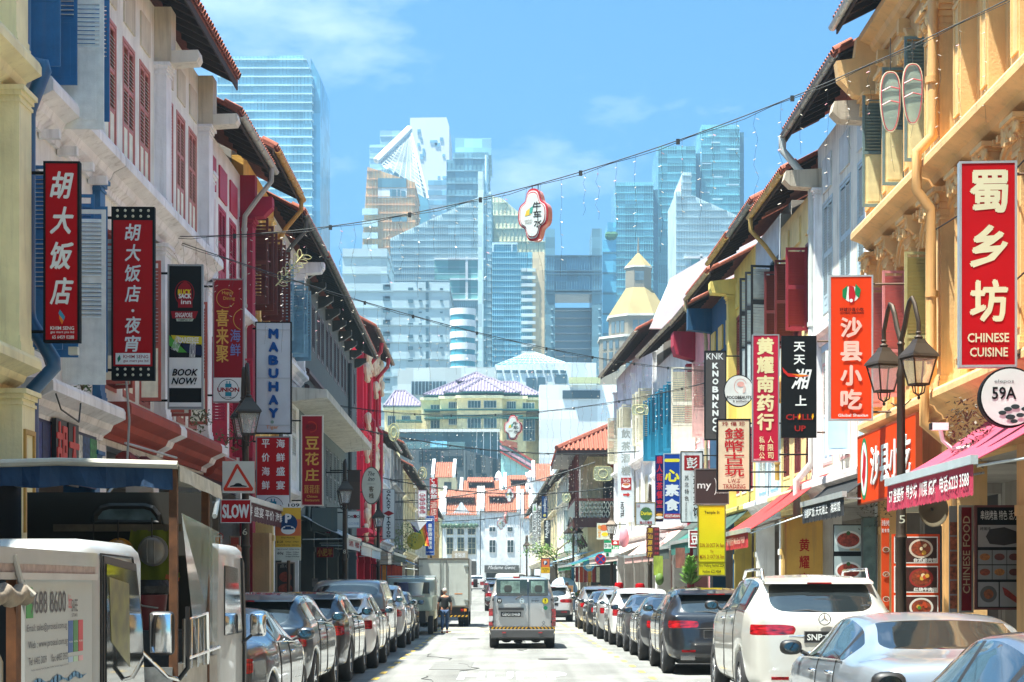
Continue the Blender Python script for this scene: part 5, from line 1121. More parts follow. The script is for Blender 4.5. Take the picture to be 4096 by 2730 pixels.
g.text('CHOLO',.04,.26,.94,.42,BLK,bold=.03).disc(.62,.32,.06,DKR).text('Q工作室',.12,.66,.9,.82,col('#8fa0b5'));g.bars('L',n=1)
g=psign(1446,1868,1526,2019,68,'oval cream sign reading The Inn 客栈 on the red building',M('#cbc7b5',.5),M('#4a463d',.5),t=.12,shape='oval')
g.text('The',.34,.13,.66,.24,BLK,italic=.4).text('Inn',.32,.27,.66,.38,BLK,italic=.4).rect(.3,.455,.7,.462,BLK).text('客',.38,.52,.62,.66,col('#5c4a30'),bold=.02).text('栈',.38,.7,.62,.84,col('#5c4a30'),bold=.02);g.bars('L',n=1)
g=psign(1530,1957,1580,2158,80,'white vertical sign GALAXY TATTOO with a red diamond',WH,M('#8c8f90',.5),t=.1)
for k,ch in enumerate('GALAXY'):g.text(ch,.34,.03+k*.065,.64,.075+k*.065,BLK,bold=.05)
for k,ch in enumerate('TATTOO'):g.text(ch,.34,.56+k*.07,.64,.61+k*.07,BLK,bold=.05)
g.poly([(.06,.485),(.5,.43),(.94,.485),(.5,.54)],col('#9c1f24'));g.bars('L')
# distant left signs
g=psign(1673,1962,1706,2070,104,'white vertical sign with red rings 大胡子茶馆 far down the left side',WH,M('#b59aa8',.5),t=.1)
for k,ch in enumerate('大胡子茶馆'):g.text(ch,.3,.16+k*.14,.7,.27+k*.14,col('#a8324a'),bold=.01)
g.text('O\nO\nO\nO\nO',.12,.12,.88,.86,col('#a8324a'));g.bars('L',n=1)
g=psign(1718,1911,1752,2003,112,'bright red vertical sign 金航旅 with a white knot emblem',RED_,None,t=.12)
g.ring(.5,.12,.14,.05,WH,a0=60,a1=300)
for k,ch in enumerate('金航旅'):g.text(ch,.14,.26+k*.24,.88,.47+k*.24,WH,bold=.02)
g.bars('L',n=1)
g=psign(1718,2003,1752,2088,112.5,'faded red and white lower sign under the red knot-emblem sign',col('#b8463c'),None,t=.1)
for k,ch in enumerate('酒店'):g.text(ch,.14,.08+k*.32,.84,.36+k*.32,col('#d9b0a0'),bold=.02)
g.bars('L',n=1)
g=psign(1702,2064,1738,2222,108,'blue vertical sign with white characters 皇宫酒楼饭店',col('#17408f'),M('#8fa6c2',.5),t=.12)
g.text('DOMO',.12,.06,.9,.12,WH,bold=.03)
for k,ch in enumerate('皇宫酒楼饭店'):g.text(ch,.28,.20+k*.11,.74,.29+k*.11,WH,bold=.02)
g.text('RESTAURANT',.1,.90,.9,.94,WH);g.bars('L',n=1)
g=psign(1708,1975,1722,2045,106,'small dark vertical sign beside the ringed tea sign',M('#3f4a4c',.6),None,t=.08);g.text('B\nO\nO\nK',.25,.1,.75,.9,WH)
# pride flag and green umbrella-like disc
Y=98.;r=empty('rainbow_flag',(px(1632,Y),Y,pz(2088,Y)),0,'rainbow flag hanging by the street on the left','flag');fw,fh=.95,1.25
cl=['#c2342c','#d97a1f','#d9c21f','#1f7a3a','#1f3f9a','#6a2a8a']
for k in range(6):
 m=MB();n=8;vs=[]
 for j in range(n+1):t=j/n;x=.1+k*fw/7+t*.55*(1-k/9);z=-fh*t;vs+=[(x,.06*sin(t*6+k),z),(x+fw/7*(1-.2*t),.06*sin(t*6+k+1),z-.03)]
 m.add(vs,[(2*j,2*j+1,2*j+3,2*j+2)for j in range(n)]);m.build('stripe',M(cl[5-k],.8),r)
for k,c in enumerate(('#c9cfd2','#d98fa5','#5fa6c9','#6a4a32','#1c1c1c')):
 m=MB();a=.1+k*.07;m.add([(a*.9,-.09-k*.002+.012*k,-.0),(1.0-a*.9+.1,-.09+.012*k,0),(.55,-.10+.012*k,-.62+a)],[(0,1,2)]);m.build('chevron',M(c,.8),r)
m=MB();m.tube([(-.05,0,.04),(1.25,0,.06)],.02,6);m.build('flag_pole',WH,r)
Y=96.;m=MB();m.lathe([(0,-.04),(.42,-.04),(.45,0),(.42,.04),(0,.04)],(px(1662,Y),Y,pz(2165,Y)),22,'y');tag(m.build('disc_sign',col('#a9a53a')),'round olive green disc sign behind the rainbow flag','sign')
# right side
g=psign(3835,650,4062,1472,24.6,'tall red sign 蜀乡坊 CHINESE CUISINE with a white metal rim, nearest on the right',RED_,M('#a9aeb0',.35,metal=.4),yaw=-4,t=.16)
for k,ch in enumerate('蜀乡坊'):g.text(ch,.2,.05+k*.265,.82,.245+k*.265,col('#c9c5a5'),bold=.03)
g.text('CHINESE',.14,.835,.86,.88,col('#c9c5a5'),bold=.02).text('CUISINE',.18,.905,.84,.95,col('#c9c5a5'),bold=.02);g.bars('R',mat=BRN)
Y=23.6;g=Sign((px(4035,Y),Y,pz(1592,Y)),R(-3),.76,.76,'round white sign 59A with black pebbles above the pink awning',M('#c6d0cb',.45),BLK,t=.16,shape='oval')
g.text('elepos',.24,.21,.56,.28,col('#6a6f70')).text('59A',.2,.33,.6,.54,BLK,bold=.02)
for(u,v,a)in((.46,.70,.05),(.58,.66,.055),(.37,.76,.05),(.5,.83,.06),(.66,.8,.05),(.56,.9,.045),(.74,.7,.05)):g.disc(u,v,a,col('#2c3a3a'),nm='pebble',ry=a*.55)
g.bars('R',n=1)
g=psign(3316,1104,3490,1684,33,'orange vertical sign 沙县小吃 with a round green and red emblem',col('#d63c12'),M('#b5b9ba',.35,metal=.4),yaw=-4,t=.14)
g.disc(.5,.13,.14,WH).poly([(.3,.10),(.42,.07),(.38,.17),(.3,.15)],col('#1f7a4a')).poly([(.6,.06),(.72,.1),(.68,.16),(.58,.13)],col('#1f7a4a')).poly([(.45,.07),(.56,.08),(.6,.14),(.56,.19),(.46,.195),(.44,.13)],col('#b3202a')).disc(.5,.175,.03,WH)
g.text('环球沙县小吃',.24,.225,.78,.25,BLK,bold=.02).text('GLOBAL SHAXIAN',.24,.255,.78,.27,BLK)
for k,ch in enumerate('沙县小吃'):g.text(ch,.27,.295+k*.165,.73,.425+k*.165,col('#d9b5a8'),bold=.035)
g.text('Global Shaxian',.2,.955,.88,.975,WH,bold=.02);g.bars('R',mat=BRN)
g=psign(3122,1342,3268,1756,39.5,'black vertical sign 天天湘上 CHILLI UP',BLK,None,yaw=-3,t=.12)
for k,ch in enumerate('天天'):g.text(ch,.36,.07+k*.125,.66,.16+k*.125,WH,bold=.02)
g.text('湘',.3,.33,.84,.52,WH,bold=.02,italic=.3).poly([(.04,.31),(.2,.37),(.5,.38),(.8,.4),(.5,.41),(.2,.40),(.08,.36)],col('#b3261f')).poly([(.3,.375),(.8,.39),(.5,.405)],col('#d97a1f'))
g.text('上',.4,.585,.7,.68,WH,bold=.02).text('CHILLI',.14,.765,.88,.82,col('#8f1f1a'),bold=.02).text('UP',.38,.875,.68,.93,col('#8f1f1a'),bold=.02)
for u in(.5,.86):g.poly([(u,.82),(u-.02,.79),(u+.02,.755),(u+.04,.79)],col('#d9a21f'))
g.bars('R',mat=BRN)
g=psign(3008,1340,3116,1850,44,'crimson vertical sign with pale raised characters 黄耀南药行',col('#a51c38'),M('#8c8f90',.4,metal=.4),yaw=-4,t=.14)
for k,ch in enumerate('黄耀南药行'):g.text(ch,.2,.03+k*.148,.78,.155+k*.148,col('#cfc99a'),bold=.035)
for k,ch in enumerate('私有公'):g.text(ch,.26,.80+k*.062,.46,.85+k*.062,col('#cfc99a'),bold=.02)
for k,ch in enumerate('人限司'):g.text(ch,.58,.80+k*.062,.78,.85+k*.062,col('#cfc99a'),bold=.02)
g.text('83/7725',.06,.975,.32,.987,WH);g.bars('R')
g=psign(2866,1677,3002,1966,46.5,'cream sign 錢幣古玩 L.W.Z TRADING with a black frame',M('#c9c7a5',.5),BLK,yaw=-2,t=.14,fr=.04)
g.text('玲 偉 珍',.16,.04,.84,.1,col('#8c2a2a'),bold=.01)
for k,ch in enumerate('錢幣古玩'):g.text(ch,.24,.13+k*.17,.80,.285+k*.17,col('#a8242a'),bold=.014)
g.text('L.W.Z',.34,.83,.68,.885,col('#8c2a2a'),bold=.01).text('TRADING',.18,.905,.84,.965,col('#8c2a2a'),bold=.01);g.bars('R')
Y=50.;g=Sign((px(2955,Y),Y,pz(1565,Y)),R(-3),.80,.86,'round white beauty salon sign with a drawn face',M('#cfd2cc',.5),BLK,t=.12,shape='oval')
g.ring(.55,.36,.17,.012,col('#c98a80'),ry=.2,a0=20,a1=250).disc(.56,.30,.1,col('#cf9a90'),ry=.07).poly([(.66,.25),(.74,.42),(.7,.55),(.62,.58),(.64,.42)],col('#d0b5aa')).text('POCOBEAUTY',.1,.66,.92,.75,BLK,bold=.03).text('& aesthetics',.3,.79,.82,.86,BLK);g.bars('R',n=1)
g=psign(2817,1404,2905,1762,53.5,'dark brown vertical sign KNOBNKNOCK',M('#3d3835',.6),BLK,yaw=-2,t=.12)
g.text('KNK',.1,.03,.86,.1,WH,bold=.0)
for k,ch in enumerate('KNOBNKNOC'):g.text(ch,.38,.14+k*.088,.62,.20+k*.088,WH,bold=.05)
g.bars('R')
g=psign(2778,1875,2916,2019,47.5,'dark brown sign reading my with a leaf curl',M('#33201c',.6),M('#6f6a66',.4),yaw=-2,t=.1)
g.text('my',.08,.42,.48,.62,WH).ring(.56,.5,.07,.02,WH,ry=.22,a0=-80,a1=80).text('be pampered',.62,.66,.98,.7,WH);g.bars('R',n=1)
YL=col('#c9c217');g=psign(2790,2020,2903,2305,44.5,'yellow Temple St festival notice board on a post',YL,M('#6a6a30',.5),t=.03,name='notice_board')
g.text('Temple St',.24,.085,.78,.14,BLK,bold=.01).text('SUN, 20 OCT 24, 9am',.08,.54,.94,.605,col('#8c4a14'),bold=.01).text('To',.44,.635,.56,.67,col('#8c4a14'),bold=.01).text('MON, 21 OCT 24, 7am',.08,.70,.94,.765,col('#8c4a14'),bold=.01).rect(0.02,.80,.98,.806,BLK).text('Fire Walking Festival 2024',.06,.83,.94,.885,BLK,bold=.01).text('Hotline: 6223 4064',.18,.91,.82,.96,BLK,bold=.01)
m=MB();zb=g.root.location.z;m.tube([(0,.06,g.h*.5),(0,.06,-zb+.12)],.035,8);m.build('post',M('#7f8482',.4,metal=.5),g.root,smooth=True)
g=psign(2722,1806,2812,2092,59.5,'white vertical sign 彭 with a red seal and small characters 苏北特色',M('#c3c6c6',.5),BLK,yaw=-2,t=.14)
g.rect(.16,.06,.84,.27,col('#8f1f24')).text('彭',.28,.09,.74,.24,WH,bold=.02)
for k,ch in enumerate('苏北特色'):g.text(ch,.18,.34+k*.095,.36,.41+k*.095,col('#3a3a3a'),bold=.01)
for k,ch in enumerate('盐城菜馆'):g.text(ch,.56,.33+k*.15,.9,.46+k*.15,BLK,bold=.02)
g.text('PENG CHENG XIAO CHU',.2,.72,.28,.97,col('#4a4a4a'),rot=R(-90));g.bars('R')
g=psign(2654,1815,2722,2080,63.5,'blue vertical sign 一心素食 VEGETARIAN with yellow and white strokes',col('#173f8f'),M('#9aa6b5',.4),yaw=-2,t=.12)
for k,(ch,c)in enumerate(zip('一心素食',('#d9cf3a','#d9cf3a','#cfd4d4','#cfd4d4'))):g.text(ch,.1,.03+k*.22+(.06 if k==0 else 0),.9,.2+k*.22-(.08 if k==0 else 0),col(c),bold=.04)
g.rect(.03,.91,.97,.98,col('#a51c22')).text('VEGETARIAN',.08,.922,.94,.965,WH,bold=.02);g.bars('R')
g=psign(2619,1820,2655,2090,67,'navy vertical sign with red characters 唐人街茶餐室 and a cake picture',col('#1b2059'),None,t=.12)
for k,ch in enumerate('唐人街茶餐室'):g.text(ch,.2,.02+k*.13,.85,.13+k*.13,col('#b3283a'),bold=.03)
g.rect(.05,.84,.95,.97,M('#3a1f18',.5)).disc(.5,.89,.12,col('#d9a24a'),ry=.05).disc(.5,.93,.14,WH,ry=.05);g.bars('R',n=1)
g=psign(2541,2010,2622,2103,66,'square framed sign with a spiky green durian',M('#b9c6cc',.5),M('#7a6a3a',.5),t=.1)
pts=[]
for k in range(48):a=2*pi*k/48;q=.3*(1.08 if k%2 else .94);pts.append((.53+q*cos(a),.5+q*.95*sin(a)))
g.poly(pts,M('#3f6a3a',.6,var=.5,vs_=30)).text('Durian',.28,.4,.8,.55,col('#d9d03a'),bold=.03).text('五星',.06,.1,.22,.22,DKR).text('猫山王榴莲',.22,.82,.82,.93,DKR,bold=.03);g.bars('R',n=1)
g=psign(2583,2107,2640,2234,63,'maroon vertical sign with gold characters 潮汕源餐厅',M('#4f1418',.5),None,yaw=-2,t=.12)
for k,ch in enumerate('潮汕源餐厅'):g.text(ch,.12,.05+k*.19,.46,.2+k*.19,col('#c9a23a'),bold=.02)
for k in range(6):g.text('商餐',.62,.05+k*.15,.9,.13+k*.15,col('#b0404a'))
g.bars('R',n=1)
g=psign(2754,2120,2800,2192,56,'red square hanging sign 豆 under the white seal sign',M('#8f1a1f',.5),WH,t=.1);g.text('豆',.2,.2,.8,.8,WH,bold=.03);g.bars('R',n=1)
g=psign(2469,1712,2537,2090,86,'tall white vertical sign 飲茶酒樓 with a red teacup badge and the word HOTEL',M('#c3ccd0',.5),None,yaw=-2,t=.16)
for k,ch in enumerate('飲茶酒樓'):g.text(ch,.25,.02+k*.13,.75,.11+k*.13,M('#8c938f',.5),bold=.03,depth=.02)
g.rect(.22,.53,.82,.66,col('#9c2a2c')).disc(.52,.61,.2,WH,ry=.12).disc(.52,.60,.15,col('#b56a3a'),ry=.06).text('Yum Cha',.32,.54,.74,.575,WH).poly([(.34,.70),(.6,.70),(.6,.685),(.75,.71),(.6,.735),(.6,.72),(.34,.72)],col('#b0241f')).text('HOTEL',.2,.79,.38,.95,BLK,rot=R(-90),bold=.03);g.bars('R')
# taxi stand, no-stopping sign, pictured boards on the lamp post by the corner
g=psign(2416,2162,2446,2229,80,'green and white taxi stand plate D18',WH,None,t=.03,fr=0);g.rect(0,0,1,.16,col('#1c8a5a')).text('D18',.1,.22,.9,.42,col('#17604a'),bold=.03).rect(0,.5,1,.72,col('#1c8a5a')).text('1',.3,.76,.6,.95,col('#17604a'),bold=.03)
g=psign(2446,2162,2476,2229,80.2,'small plate with a taxi symbol above the word Taxi',WH,None,t=.03,fr=0);g.rect(0,0,1,.3,col('#a81f24')).rect(.25,.12,.75,.22,WH).rect(.35,.07,.65,.13,WH).rect(0,.3,1,.52,col('#1c8a5a')).text('Taxi',.15,.34,.85,.5,WH,bold=.03)
Y=79.;g=Sign((px(2402,Y),Y,pz(2238,Y)),0,.46,.46,'round red and blue no stopping sign',col('#1c3f8a'),col('#b01f28'),t=.03,shape='oval',name='road_sign',cat='road sign')
for a in(45,-45):g.k+=1;m=MB();c,s_=cos(R(a)),sin(R(a));m.add([(c*x-s_*z,g.y-.0011*g.k,s_*x+c*z)for x,z in((-.22,-.025),(.22,-.025),(.22,.025),(-.22,.025))],[(0,1,2,3)]);m.build('bar',col('#b01f28'),g.root)
g.ring(.5,.5,.23,.04,col('#b01f28'))
g=psign(2386,2092,2440,2160,90,'illustrated board with an orange cat and a yellow bowl',M('#b5c0b0',.5),None,t=.06);g.disc(.55,.3,.2,col('#b5623a'),ry=.15).disc(.62,.68,.16,col('#d9b42a'),ry=.1).text('猫\n山\n王',.1,.15,.32,.85,col('#c98a2a'),bold=.03);g.bars('R',n=1)
Y=98.;g=Sign((px(2355,Y),Y,pz(2264,Y)),0,.62,.62,'round pale blue sign with a white cat face',col('#5fa3cf'),col('#8fc0dd'),t=.08,shape='oval');g.disc(.5,.55,.17,WH,ry=.14).poly([(.33,.5),(.34,.33),(.45,.44)],WH).poly([(.67,.5),(.66,.33),(.55,.44)],WH).disc(.43,.55,.02,BLK).disc(.57,.55,.02,BLK)
# far right signs
g=psign(2128,2015,2150,2215,132,'tall white vertical sign reading FOODSERVICE PRODUCTS',WH,M('#3a3f40',.5),t=.12);g.text('FOODSERVICE PRODUCTS',.15,.2,.85,.97,BLK,rot=R(90)).poly([(.5,.02),(.8,.14),(.2,.14)],col('#7fa67a'))
g=psign(2152,2025,2164,2200,131,'narrow vertical board with black letters HENNWARE',WH,None,t=.1);g.text('HENNWARE',.1,.05,.9,.85,BLK,rot=R(90),bold=.02)
g=psign(2166,1985,2191,2075,124,'dark blue vertical sign with pale sideways lettering',col('#1b3a63'),None,t=.12);g.text('Tiongwoh',.25,.1,.8,.72,WH,rot=R(-90)).disc(.5,.86,.1,col('#c9c06a'))
g=psign(2175,2080,2203,2200,122,'black vertical sign PArAdise spa',M('#1f2124',.5),None,t=.12);g.text('PArAdise',.2,.03,.6,.6,WH,rot=R(90),bold=.03).text('Man Spa',.64,.08,.85,.45,WH,rot=R(90))
g=psign(2256,2043,2310,2212,118,'large pale hotel sign hanging from the balcony braces',M('#b9c0b8',.5),M('#5a6260',.5),t=.1);g.ring(.5,.3,.14,.02,BLK).text('HOTEL 1887',.15,.34,.85,.38,BLK).text('O\nN\nG\nU\nG',.6,.5,.8,.95,M('#7a8280',.5));
Y=112.;g=Sign((px(2248,Y),Y,pz(2270,Y)),0,.62,.62,'small white octagonal medicine shop sign 鲍馨堂',WH,M('#8c7a6a',.5),t=.08,shape='oval');g.text('鲍馨堂',.18,.38,.82,.62,col('#5c3a2a'),bold=.02)
g=psign(2163,2233,2200,2320,104,'distant orange and yellow parking sign board on the right pavement',M('#c9622a',.5),col('#1b3a63'),t=.05,name='parking_sign',cat='parking sign');g.disc(.5,.22,.12,col('#1b3a63')).text('P',.4,.14,.6,.3,WH,bold=.04).rect(.02,.42,.98,.68,col('#cfa41a')).rect(.02,.7,.98,.99,WH).text('Day Parking\n$1.20',.15,.46,.85,.64,BLK);m=MB();m.tube([(0,.05,0),(0,.05,-g.root.location.z+G(104))],.04,6);m.build('post',BRN,g.root)
# road signs on the left lamp post
g=psign(890,1846,1018,1974,34.6,'white square warning sign with a red triangle and a black hump',M('#c6c6b8',.5),None,t=.02,fr=.0,name='road_sign',cat='road sign')
g.poly([(.48,.08),(.97,.86),(.93,.93),(.06,.93),(.03,.86),(.42,.1)],col('#c2341c')).poly([(.47,.22),(.84,.82),(.15,.82)],M('#c6c6b8',.5)).poly([(.24,.77),(.36,.74),(.42,.69),(.5,.68),(.58,.70),(.62,.745),(.76,.77),(.76,.80),(.24,.80)],BLK)
g=psign(883,1999,1004,2093,34.5,'red rectangular sign reading SLOW',RED_,WH,t=.02,fr=.012,name='road_sign',cat='road sign');g.text('SLOW',.07,.22,.93,.78,WH,bold=.05)
# parking sign
g=psign(1102,2078,1204,2243,42.4,'orange and yellow car park sign with day and night rates',M('#cfa41a',.5),None,t=.03,fr=0,name='parking_sign',cat='parking sign')
g.rect(0,-.28,1,0,M('#cfa41a',.5)).rect(0,0,1,.40,M('#c9622a',.5)).rect(.3,-.4,1,-.28,WH).text('109',.5,-.38,.95,-.3,BLK,bold=.02).disc(.5,.1,.21,col('#1b3a63')).disc(.5,.26,.16,WH,ry=.10).rect(.3,.21,.72,.25,col('#1b3a63')).rect(.38,.17,.62,.21,col('#1b3a63')).text('P',.4,-.12,.62,.08,WH,bold=.04)
g.text('Day Parking',.24,.43,.76,.47,BLK,bold=.01).text('$1.20',.06,.52,.3,.58,BLK,bold=.02).text('8.30am - 5.00pm',.4,.53,.92,.57,BLK).text('Hourly Monday - Saturday',.08,.61,.92,.645,BLK).rect(0,.68,1,1.0,M('#c3c8b8',.5)).text('Night & Sunday/P. Holiday Parking',.06,.71,.94,.745,BLK).text('60¢',.08,.79,.32,.87,BLK,bold=.02).text('5.00pm - 10.30pm\n8.30am - 5.00pm\nSundays & Holidays',.4,.78,.94,.93,BLK)
m=MB();m.tube([(0,.06,g.h*.85),(0,.06,-g.root.location.z+.12)],.04,8);m.build('post',BRN,g.root,smooth=True)

# ---------------------------------------------------------------- wall boards and shopfront posters
def wall_sign(side,Y0,Y1,z0,z1,label,face,frame=None,d=.1,**kw):
 x0,x1=FX(side,Y0),FX(side,Y1);sg=1 if side=='L' else-1;a=math.atan2(x1-x0,Y1-Y0)
 return Sign(((x0+x1)/2+sg*d,(Y0+Y1)/2,(z0+z1)/2),(R(90)-a)*sg if side=='L' else-R(90)-a,hypot(Y1-Y0,x1-x0),z1-z0,label,face,frame,name=kw.pop('name','wall_sign'),**kw)
g=wall_sign('R',30.5,35.7,3.15,4.45,'long orange shop board 沙县小吃 on the wall under the lamp',col('#d6400f'),M('#8c3a14',.5),d=.42,t=.1)
g.disc(.13,.5,.38,col('#1f7a4a'),ry=.58).disc(.13,.5,.31,WH,ry=.5).poly([(.12,.2),(.17,.35),(.16,.6),(.13,.8),(.09,.6),(.11,.45)],col('#b3202a'))
g.text('沙县小吃',.27,.24,.93,.76,WH,bold=.015,depth=.02,dy=.02)
def food(g,u,v,r,kind=0):
 """a plated dish printed on a poster"""
 bowl=[M('#c9bfae',.5),M('#8c1f1a',.5),M('#c9c9c2',.5)][kind%3];g.disc(u,v,r,bowl,'dish',ry=r*.8);g.disc(u,v,r*.82,M('#8a3a1c',.5,var=.7,vs_=28),'dish',ry=r*.64)
 rr=random.Random(int(u*1000+v*7000));
 for k in range(7):a=rr.uniform(0,6.28);q=rr.uniform(0,.55)*r;g.disc(u+q*cos(a)/g.w,v+q*.8*sin(a)/g.h,r*rr.uniform(.08,.2),M(rr.choice(['#3f7a2a','#b5401c','#c99a3a','#d9c9a0','#6a2412']),.5),'garnish',n=10)
zq=lambda y,Y:pz(y,Y)
g=psign(3563,2133,3762,2500,31.2,'orange menu poster with three noodle bowls beside the lamp post',col('#c2431a'),None,t=.05,name='menu_poster',cat='poster')
for k,nm in enumerate(('台式卤肉饭','红烧牛肉面','招牌拌面')):
 v=.04+k*.32;g.rect(.06,v,.94,v+.29,WH).rect(.08,v+.012,.92,v+.278,M('#3a1712',.5,var=.6,vs_=12));food(g,.6,v+.13,.2,k);g.text(nm,.45,v+.235,.92,v+.275,WH,bold=.04)
g=psign(3522,2070,3560,2450,33,'narrow orange menu strip with round dishes',col('#c2431a'),None,t=.04,name='menu_poster',cat='poster')
g.text('沙县小吃',.1,.03,.9,.09,WH,bold=.02).text('面 食 馆',.1,.12,.9,.16,WH,bold=.02)
for k in range(3):food(g,.55,.34+k*.26,.06,0)
m=MB()
g=psign(3836,2022,3893,2452,27.6,'dark red vertical banner CHINESE FOOD',col('#7a1018'),M('#9a9a92',.4),t=.04,name='banner',cat='banner');g.text('CHINESE FOOD',.25,.1,.75,.82,col('#c9b08c'),rot=R(90),bold=.01)
g=psign(3792,2020,3832,2455,27.9,'narrow pillar menu of small dish photographs',M('#8c8f8c',.4),None,t=.05,name='menu_poster',cat='poster')
for k in range(6):g.rect(.15,.16+k*.135,.85,.28+k*.135,M('#a85a3a',.5,var=.8,vs_=20))
g=psign(3898,2022,4092,2440,27,'black menu board with grilled dishes in a grid',BLK,M('#5c2320',.5),t=.06,name='menu_poster',cat='poster')
g.text('串烧烤鱼 特色 活力',.12,.05,.86,.14,WH,bold=.0).rect(.06,.19,.95,.40,M('#8f9090',.5)).text('烤猪排',.1,.21,.32,.24,BLK).poly([(.3,.23),(.6,.21),(.85,.25),(.88,.36),(.6,.385),(.3,.37),(.22,.3)],M('#1f1412',.5,var=.5,vs_=20))
for i in range(3):
 for j in range(2):
  a,b=.06+i*.3,.43+j*.145;g.rect(a,b,a+.285,b+.135,M('#7f8486',.5));g.disc(a+.14,b+.065,.075,M(('#a8692a','#6a2a20','#5c1f18','#8c3a1c','#b5742a','#5a1f1c')[i+3*j],.5,var=.6,vs_=30),'dish',ry=.05)
g.rect(.06,.735,.48,.97,M('#8c9092',.5)).rect(.51,.735,.95,.97,M('#8c9092',.5)).disc(.27,.85,.12,M('#4a4f50',.4),'dish').disc(.27,.85,.07,M('#8c4a1c',.5,var=.6,vs_=30),'dish').poly([(.55,.78),(.64,.8),(.9,.9),(.86,.94),(.6,.86)],M('#8a2418',.5,var=.5,vs_=20),'dish')
g=psign(3330,2095,3450,2480,36.8,'black menu panel with three meat platters under the black awning',BLK,None,t=.05,name='menu_poster',cat='poster')
for k in range(3):v=.02+k*.32;g.rect(.05,v,.97,v+.27,M('#9fb0b0',.5));g.disc(.52,v+.15,.26,WH,'dish',ry=.18).disc(.52,v+.15,.22,M('#a33f2c',.5,var=.7,vs_=18),'dish',ry=.14).disc(.52,v+.08,.04,M('#2f5a24',.6),'garnish').text('湘菜',.55,v+.24,.9,v+.262,GOLD)
g=psign(3446,2068,3506,2420,36,'mirror-bright narrow panel beside the meat platter board',M('#7f9a98',.1,metal=.5,var=.4,vs_=6),M('#4f5a58',.4),t=.1,name='panel',cat='panel')
g=psign(3140,2070,3290,2380,42.3,'ochre pillar painted with red characters 黄耀',plaster('#b98f3e'),None,t=.3,name='pillar',cat='pillar')
for k,ch in enumerate('黄耀南'):g.text(ch,.36,.28+k*.22,.62,.44+k*.22,col('#a81f14'),bold=.02)
# left shopfront bits
g=psign(1105,2250,1180,2390,47,'dark poster with two dishes beside the ochre wall',M('#23201e',.4),M('#8f8a7a',.4),t=.05,name='menu_poster',cat='poster');g.text('点心',.2,.05,.7,.16,M('#8c8a80',.5));g.disc(.5,.42,.16,M('#8c3a24',.5,var=.5,vs_=20),'dish',ry=.13).disc(.5,.76,.18,M('#8c3a24',.5,var=.5,vs_=20),'dish',ry=.13)
g=psign(918,2145,962,2385,37.5,'faded tall food poster next to the lamp post',M('#a8452f',.5),M('#8f8a7a',.4),t=.05,name='menu_poster',cat='poster');g.rect(.05,.35,.95,.58,M('#7a3020',.5,var=.7,vs_=16)).rect(.05,.6,.95,.8,M('#b0a88c',.5));g.disc(.5,.7,.12,M('#6a6a2c',.5,var=.6,vs_=20),'dish').rect(.05,.82,.95,.97,M('#9a7a3a',.5,var=.6,vs_=16))
g=psign(990,2130,1085,2400,44,'bare ochre wall panel beside the parking sign',plaster('#cdb183',.25),None,t=.4,name='wall_panel',cat='wall')
for k in range(2):g=psign(1246+k*58,2312,1273+k*50,2350,58+k*4,('grey notice on the glass front of the grey block, nearer one','grey notice on the glass front of the grey block, farther one')[k],M('#7a7870',.5),None,t=.02,name='notice',cat='notice');g.rect(.15,.3,.85,.36,M('#5c4a4a',.5))
g=psign(1245,2030,1352,2130,57.5,'dark raised letters of the grey building shop name',gry,None,t=.05,name='wall_letters',cat='sign')
g=wall_sign('L',58.5,66,3.3,4.2,'big black and red raised letters on the grey building',gry,None,d=.08,t=.06);g.text('CHILLI',.04,.1,.62,.9,BLK,bold=.05,depth=.06,dy=.06).text('PADI',.66,.25,.95,.85,col('#8c1f3a'),bold=.03,depth=.05,dy=.05)
def tiny_shop(side,Y,z,w,c,lab):
 g=Sign(((FX(side,Y)+(1 if side=='L' else-1)*.75),Y,z),0,w,.55,lab,col(c),None,t=.08);return g
tiny_shop('R',70.5,3.3,.5,'#b5bec2','small pale sign LEUNG over the pink awnings').text('LEUNG',.1,.3,.9,.6,BLK)
m=MB();m.ell((px(2496,74),74,pz(2150,74)),(.2,.2,.42),14,10);tag(m.build('paper_lantern',M('#c98a94',.7),smooth=True),'large pink paper lantern hanging over the pale awnings','lantern')
for k,(x,y,Y)in enumerate(((2476,2345,70),(2560,2350,64))):
 m=MB();Z=pz(y,Y);m.lathe([(0,-.14),(.14,-.12),(.17,0),(.14,.12),(0,.14)],(px(x,Y),Y,Z),14);tag(m.build('red_lantern',RED_,smooth=True),('red round lantern at the pale pink shopfront','red lantern low by the maroon sign')[k],'lantern')

# ---------------------------------------------------------------- awnings
pink=M('#a83c54',.85,var=.06);
awning('R',22.6,27.8,4.05,3.16,1.42,pink,'bright pink awning with printed address on its valance, nearest on the right',vtext=('57 登婆街  蜀乡坊  川菜 烧烤  电话:6223 3588',WH,.04,.97),vmat=M('#a3203f',.8,var=.08),drop=.36,bar=M('#a9b5b8',.4))  # valance colour deeper than the canopy's, with its shade painted in
awning('R',41.4,46.2,4.1,2.85,1.75,M('#c02c2c',.8),'red awning with faded yellow letters beside the ochre pillar',vtext=('黄耀南药行 Medical Hall',M('#c9a08a',.7),.1,.9),vmat=M('#b02424',.8),drop=.32)
awning('R',35.3,40.2,4.0,3.35,.75,M('#16191a',.85),'black awning with white characters on its scalloped valance',vtext=('湘都吃饭 天天湘上   湘菜馆',WH,.06,.94),drop=.34)
awning('R',52.5,57,3.95,2.9,1.25,M('#2f4a42',.85),'dark green canvas awning beside the yellow notice board');awning('R',57.4,62.4,3.9,3.0,1.3,M('#23655a',.8),'bright green awning with a hanging print',group=None)
awning('R',63,67.2,3.9,2.9,1.3,M('#3d4a44',.85),'grey-green awning with a lime banner hanging from it')
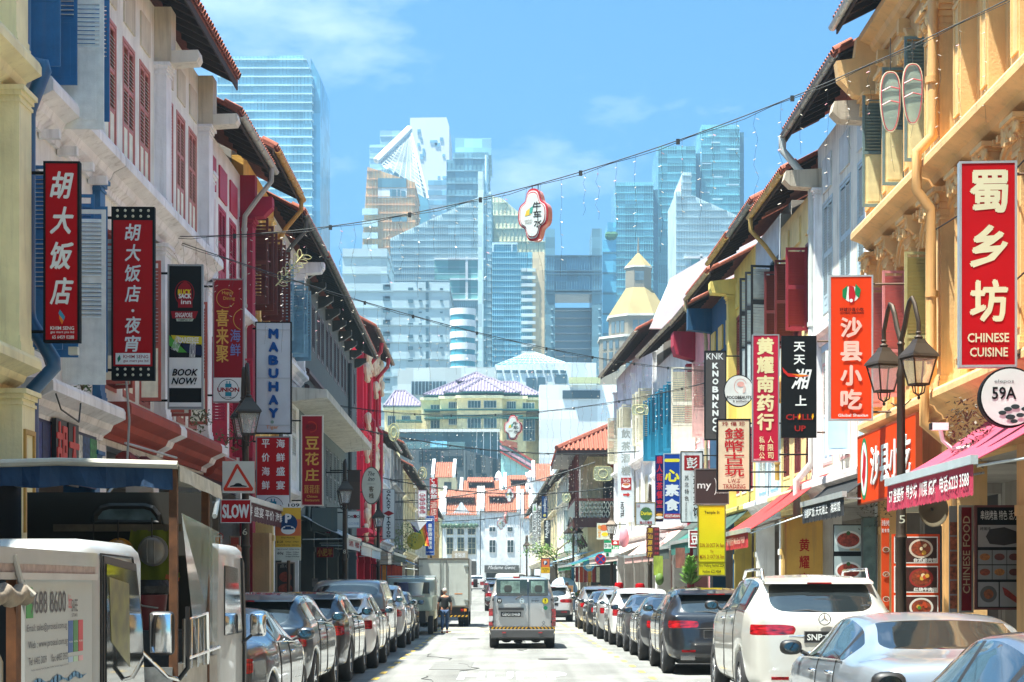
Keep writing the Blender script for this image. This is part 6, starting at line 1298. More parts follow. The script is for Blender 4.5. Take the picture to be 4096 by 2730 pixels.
for k,(a,b)in enumerate(((68,71),(71.4,74.2),(74.6,77.2))):awning('R',a,b,3.9,2.75,1.3,M('#cfa49a',.85),'pale pink sloping awning, %s of three under the teal shutters'%('nearest','middle','farthest')[k],drop=.2)
awning('R',79,94,3.6,2.9,1.4,M('#c9b8ac',.85),'long pale canvas awning under the white corner block',drop=.2)
awning('R',96,106,3.4,2.6,2.2,M('#2a8a5a',.8),'green and blue market canopy at the street corner',stripes=M('#1c4a7a',.8),drop=.15)
awning('R',108,120,3.6,2.9,2.4,M('#9cc0d2',.8),'pale blue market canopy beyond the corner',drop=.15)
awning('L',57,62.5,3.75,3.1,1.35,M('#b9bfc0',.8),'white awning with a red top edge on the grey building',drop=.3,vtext=('酒 楼',DKR,.1,.9));awning('L',63,69,3.7,3.0,1.35,M('#b9bfc0',.8),'white awning with fringed valance, farther on the grey building',drop=.3);awning('L',70,76,3.7,3.0,1.3,M('#a9c3cc',.8),'pale blue-white awning at the far end of the grey building',drop=.3)
g=Sign((px(1300,59),59,pz(2210,59)),0,.55,.35,'small red hanging board with yellow letters on the white awning',col('#8c1c1c'),None,t=.06);g.text('小肥羊',.08,.15,.92,.85,GOLD,bold=.02)
awning('L',36,43,3.9,3.35,1.1,M('#4a1c22',.85),'dark maroon awning with white characters beside the SLOW sign',vtext=('海鲜 盛宴 平价 海鲜',WH,.05,.95),drop=.36)
awning('L',82.5,95,3.6,3.0,1.5,M('#2f3f36',.85),'dark canopy over the goods of the red building',drop=.25)
awning('L',97,110,3.5,2.7,2.2,M('#6a2a22',.85),'reddish market canopy beyond the red building',drop=.25)
awning('L',112,124,3.4,2.5,2.3,M('#2a6fa0',.85),'blue tarpaulin canopy beyond the red building',drop=.35)
m=MB();Y=27.4
# rolled red blind, under C's cornice
r=empty('rolled_blind',(FX('L',30)+.25,29.8,3.62),R(90),'rolled-up faded red canvas blind tied under the red cornice','blind')
m=MB();n=14;m.tube([(k*.28,.02*sin(k*2.1),.03*sin(k*1.3))for k in range(n)],[.13+.025*sin(k*2.4)for k in range(n)],10);m.build('canvas',M('#7a2c2a',.9,var=.3,bump=.6,bs=20),r,smooth=True)
for k in range(3):m=MB();m.lathe([(.165,-.02),(.165,.02)],(.6+k*1.2,0,0),12,'x');m.build('strap',BLK,r)
m=MB();m.tube([(-.3,-.1,.25),(4.2,-.1,.32)],.02,6);m.build('rod',M('#b5b9b8',.4),r)
# ---------------------------------------------------------------- vehicles
LAMP=M((.36,.008,.012),.12,var=.85,vs_=7,zs=5,coat=1.);LAMPC=M((.55,.55,.55),.1,var=0,coat=1.);PLAST=M((.03,.031,.033),.55,var=.1)
AMB=M((.8,.25,.02),.2,coat=1.,var=0);SEAM=M((.01,.01,.01),.6,var=0)
TYPES={
 'suv':dict(top=[(0,1.0),(.06,1.02),(.16,1.12),(.50,-.10),(.62,-.05),(1.1,-.01),(2.0,0),(2.7,-.05),(3.55,1.08),(3.75,1.03),(4.4,.90),(4.62,.72)],
 belt=[(0,.98),(.3,1.02),(1.2,1.04),(3.5,.99),(4.4,.84),(4.62,.66)],wid=[(0,.84),(.12,.92),(.5,.985),(1.2,1),(3.6,1),(4.3,.93),(4.62,.74)],roofw=.74,win=(.52,3.35),rg=(.10,.50),ws=(2.7,3.55),pil=(1.28,2.28),L=4.62,lamp=(.80,.95)),
 'sedan':dict(top=[(0,.98),(.08,1.02),(.55,1.06),(.78,1.09),(1.42,-.07),(1.9,0),(2.6,-.03),(3.5,1.02),(3.7,.98),(4.4,.84),(4.65,.62)],
 belt=[(0,.92),(.3,.97),(1.2,.98),(3.5,.93),(4.4,.78),(4.65,.58)],wid=[(0,.80),(.15,.90),(.5,.97),(1.2,1),(3.6,1),(4.3,.93),(4.65,.72)],roofw=.70,win=(1.12,3.3),rg=(.78,1.42),ws=(2.6,3.5),pil=(1.35,2.25),L=4.65,lamp=(.74,.90)),
 'hatch':dict(top=[(0,.98),(.06,1.0),(.14,1.06),(.55,-.12),(.7,-.05),(1.1,-.01),(1.9,0),(2.5,-.05),(3.3,1.03),(3.5,.98),(4.0,.86),(4.2,.68)],
 belt=[(0,.95),(.3,1.0),(1.2,1.0),(3.3,.95),(4.0,.80),(4.2,.62)],wid=[(0,.82),(.12,.92),(.5,.985),(1.2,1),(3.3,1),(3.9,.93),(4.2,.74)],roofw=.74,win=(.6,3.1),rg=(.10,.55),ws=(2.5,3.3),pil=(1.2,2.1),L=4.2,lamp=(.78,.95)),
 'van':dict(top=[(0,1.22),(.02,1.24),(.05,1.30),(.12,-.14),(.20,-.05),(.6,-.01),(2.6,0),(3.1,-.06),(3.95,1.12),(4.15,1.02),(4.35,.80)],
 belt=[(0,1.21),(.3,1.18),(2.4,1.12),(3.8,1.02),(4.35,.72)],wid=[(0,.95),(.06,.985),(.5,1),(3.6,1),(4.1,.94),(4.35,.80)],roofw=.80,win=(2.55,3.6),rg=(.03,.13),ws=(3.1,3.95),pil=(2.6,3.0),L=4.35,lamp=(.62,1.0)),
}
_wheel=None
def wheels():
 global _wheel
 if _wheel:return _wheel
 t=MB();t.lathe([(.20,-.105),(.30,-.112),(.325,-.09),(.335,-.05),(.335,.05),(.325,.09),(.30,.112),(.20,.105)],n=28,ax='y')
 rm=MB();rm.lathe([(.205,-.10),(.225,-.10),(.205,-.06),(.05,-.04),(.0,-.04)],n=24,ax='y');
 dk=MB();dk.lathe([(.20,-.03),(0,-.03)],n=20,ax='y');dk.lathe([(.20,.08),(0,.08)],n=20,ax='y')
 sp=MB()
 for k in range(5):
  a=2*pi*k/5;c,s=cos(a),sin(a);w=.028
  for d in(-.05,.05):
   ca,sa=cos(a+d*2.4),sin(a+d*2.4)
   sp.add([(c*.03-s*w*.5,-.085,s*.03+c*w*.5),(c*.03+s*w*.5,-.085,s*.03-c*w*.5),(ca*.215+sa*w*.45,-.10,sa*.215-ca*w*.45),(ca*.215-sa*w*.45,-.10,sa*.215+ca*w*.45),
     (c*.03-s*w*.5,-.05,s*.03+c*w*.5),(c*.03+s*w*.5,-.05,s*.03-c*w*.5),(ca*.215+sa*w*.45,-.07,sa*.215-ca*w*.45),(ca*.215-sa*w*.45,-.07,sa*.215+ca*w*.45)],[(0,1,2,3),(4,7,6,5),(0,4,5,1),(1,5,6,2),(2,6,7,3),(3,7,4,0)])
 sp.lathe([(0,-.095),(.045,-.09),(.05,-.05)],n=12,ax='y')
 ri=MB();ri.lathe([(.205,-.098),(.228,-.102),(.228,-.08),(.205,-.07),(.205,-.098)],n=28,ax='y')
 _wheel=(t.mesh(RUBBER,'all'),sp.mesh(M((.55,.55,.56),.25,metal=.9,var=.05),True),dk.mesh(M((.02,.02,.02),.6)),ri.mesh(M((.55,.55,.56),.25,metal=.9,var=.05),True));return _wheel
def add_wheel(root,x,y,r=.335,side=1):
 t,s,d,ri=wheels();k=r/.335;o=obj('wheel',t,root,(x,y,r),(0,0,pi if side>0 else 0),(k,1,k))
 obj('rim',s,o);obj('rim_ring',ri,o);obj('hub_disc',d,o);return o
def frustum_mirror(root,x,y,z,sg,mat,k=1.):
 m=MB();m.ell((0,0,0),(.065*k,.105*k,.072*k),14,8,.75);o=m.build('wing_mirror',mat,root,smooth='all',loc=(x,y+sg*.13,z));q=MB()
 q.lathe([(0,0),(.9,0)],(0,0,0),18,'x');g=q.build('mirror_glass',M((.16,.18,.19),.05,metal=1,var=0),o,loc=(-.064*k,0,.0));g.scale=(1,.080*k,.054*k)
 q=MB();q.tube([(0,-sg*.1,-.04),(.02,-sg*.2,-.09)],.022,6);q.build('stalk',PLAST,o)
def split_mesh(src,names,mats,root,sides=()):
 out={}
 vs=[tuple(v.co)for v in src.vertices]
 for i,nm in enumerate(names):
  groups={}
  for p in src.polygons:
   if p.material_index!=i:continue
   key=0
   if i in sides:key=1 if sum(vs[v][1]for v in p.vertices)>0 else-1
   groups.setdefault(key,[]).append(tuple(p.vertices))
  for key,fs in groups.items():
   ids=sorted({v for f in fs for v in f});mp_={v:k for k,v in enumerate(ids)}
   me=bpy.data.meshes.new(nm);me.from_pydata([vs[v]for v in ids],[],[[mp_[v]for v in f]for f in fs]);me.materials.append(mats[i]);me.polygons.foreach_set('use_smooth',[True]*len(fs));me.update();me.normals_split_custom_set_from_vertices([src.vertices[v].normal for v in ids])
   out.setdefault(nm,[]).append(obj(nm,me,root))
 return out
def car(kind,name,label,X,Y,W,H,paint,L=None,level=2,plate=None,lamps='wide',cladding=False,mirror=None,rails=False,yaw=0,lz=None,pz_=None,bk=1.06,wr=.335,group=None,chrome=False,lampm=None,wiper=True,spoiler=True,ztop=None):
 K=TYPES[kind];L0=K['L'];L=L or L0;sx=L/L0;w=W/2
 root=empty(name,(X,Y,G(Y)),R(90+yaw),label,'van' if kind=='van' else 'car',group)
 tp=lambda x:(lambda v:v)(interp(x/sx,[(a,(b+H if b<=0 else b*bk*(H/1.5)**.5))for a,b in K['top']]));bt=lambda x:interp(x/sx,K['belt'])*bk*(H/1.5)**.5;wd=lambda x:interp(x/sx,K['wid'])*w
 xr,xf=.80*sx,(L0-.88)*sx;ar=wr+.05;zs=.27
 xs=sorted(set([round(a*sx,3)for a,b in K['top']]+[round(a*sx,3)for a in K['win']]+[round((p+d)*sx,3)for p in K['pil']for d in(-.035,.035)]+[round(xc+ar*c,3)for xc in(xr,xf)for c in(-1.04,-.92,-.62,0,.62,.92,1.04)]))
 xs2=[xs[0]]
 for x in xs[1:]:
  if x-xs2[-1]>.022:xs2.append(x)
 xs=xs2;z0l,z1l=lz or[v*(H/1.5)**.5 for v in K['lamp']]
 def arch(x):
  z=0
  for xc in(xr,xf):
   d=abs(x-xc)
   if d<ar:z=max(z,wr+math.sqrt(ar*ar-d*d))
  return z
 def section(x,first=False):
  b,t,ww,az=bt(x),tp(x),wd(x),arch(x);t=max(t,b+.012);g=min(1,max(0,(t-b)/(H-b-.12)));zb=max(zs,az)
  r=[(0,min(zb,.3 if first else zb)),(ww*.80,zb),(ww*.985,max(zb+.02,zs+.06)),(ww,max(zb+.05,.52)),(ww*1.0,max(zb+.08,z0l)),(ww*.985,max(min(z1l,b-.05),zb+.12)),(ww*.955,max(b,zb+.15))]
  rw=K['roofw']*w;yr=ww*.90*(1-g)+rw*g
  r+=[(yr,b+(t-b-.07)*g if g>.3 else b+.006+(t-b)*.5),(yr*((.93 if kind=='van' else .86)if g>.3 else(.86 if kind=='van' else .74)),t-.03*g),(0,t)]
  return r
 secs=[section(x)for x in xs];n=10;V=[];idx={}
 bm=bmesh.new()
 def vert(key,co):
  k=key
  if k not in idx:idx[k]=bm.verts.new(co)
  return idx[k]
 def sv(i,j,sg):
  if j in(0,9):sg=1
  y,z=secs[i][j];x=xs[i]
  if i==0 and kind!='van':x+={2:-.05,3:-.055,4:-.02,5:0.,1:.0}.get(j,0)
  return vert((i,j,sg),(x,y*sg,z))
 def face(vsx,m):
  try:f=bm.faces.new(vsx);f.material_index=m
  except ValueError:pass
 wx0,wx1=K['win'][0]*sx,K['win'][1]*sx;rg0,rg1=K['rg'][0]*sx,K['rg'][1]*sx;ws0,ws1=K['ws'][0]*sx,K['ws'][1]*sx
 for i in range(len(xs)-1):
  xm=(xs[i]+xs[i+1])/2
  for j in range(9):
   m=0
   if j==0:m=6
   if j==1 and cladding:m=6
   if j==2 and cladding and arch(xm)>.4:m=6
   if j==4 and xm<.22*sx and lamps!='none':m=4
   if j==6:
    if wx0-.01<xm<wx1+.01:m=5 if any(abs(xm-p*sx)<.04 for p in K['pil'])else 2
   if j==8 and rg0-.012<xm<rg1+.012:m=1
   if j==8 and ws0-.01<xm<ws1+.01:m=3
   for sg in(1,-1):face([sv(i,j,sg),sv(i+1,j,sg),sv(i+1,j+1,sg),sv(i,j+1,sg)][::sg],m)
 mulc=(1,.86 if kind=='van' else .80,.42,0)
 for(i,d)in((0,-1),(len(xs)-1,1)):
  def cv(row,c,sg):
   if c==0:return sv(i,row,sg)
   if row==6:return sv(i,{1:7,2:8,3:9}[c],sg)
   y,z=secs[i][row];xo=xs[i]+d*(.05 if c>1 else .03)*(1 if row>1 else 0)*(.3 if kind=='van' else 1)
   if i==0 and kind!='van':xo+={2:-.05,3:-.055,4:-.02,5:0}.get(row,0)
   if c==3:sg=1
   return vert(('c',i,row,c,sg),(xo,y*mulc[c]*sg,z))
  for row in range(1,6):
   for c in range(3):
    for sg in(1,-1):
     m=0
     if row==4 and i==0 and lamps!='none' and(c==0 or(c==1 and lamps=='wide')or lamps=='bar'):m=4
     if row in(1,):m=6
     if row==2 and cladding:m=6
     q=[cv(row,c,sg),cv(row,c+1,sg),cv(row+1,c+1,sg),cv(row+1,c,sg)]
     q=[v for k_,v in enumerate(q)if v not in q[:k_]]
     face(q[::sg]if i==0 else q[::-sg],m)
 bmesh.ops.recalc_face_normals(bm,faces=bm.faces)
 cl=bm.edges.layers.float.new('crease_edge')
 for e in bm.edges:
  ms={f.material_index for f in e.link_faces}
  if len(ms)>1:e[cl]=.75 if 4 in ms or 6 in ms else .6
 for i in range(len(xs)-1): # shoulder crease and sill
  for sg in(1,-1):
   for j,c in((5,.35),(4,.15)):
    e=bm.edges.get([sv(i,j,sg),sv(i+1,j,sg)])
    if e:e[cl]=max(e[cl],c)
 if kind=='van':
  for e in bm.edges:
   a,b=e.verts
   if abs(a.co.x-b.co.x)<.01 and(a.co.x<.1):e[cl]=max(e[cl],.4)
 me=bpy.data.meshes.new('shell');bm.to_mesh(me);bm.free();tmp=bpy.data.objects.new('tmp',me);C.objects.link(tmp)
 md=tmp.modifiers.new('s','SUBSURF');md.levels=level;md.render_levels=level;dg=bpy.context.evaluated_depsgraph_get();dg.update();ev=bpy.data.meshes.new_from_object(tmp.evaluated_get(dg));bpy.data.objects.remove(tmp)
 split_mesh(ev,['body','rear_window','side_window','windscreen','tail_light','pillar_trim','lower_cladding'],[paint,GLASS,GLASS,GLASS,lampm or LAMP,BLACK,PLAST],root,sides=(2,4,5))
 ub=MB();ub.box(.25,L-.3,-w*.72,w*.72,.20,.55);ub.build('underbody',BLACK,root)
 for xc in(xr,xf):
  for sg in(-1,1):wl=add_wheel(root,xc,sg*(w-.125),wr,sg)
  wb_=MB();wb_.box(xc-ar,xc+ar,-w*.8,w*.8,.3,wr+ar*.85);wb_.build('wheel_well',BLACK,root)
 mm=mirror or paint;xm_=ws1-.28
 for sg in(-1,1):frustum_mirror(root,xm_,sg*wd(xm_)*.93,bt(xm_)+.09,sg,mm)
 rx=-.06 if kind!='van' else-.045;zp={'suv':.72,'sedan':.62,'hatch':.68,'van':.78}[kind]*(H/1.5)**.5
 if pz_:zp=pz_
 if plate:
  q=MB();q.box(-.012,0,-.25,.25,-.065,.065);po=q.build('number_plate',M((.015,.015,.016),.4),root,loc=(rx-.012,0,zp));q=MB()
  q.box(-.016,-.001,-.262,-.25,-.077,.077);q.box(-.016,-.001,.25,.262,-.077,.077);q.box(-.016,-.001,-.25,.25,.065,.077);q.box(-.016,-.001,-.25,.25,-.077,-.065);q.build('plate_frame',M((.2,.2,.2),.3,metal=.8),po)
  if plate.strip():e=letters(po,plate,-.225,.225,-.042,.042,WH,-.016,bold=.02);e.rotation_euler=(0,0,R(-90))
 if kind!='van':
  q=MB()
  for sg in(-1,1):q.box(-.085,-.07,sg*w*.52-.14,sg*w*.52+.14,.40,.445)
  for sg in(-1,1):q=MB();q.box(-.095,-.06,sg*w*.55-.13,sg*w*.55+.13,.42,.46);q.build('reflector',LAMP,root)
  q=MB();q.tube([(-.055,-w*.45,z0l-.02),(-.075,0,z0l-.01),(-.055,w*.45,z0l-.02)],.012,6);q.build('trim_strip',CHROME if chrome else SEAM,root,smooth=True)
  q=MB();rw_=w*.62;q.tube([(-.035,-rw_,.50),(-.07,-rw_*.9,.42),(-.078,0,.40),(-.07,rw_*.9,.42),(-.035,rw_,.50)],.008,5);q.build('tailgate_seam',SEAM,root)
 if spoiler and kind in('suv','hatch'):
  xt=interp(1,[(0,0),(1,1)])*rg1;zt=tp(xt);q=MB();ww=K['roofw']*w*.95;q.ext([(xt-.20,zt-.045),(xt-.19,zt-.02),(xt+.15,zt+.035),(xt+.15,zt-.02)],-ww,ww,'y');so2=q.build('spoiler',paint,root,smooth=True)
  q=MB();q.box(xt-.212,xt-.198,-.16,.16,zt-.045,zt-.025);q.build('brake_lamp',LAMP,so2)
 if wiper and kind in('suv','hatch'):
  q=MB();x0=.08;q.tube([(x0,0,bt(0)+.05),(x0+.01,.18,bt(0)+.08),(x0+.015,.42,bt(0)+.07)],[.02,.012,.008],6);q.build('wiper',BLACK,root)
 if rails:
  for sg in(-1,1):q=MB();y=sg*K['roofw']*w*.93;q.tube([(.62,y,tp(.62)-.03),(.75,y,H+.045),(1.6,y,H+.05),(2.45,y,H+.04),(2.65,y,tp(2.65)-.04)],.022,8);q.build('roof_rail',CHROME,root,smooth=True)
 for xd in(K['pil'][0]*sx,K['pil'][1]*sx): # door seams and handles
  for sg in(-1,1):
   s_=section(xd);q=MB();q.tube([(xd,sg*(y+.002),z)for y,z in s_[2:7]],.005,4);q.build('door_seam',SEAM,root)
   q=MB();q.ell((xd+.22,sg*(s_[5][0]+.01),bt(xd)-.11),(.10,.025,.018),8,5,.8);q.build('door_handle',CHROME if chrome else paint,root,smooth='all')
 if kind!='van': # bright strip round the window line
  for sg in(-1,1):
   pts=[];n_=12
   for k in range(n_+1):x=wx0+(wx1-wx0)*k/n_;s_=section(x);pts.append((x,sg*(s_[6][0]+.002),s_[6][1]+.006))
   q=MB();q.tube(pts,.008,5);q.build('window_trim',CHROME if chrome else BLACK,root,smooth=True)
 return root
pc=car_paint
# left row, near to far
car('sedan','parked_car','dark grey sedan with bright window trim ahead of the canopy lorry',-3.48,19.5,1.84,1.42,pc((.055,.065,.078),.6),chrome=True,plate=' ')
car('suv','parked_car','dark crossover with a wide tail light just ahead of the dark grey sedan',-3.62,24.9,1.90,1.56,pc((.02,.03,.04),.5),chrome=True,plate=' ',lamps='wide',wr=.36)
car('suv','parked_car','charcoal crossover with a thin full-width red light bar',-3.62,30.9,1.84,1.54,pc((.028,.027,.03),.5),chrome=True,lamps='bar',plate=' ',cladding=True,wr=.36)
car('hatch','parked_car','pearl white hatchback with wrap-round red tail lights on the left',-3.50,35.9,1.78,1.52,pc((.66,.63,.58),.2),plate=' ',mirror=pc((.3,.3,.3),.5))
car('van','parked_van','grey-brown parked van with a red lamp on its roof edge, left row',-3.68,41.8,1.80,1.78,pc((.20,.19,.18),.5),plate=' ')
car('hatch','parked_car','silver people carrier on the left behind the grey-brown van',-3.62,47.6,1.78,1.66,pc((.42,.43,.43),.5),plate=' ',level=1)
car('hatch','parked_car','black hatchback in the left row before the open lorry',-3.66,53.3,1.72,1.48,pc((.03,.032,.04),.5),plate=' ',level=1)
# right row
car('sedan','parked_car','dark grey saloon nearest on the right, cut by the frame',3.22,8.0,1.80,1.44,pc((.22,.24,.27),.7),chrome=True,mirror=BLACK,plate=None)
cs=car('sedan','parked_car','pale silver saloon with a broad sloping rear window, second on the right',3.62,14.5,1.84,1.43,pc((.33,.38,.43),.5),chrome=True,mirror=BLACK,plate=None)
letters(cs,'C 180',-.12,.12,.86,.90,CHROME,-.0,bold=.02).matrix_local=Matrix.Translation((-.085,.48,.0))@Matrix.Rotation(R(-90),4,'Z')
gl=car('suv','parked_car','large white sport utility car with silver roof rails and a black number plate',4.02,24.2,2.02,1.80,pc((.50,.49,.44),.15),L=4.95,chrome=True,rails=True,plate='SNP 6789',mirror=BLACK,wr=.39,lz=(1.0,1.13),pz_=.97,bk=1.15)
m=MB();m.lathe([(.068,-.008),(.082,-.008),(.082,.008),(.068,.008),(.068,-.008)],(-.085,0,1.20),24,'x')
for k in range(3):a=pi/2+2*pi*k/3;m.tube([(-.085,0,1.20),(-.085,.075*cos(a),1.20+.075*sin(a))],[.014,.004],5)
m.build('badge',CHROME,gl,smooth=True)
for sg in(-1,1):m=MB();m.box(-.13,.02,sg*.62-.17,sg*.62+.17,.26,.37);e=m.build('exhaust',CHROME,gl);m=MB();m.box(-.135,-.128,sg*.62-.13,sg*.62+.13,.28,.35);m.build('pipe_mouth',BLACK,e)
po=car('suv','parked_car','black coupe-like crossover with round-edged red tail lights behind the large white one',3.72,33.9,1.92,1.60,pc((.018,.019,.022),.4),wr=.38,plate=' ',lamps='wide',lz=(.86,.99))
for sg in(-1,1):m=MB();m.box(-.12,.02,sg*.55-.13,sg*.55+.13,.28,.36);m.build('exhaust',CHROME,po)
car('sedan','parked_car','dark grey-blue saloon, third car from the silver saloon on the right',3.62,39.7,1.80,1.42,pc((.05,.052,.058),.5),chrome=True,mirror=BLACK,plate=' ')
car('sedan','parked_car','blue-grey saloon between the dark saloon and the white hatchback on the right',3.60,45.0,1.78,1.43,pc((.07,.076,.085),.5),mirror=BLACK,plate=' ')
car('hatch','parked_car','white compact crossover with black lower bumper in the right row',3.50,50.0,1.78,1.56,pc((.72,.72,.70),.15),cladding=True,plate=' ')
car('hatch','parked_car','silver hatchback just beyond the white compact crossover',3.38,55.2,1.72,1.50,pc((.40,.40,.39),.5),plate=' ',level=1)
car('sedan','parked_car','dark saloon between the silver hatchback and the grey-brown people carrier',3.30,60.4,1.76,1.46,pc((.05,.052,.058),.5),plate=' ',level=1)
car('hatch','parked_car','grey-brown people carrier, farthest in the right parked row',3.28,67.6,1.80,1.60,pc((.20,.19,.175),.5),plate=' ',level=1,L=4.35)
# moving
car('suv','moving_car','silver crossover driving beyond the silver van on its right',1.72,80.5,1.86,1.64,pc((.55,.54,.52),.3),plate=' ',level=1,cladding=True)
car('hatch','moving_car','small black and maroon car half hidden left of the silver van',-.72,106,1.70,1.7,pc((.05,.018,.018),.4),plate=' ',level=1)
car('suv','moving_car','dark blue-grey crossover with lit brake lights near the street end',-2.28,212,1.86,1.66,pc((.07,.075,.09),.4),plate=' ',level=1)
car('van','moving_van','white van far ahead right behind the box lorry',-4.2,225,1.80,1.95,pc((.72,.72,.7),.1),plate=' ',level=1)
car('van','moving_van','cream minibus crossing at the end of the street',-2.2,239,1.9,2.15,pc((.72,.70,.62),.1),L=5.2,level=1,yaw=-84)
car('suv','moving_car','dark car crossing at the end of the street beside the cream minibus',1.2,238.5,1.85,1.9,pc((.05,.055,.06),.3),level=1,yaw=-84)
# silver panel van in the middle
V=car('van','silver_van','silver delivery van with plate GBG 1046 B and a black-yellow chevron strip, mid street',.26,47.6,1.70,1.86,pc((.46,.45,.43),.45),plate=None,wr=.31,mirror=PLAST,lamps='none',bk=1.)
xb=-.03
def vbox(nm,y0,y1,z0,z1,mat,x0=xb-.02,x1=xb+.06,parent=None):m=MB();m.box(x0,x1,y0,y1,z0,z1);return m.build(nm,mat,parent or V)
for sg in(-1,1): # stacked tail lamp units at the corners (local +y is the left of the picture)
 y0,y1=(sg*.85,sg*.745);lo,hi=min(y0,y1),max(y0,y1)
 for nm,a,b,mt in(('lamp_lens',.84,1.02,LAMP),('lamp_lens',.70,.835,LAMPC if sg>0 else LAMP),('lamp_lens',.58,.695,LAMP)):vbox(nm,lo,hi,a,b,mt,xb-.03,xb+.25)
vbox('door_gap',-.154,-.148,.55,1.80,SEAM,xb-.012,xb+.02)
for sg in(-1,1):vbox('door_edge',sg*.735-.003,sg*.735+.003,.56,1.72,SEAM,xb-.008,xb+.02)
for sg in(-1,1):
 for z in(.66,1.22):vbox('hinge',sg*.742-.02,sg*.742+.02,z,z+.06,PLAST,xb-.03,xb)
w1=vbox('rear_window_glass',-.13,.66,1.36,1.765,GLASS,xb-.012,xb+.08);w2=vbox('rear_window_glass',-.655,-.165,1.36,1.765,GLASS,xb-.012,xb+.08)
vg=M('#b4c8b8',.3,var=.5,vs_=6)
for p_,a,b in((w1,.06,.55),(w2,-.56,-.22)):m=MB();m.tbox(a,b,0,.003,1.42,1.73,.03)if False else m.box(xb-.016,xb-.013,a,b,1.42,1.72);m.build('see_through',M('#7f9a90',.08,var=.6,vs_=9),p_)
for a in(.27,-.5):m=MB();m.ell((xb-.018,a+.09,1.53),(.004,.10,.09),14,8,.6);m.build('headrest',M('#3a403e',.6),V)
vbox('high_brake_lamp',.06,.23,1.79,1.84,LAMP,xb-.01,xb+.15)
m=MB();m.tube([(xb-.03,.02,1.35),(xb-.035,.14,1.29),(xb-.035,.17,1.26)],[.012,.016,.02],6);m.build('wiper',BLACK,V)
vbox('plate_recess',-.03,.60,.80,1.02,pc((.35,.34,.33),.4),xb-.010,xb+.05);vbox('grip_bar',-.04,.61,.98,1.05,PLAST,xb-.05,xb)
npp=vbox('number_plate',.03,.54,.82,.945,BLACK,xb-.03,xb-.01);e=letters(V,'GBG1046B',-.23,.23,.845,.92,WH,0,bold=.02);e.matrix_local=Matrix.Translation((xb-.034,.285,0))@Matrix.Rotation(R(-90),4,'Z')
def vt(t,yc,w_,z0,z1,mat,x=xb-.016,**k):e=letters(V,t,-w_/2,w_/2,z0,z1,mat,0,**k);e.matrix_local=Matrix.Translation((x,yc,0))@Matrix.Rotation(R(-90),4,'Z');return e
def vdisc(nm,y,z,r,mat,x):m=MB();m.lathe([(0,x),(r,x),(r,x+.02)],(0,y,z),20,'x');return m.build(nm,mat,V)
vdisc('speed_disc',.58,1.22,.068,BLACK,xb-.014);vt('70',.58,.08,1.205,1.25,WH,bold=.04);vt('km/h',.58,.05,1.175,1.19,WH)
vdisc('weight_disc',-.585,1.22,.082,BLACK,xb-.013);vdisc('weight_disc',-.585,1.22,.075,M('#cdbf1c',.5),xb-.015);vt('5',-.585,.035,1.215,1.27,BLACK,xb-.018,bold=.04);vt('PAX',-.585,.06,1.17,1.195,BLACK,xb-.018);vdisc('green_disc',-.59,1.04,.052,M('#17704e',.5),xb-.014)
vt('Singtel',-.33,.19,1.20,1.25,M('#333639',.5),bold=.01);vt('. . . . .',-.33,.14,1.27,1.29,M('#333639',.5));vt('NV200',.58,.16,1.07,1.085,M('#555555',.4))
m=MB();m.lathe([(.045,-.005),(.062,-.005),(.062,.01),(.045,.01),(.045,-.005)],(xb-.012,.01,1.22),20,'x');m.box(xb-.022,xb-.01,-.05,.07,1.205,1.235);m.build('badge',CHROME,V)
m=MB();m.tube([(xb-.012,-.62,.56),(xb-.012,-.50,.67),(xb-.012,-.54,.71),(xb-.012,-.58,.67),(xb-.012,-.47,.55)],.008,5);m.build('ribbon_sticker',M('#4a5560',.5),V)
st=vbox('chevron_strip',-.80,.80,.505,.565,BLACK,xb-.03,xb-.012)
for k in range(17):
 y=.76-k*.095;sg=1 if k<10 else-1;m=MB();a=.022*sg
 m.add([(xb-.033,y+a,.508),(xb-.033,y+a-.045,.508),(xb-.033,y-a-.045+2*a,.535),(xb-.033,y-a-.045,.562),(xb-.033,y-a,.562),(xb-.033,y+a+.0,.535)],[(0,1,2,5),(5,2,3,4)]);m.build('chevron',M('#cf9a1c',.5),st)
bu=MB();bu.ext([(xb-.05,.27),(xb-.10,.30),(xb-.11,.48),(xb-.03,.50),(xb+.2,.50),(xb+.2,.27)],-.80,.80,'y');b_=bu.build('rear_bumper',M((.085,.085,.085),.5),V)
for sg in(-1,1):vbox('reflector',sg*.46-.05,sg*.46+.05,.40,.435,LAMP,xb-.118,xb-.10)
for(y,z)in((.4,.2),(.1,.18),(-.35,.2)):m=MB();m.ell((.3,y,z),(.1,.12,.05),8,5);m.build('underside_part',BLACK,V)

# ---------------------------------------------------------------- lorries
def rbox(x0,x1,y0,y1,z0,z1,r=.04):
 bm=bmesh.new();bmesh.ops.create_cube(bm,size=1)
 for v in bm.verts:v.co=((x0+x1)/2+v.co.x*(x1-x0),(y0+y1)/2+v.co.y*(y1-y0),(z0+z1)/2+v.co.z*(z1-z0))
 bmesh.ops.bevel(bm,geom=bm.edges[:],offset=r,segments=3,affect='EDGES',profile=.5);me=bpy.data.meshes.new('m');bm.to_mesh(me);bm.free();me.polygons.foreach_set('use_smooth',[True]*len(me.polygons));me.set_sharp_from_angle(angle=R(50));return me
def rb(name,parent,mat,*a,r=.04):me=rbox(*a,r=r);me.materials.append(mat);return obj(name,me,parent)
def bx(name,parent,mat,*a):return MB().box(*a).build(name,mat,parent)
def tb(name,parent,mat,pts,r,n=8):return MB().tube(pts,r,n).build(name,mat,parent,smooth=True)
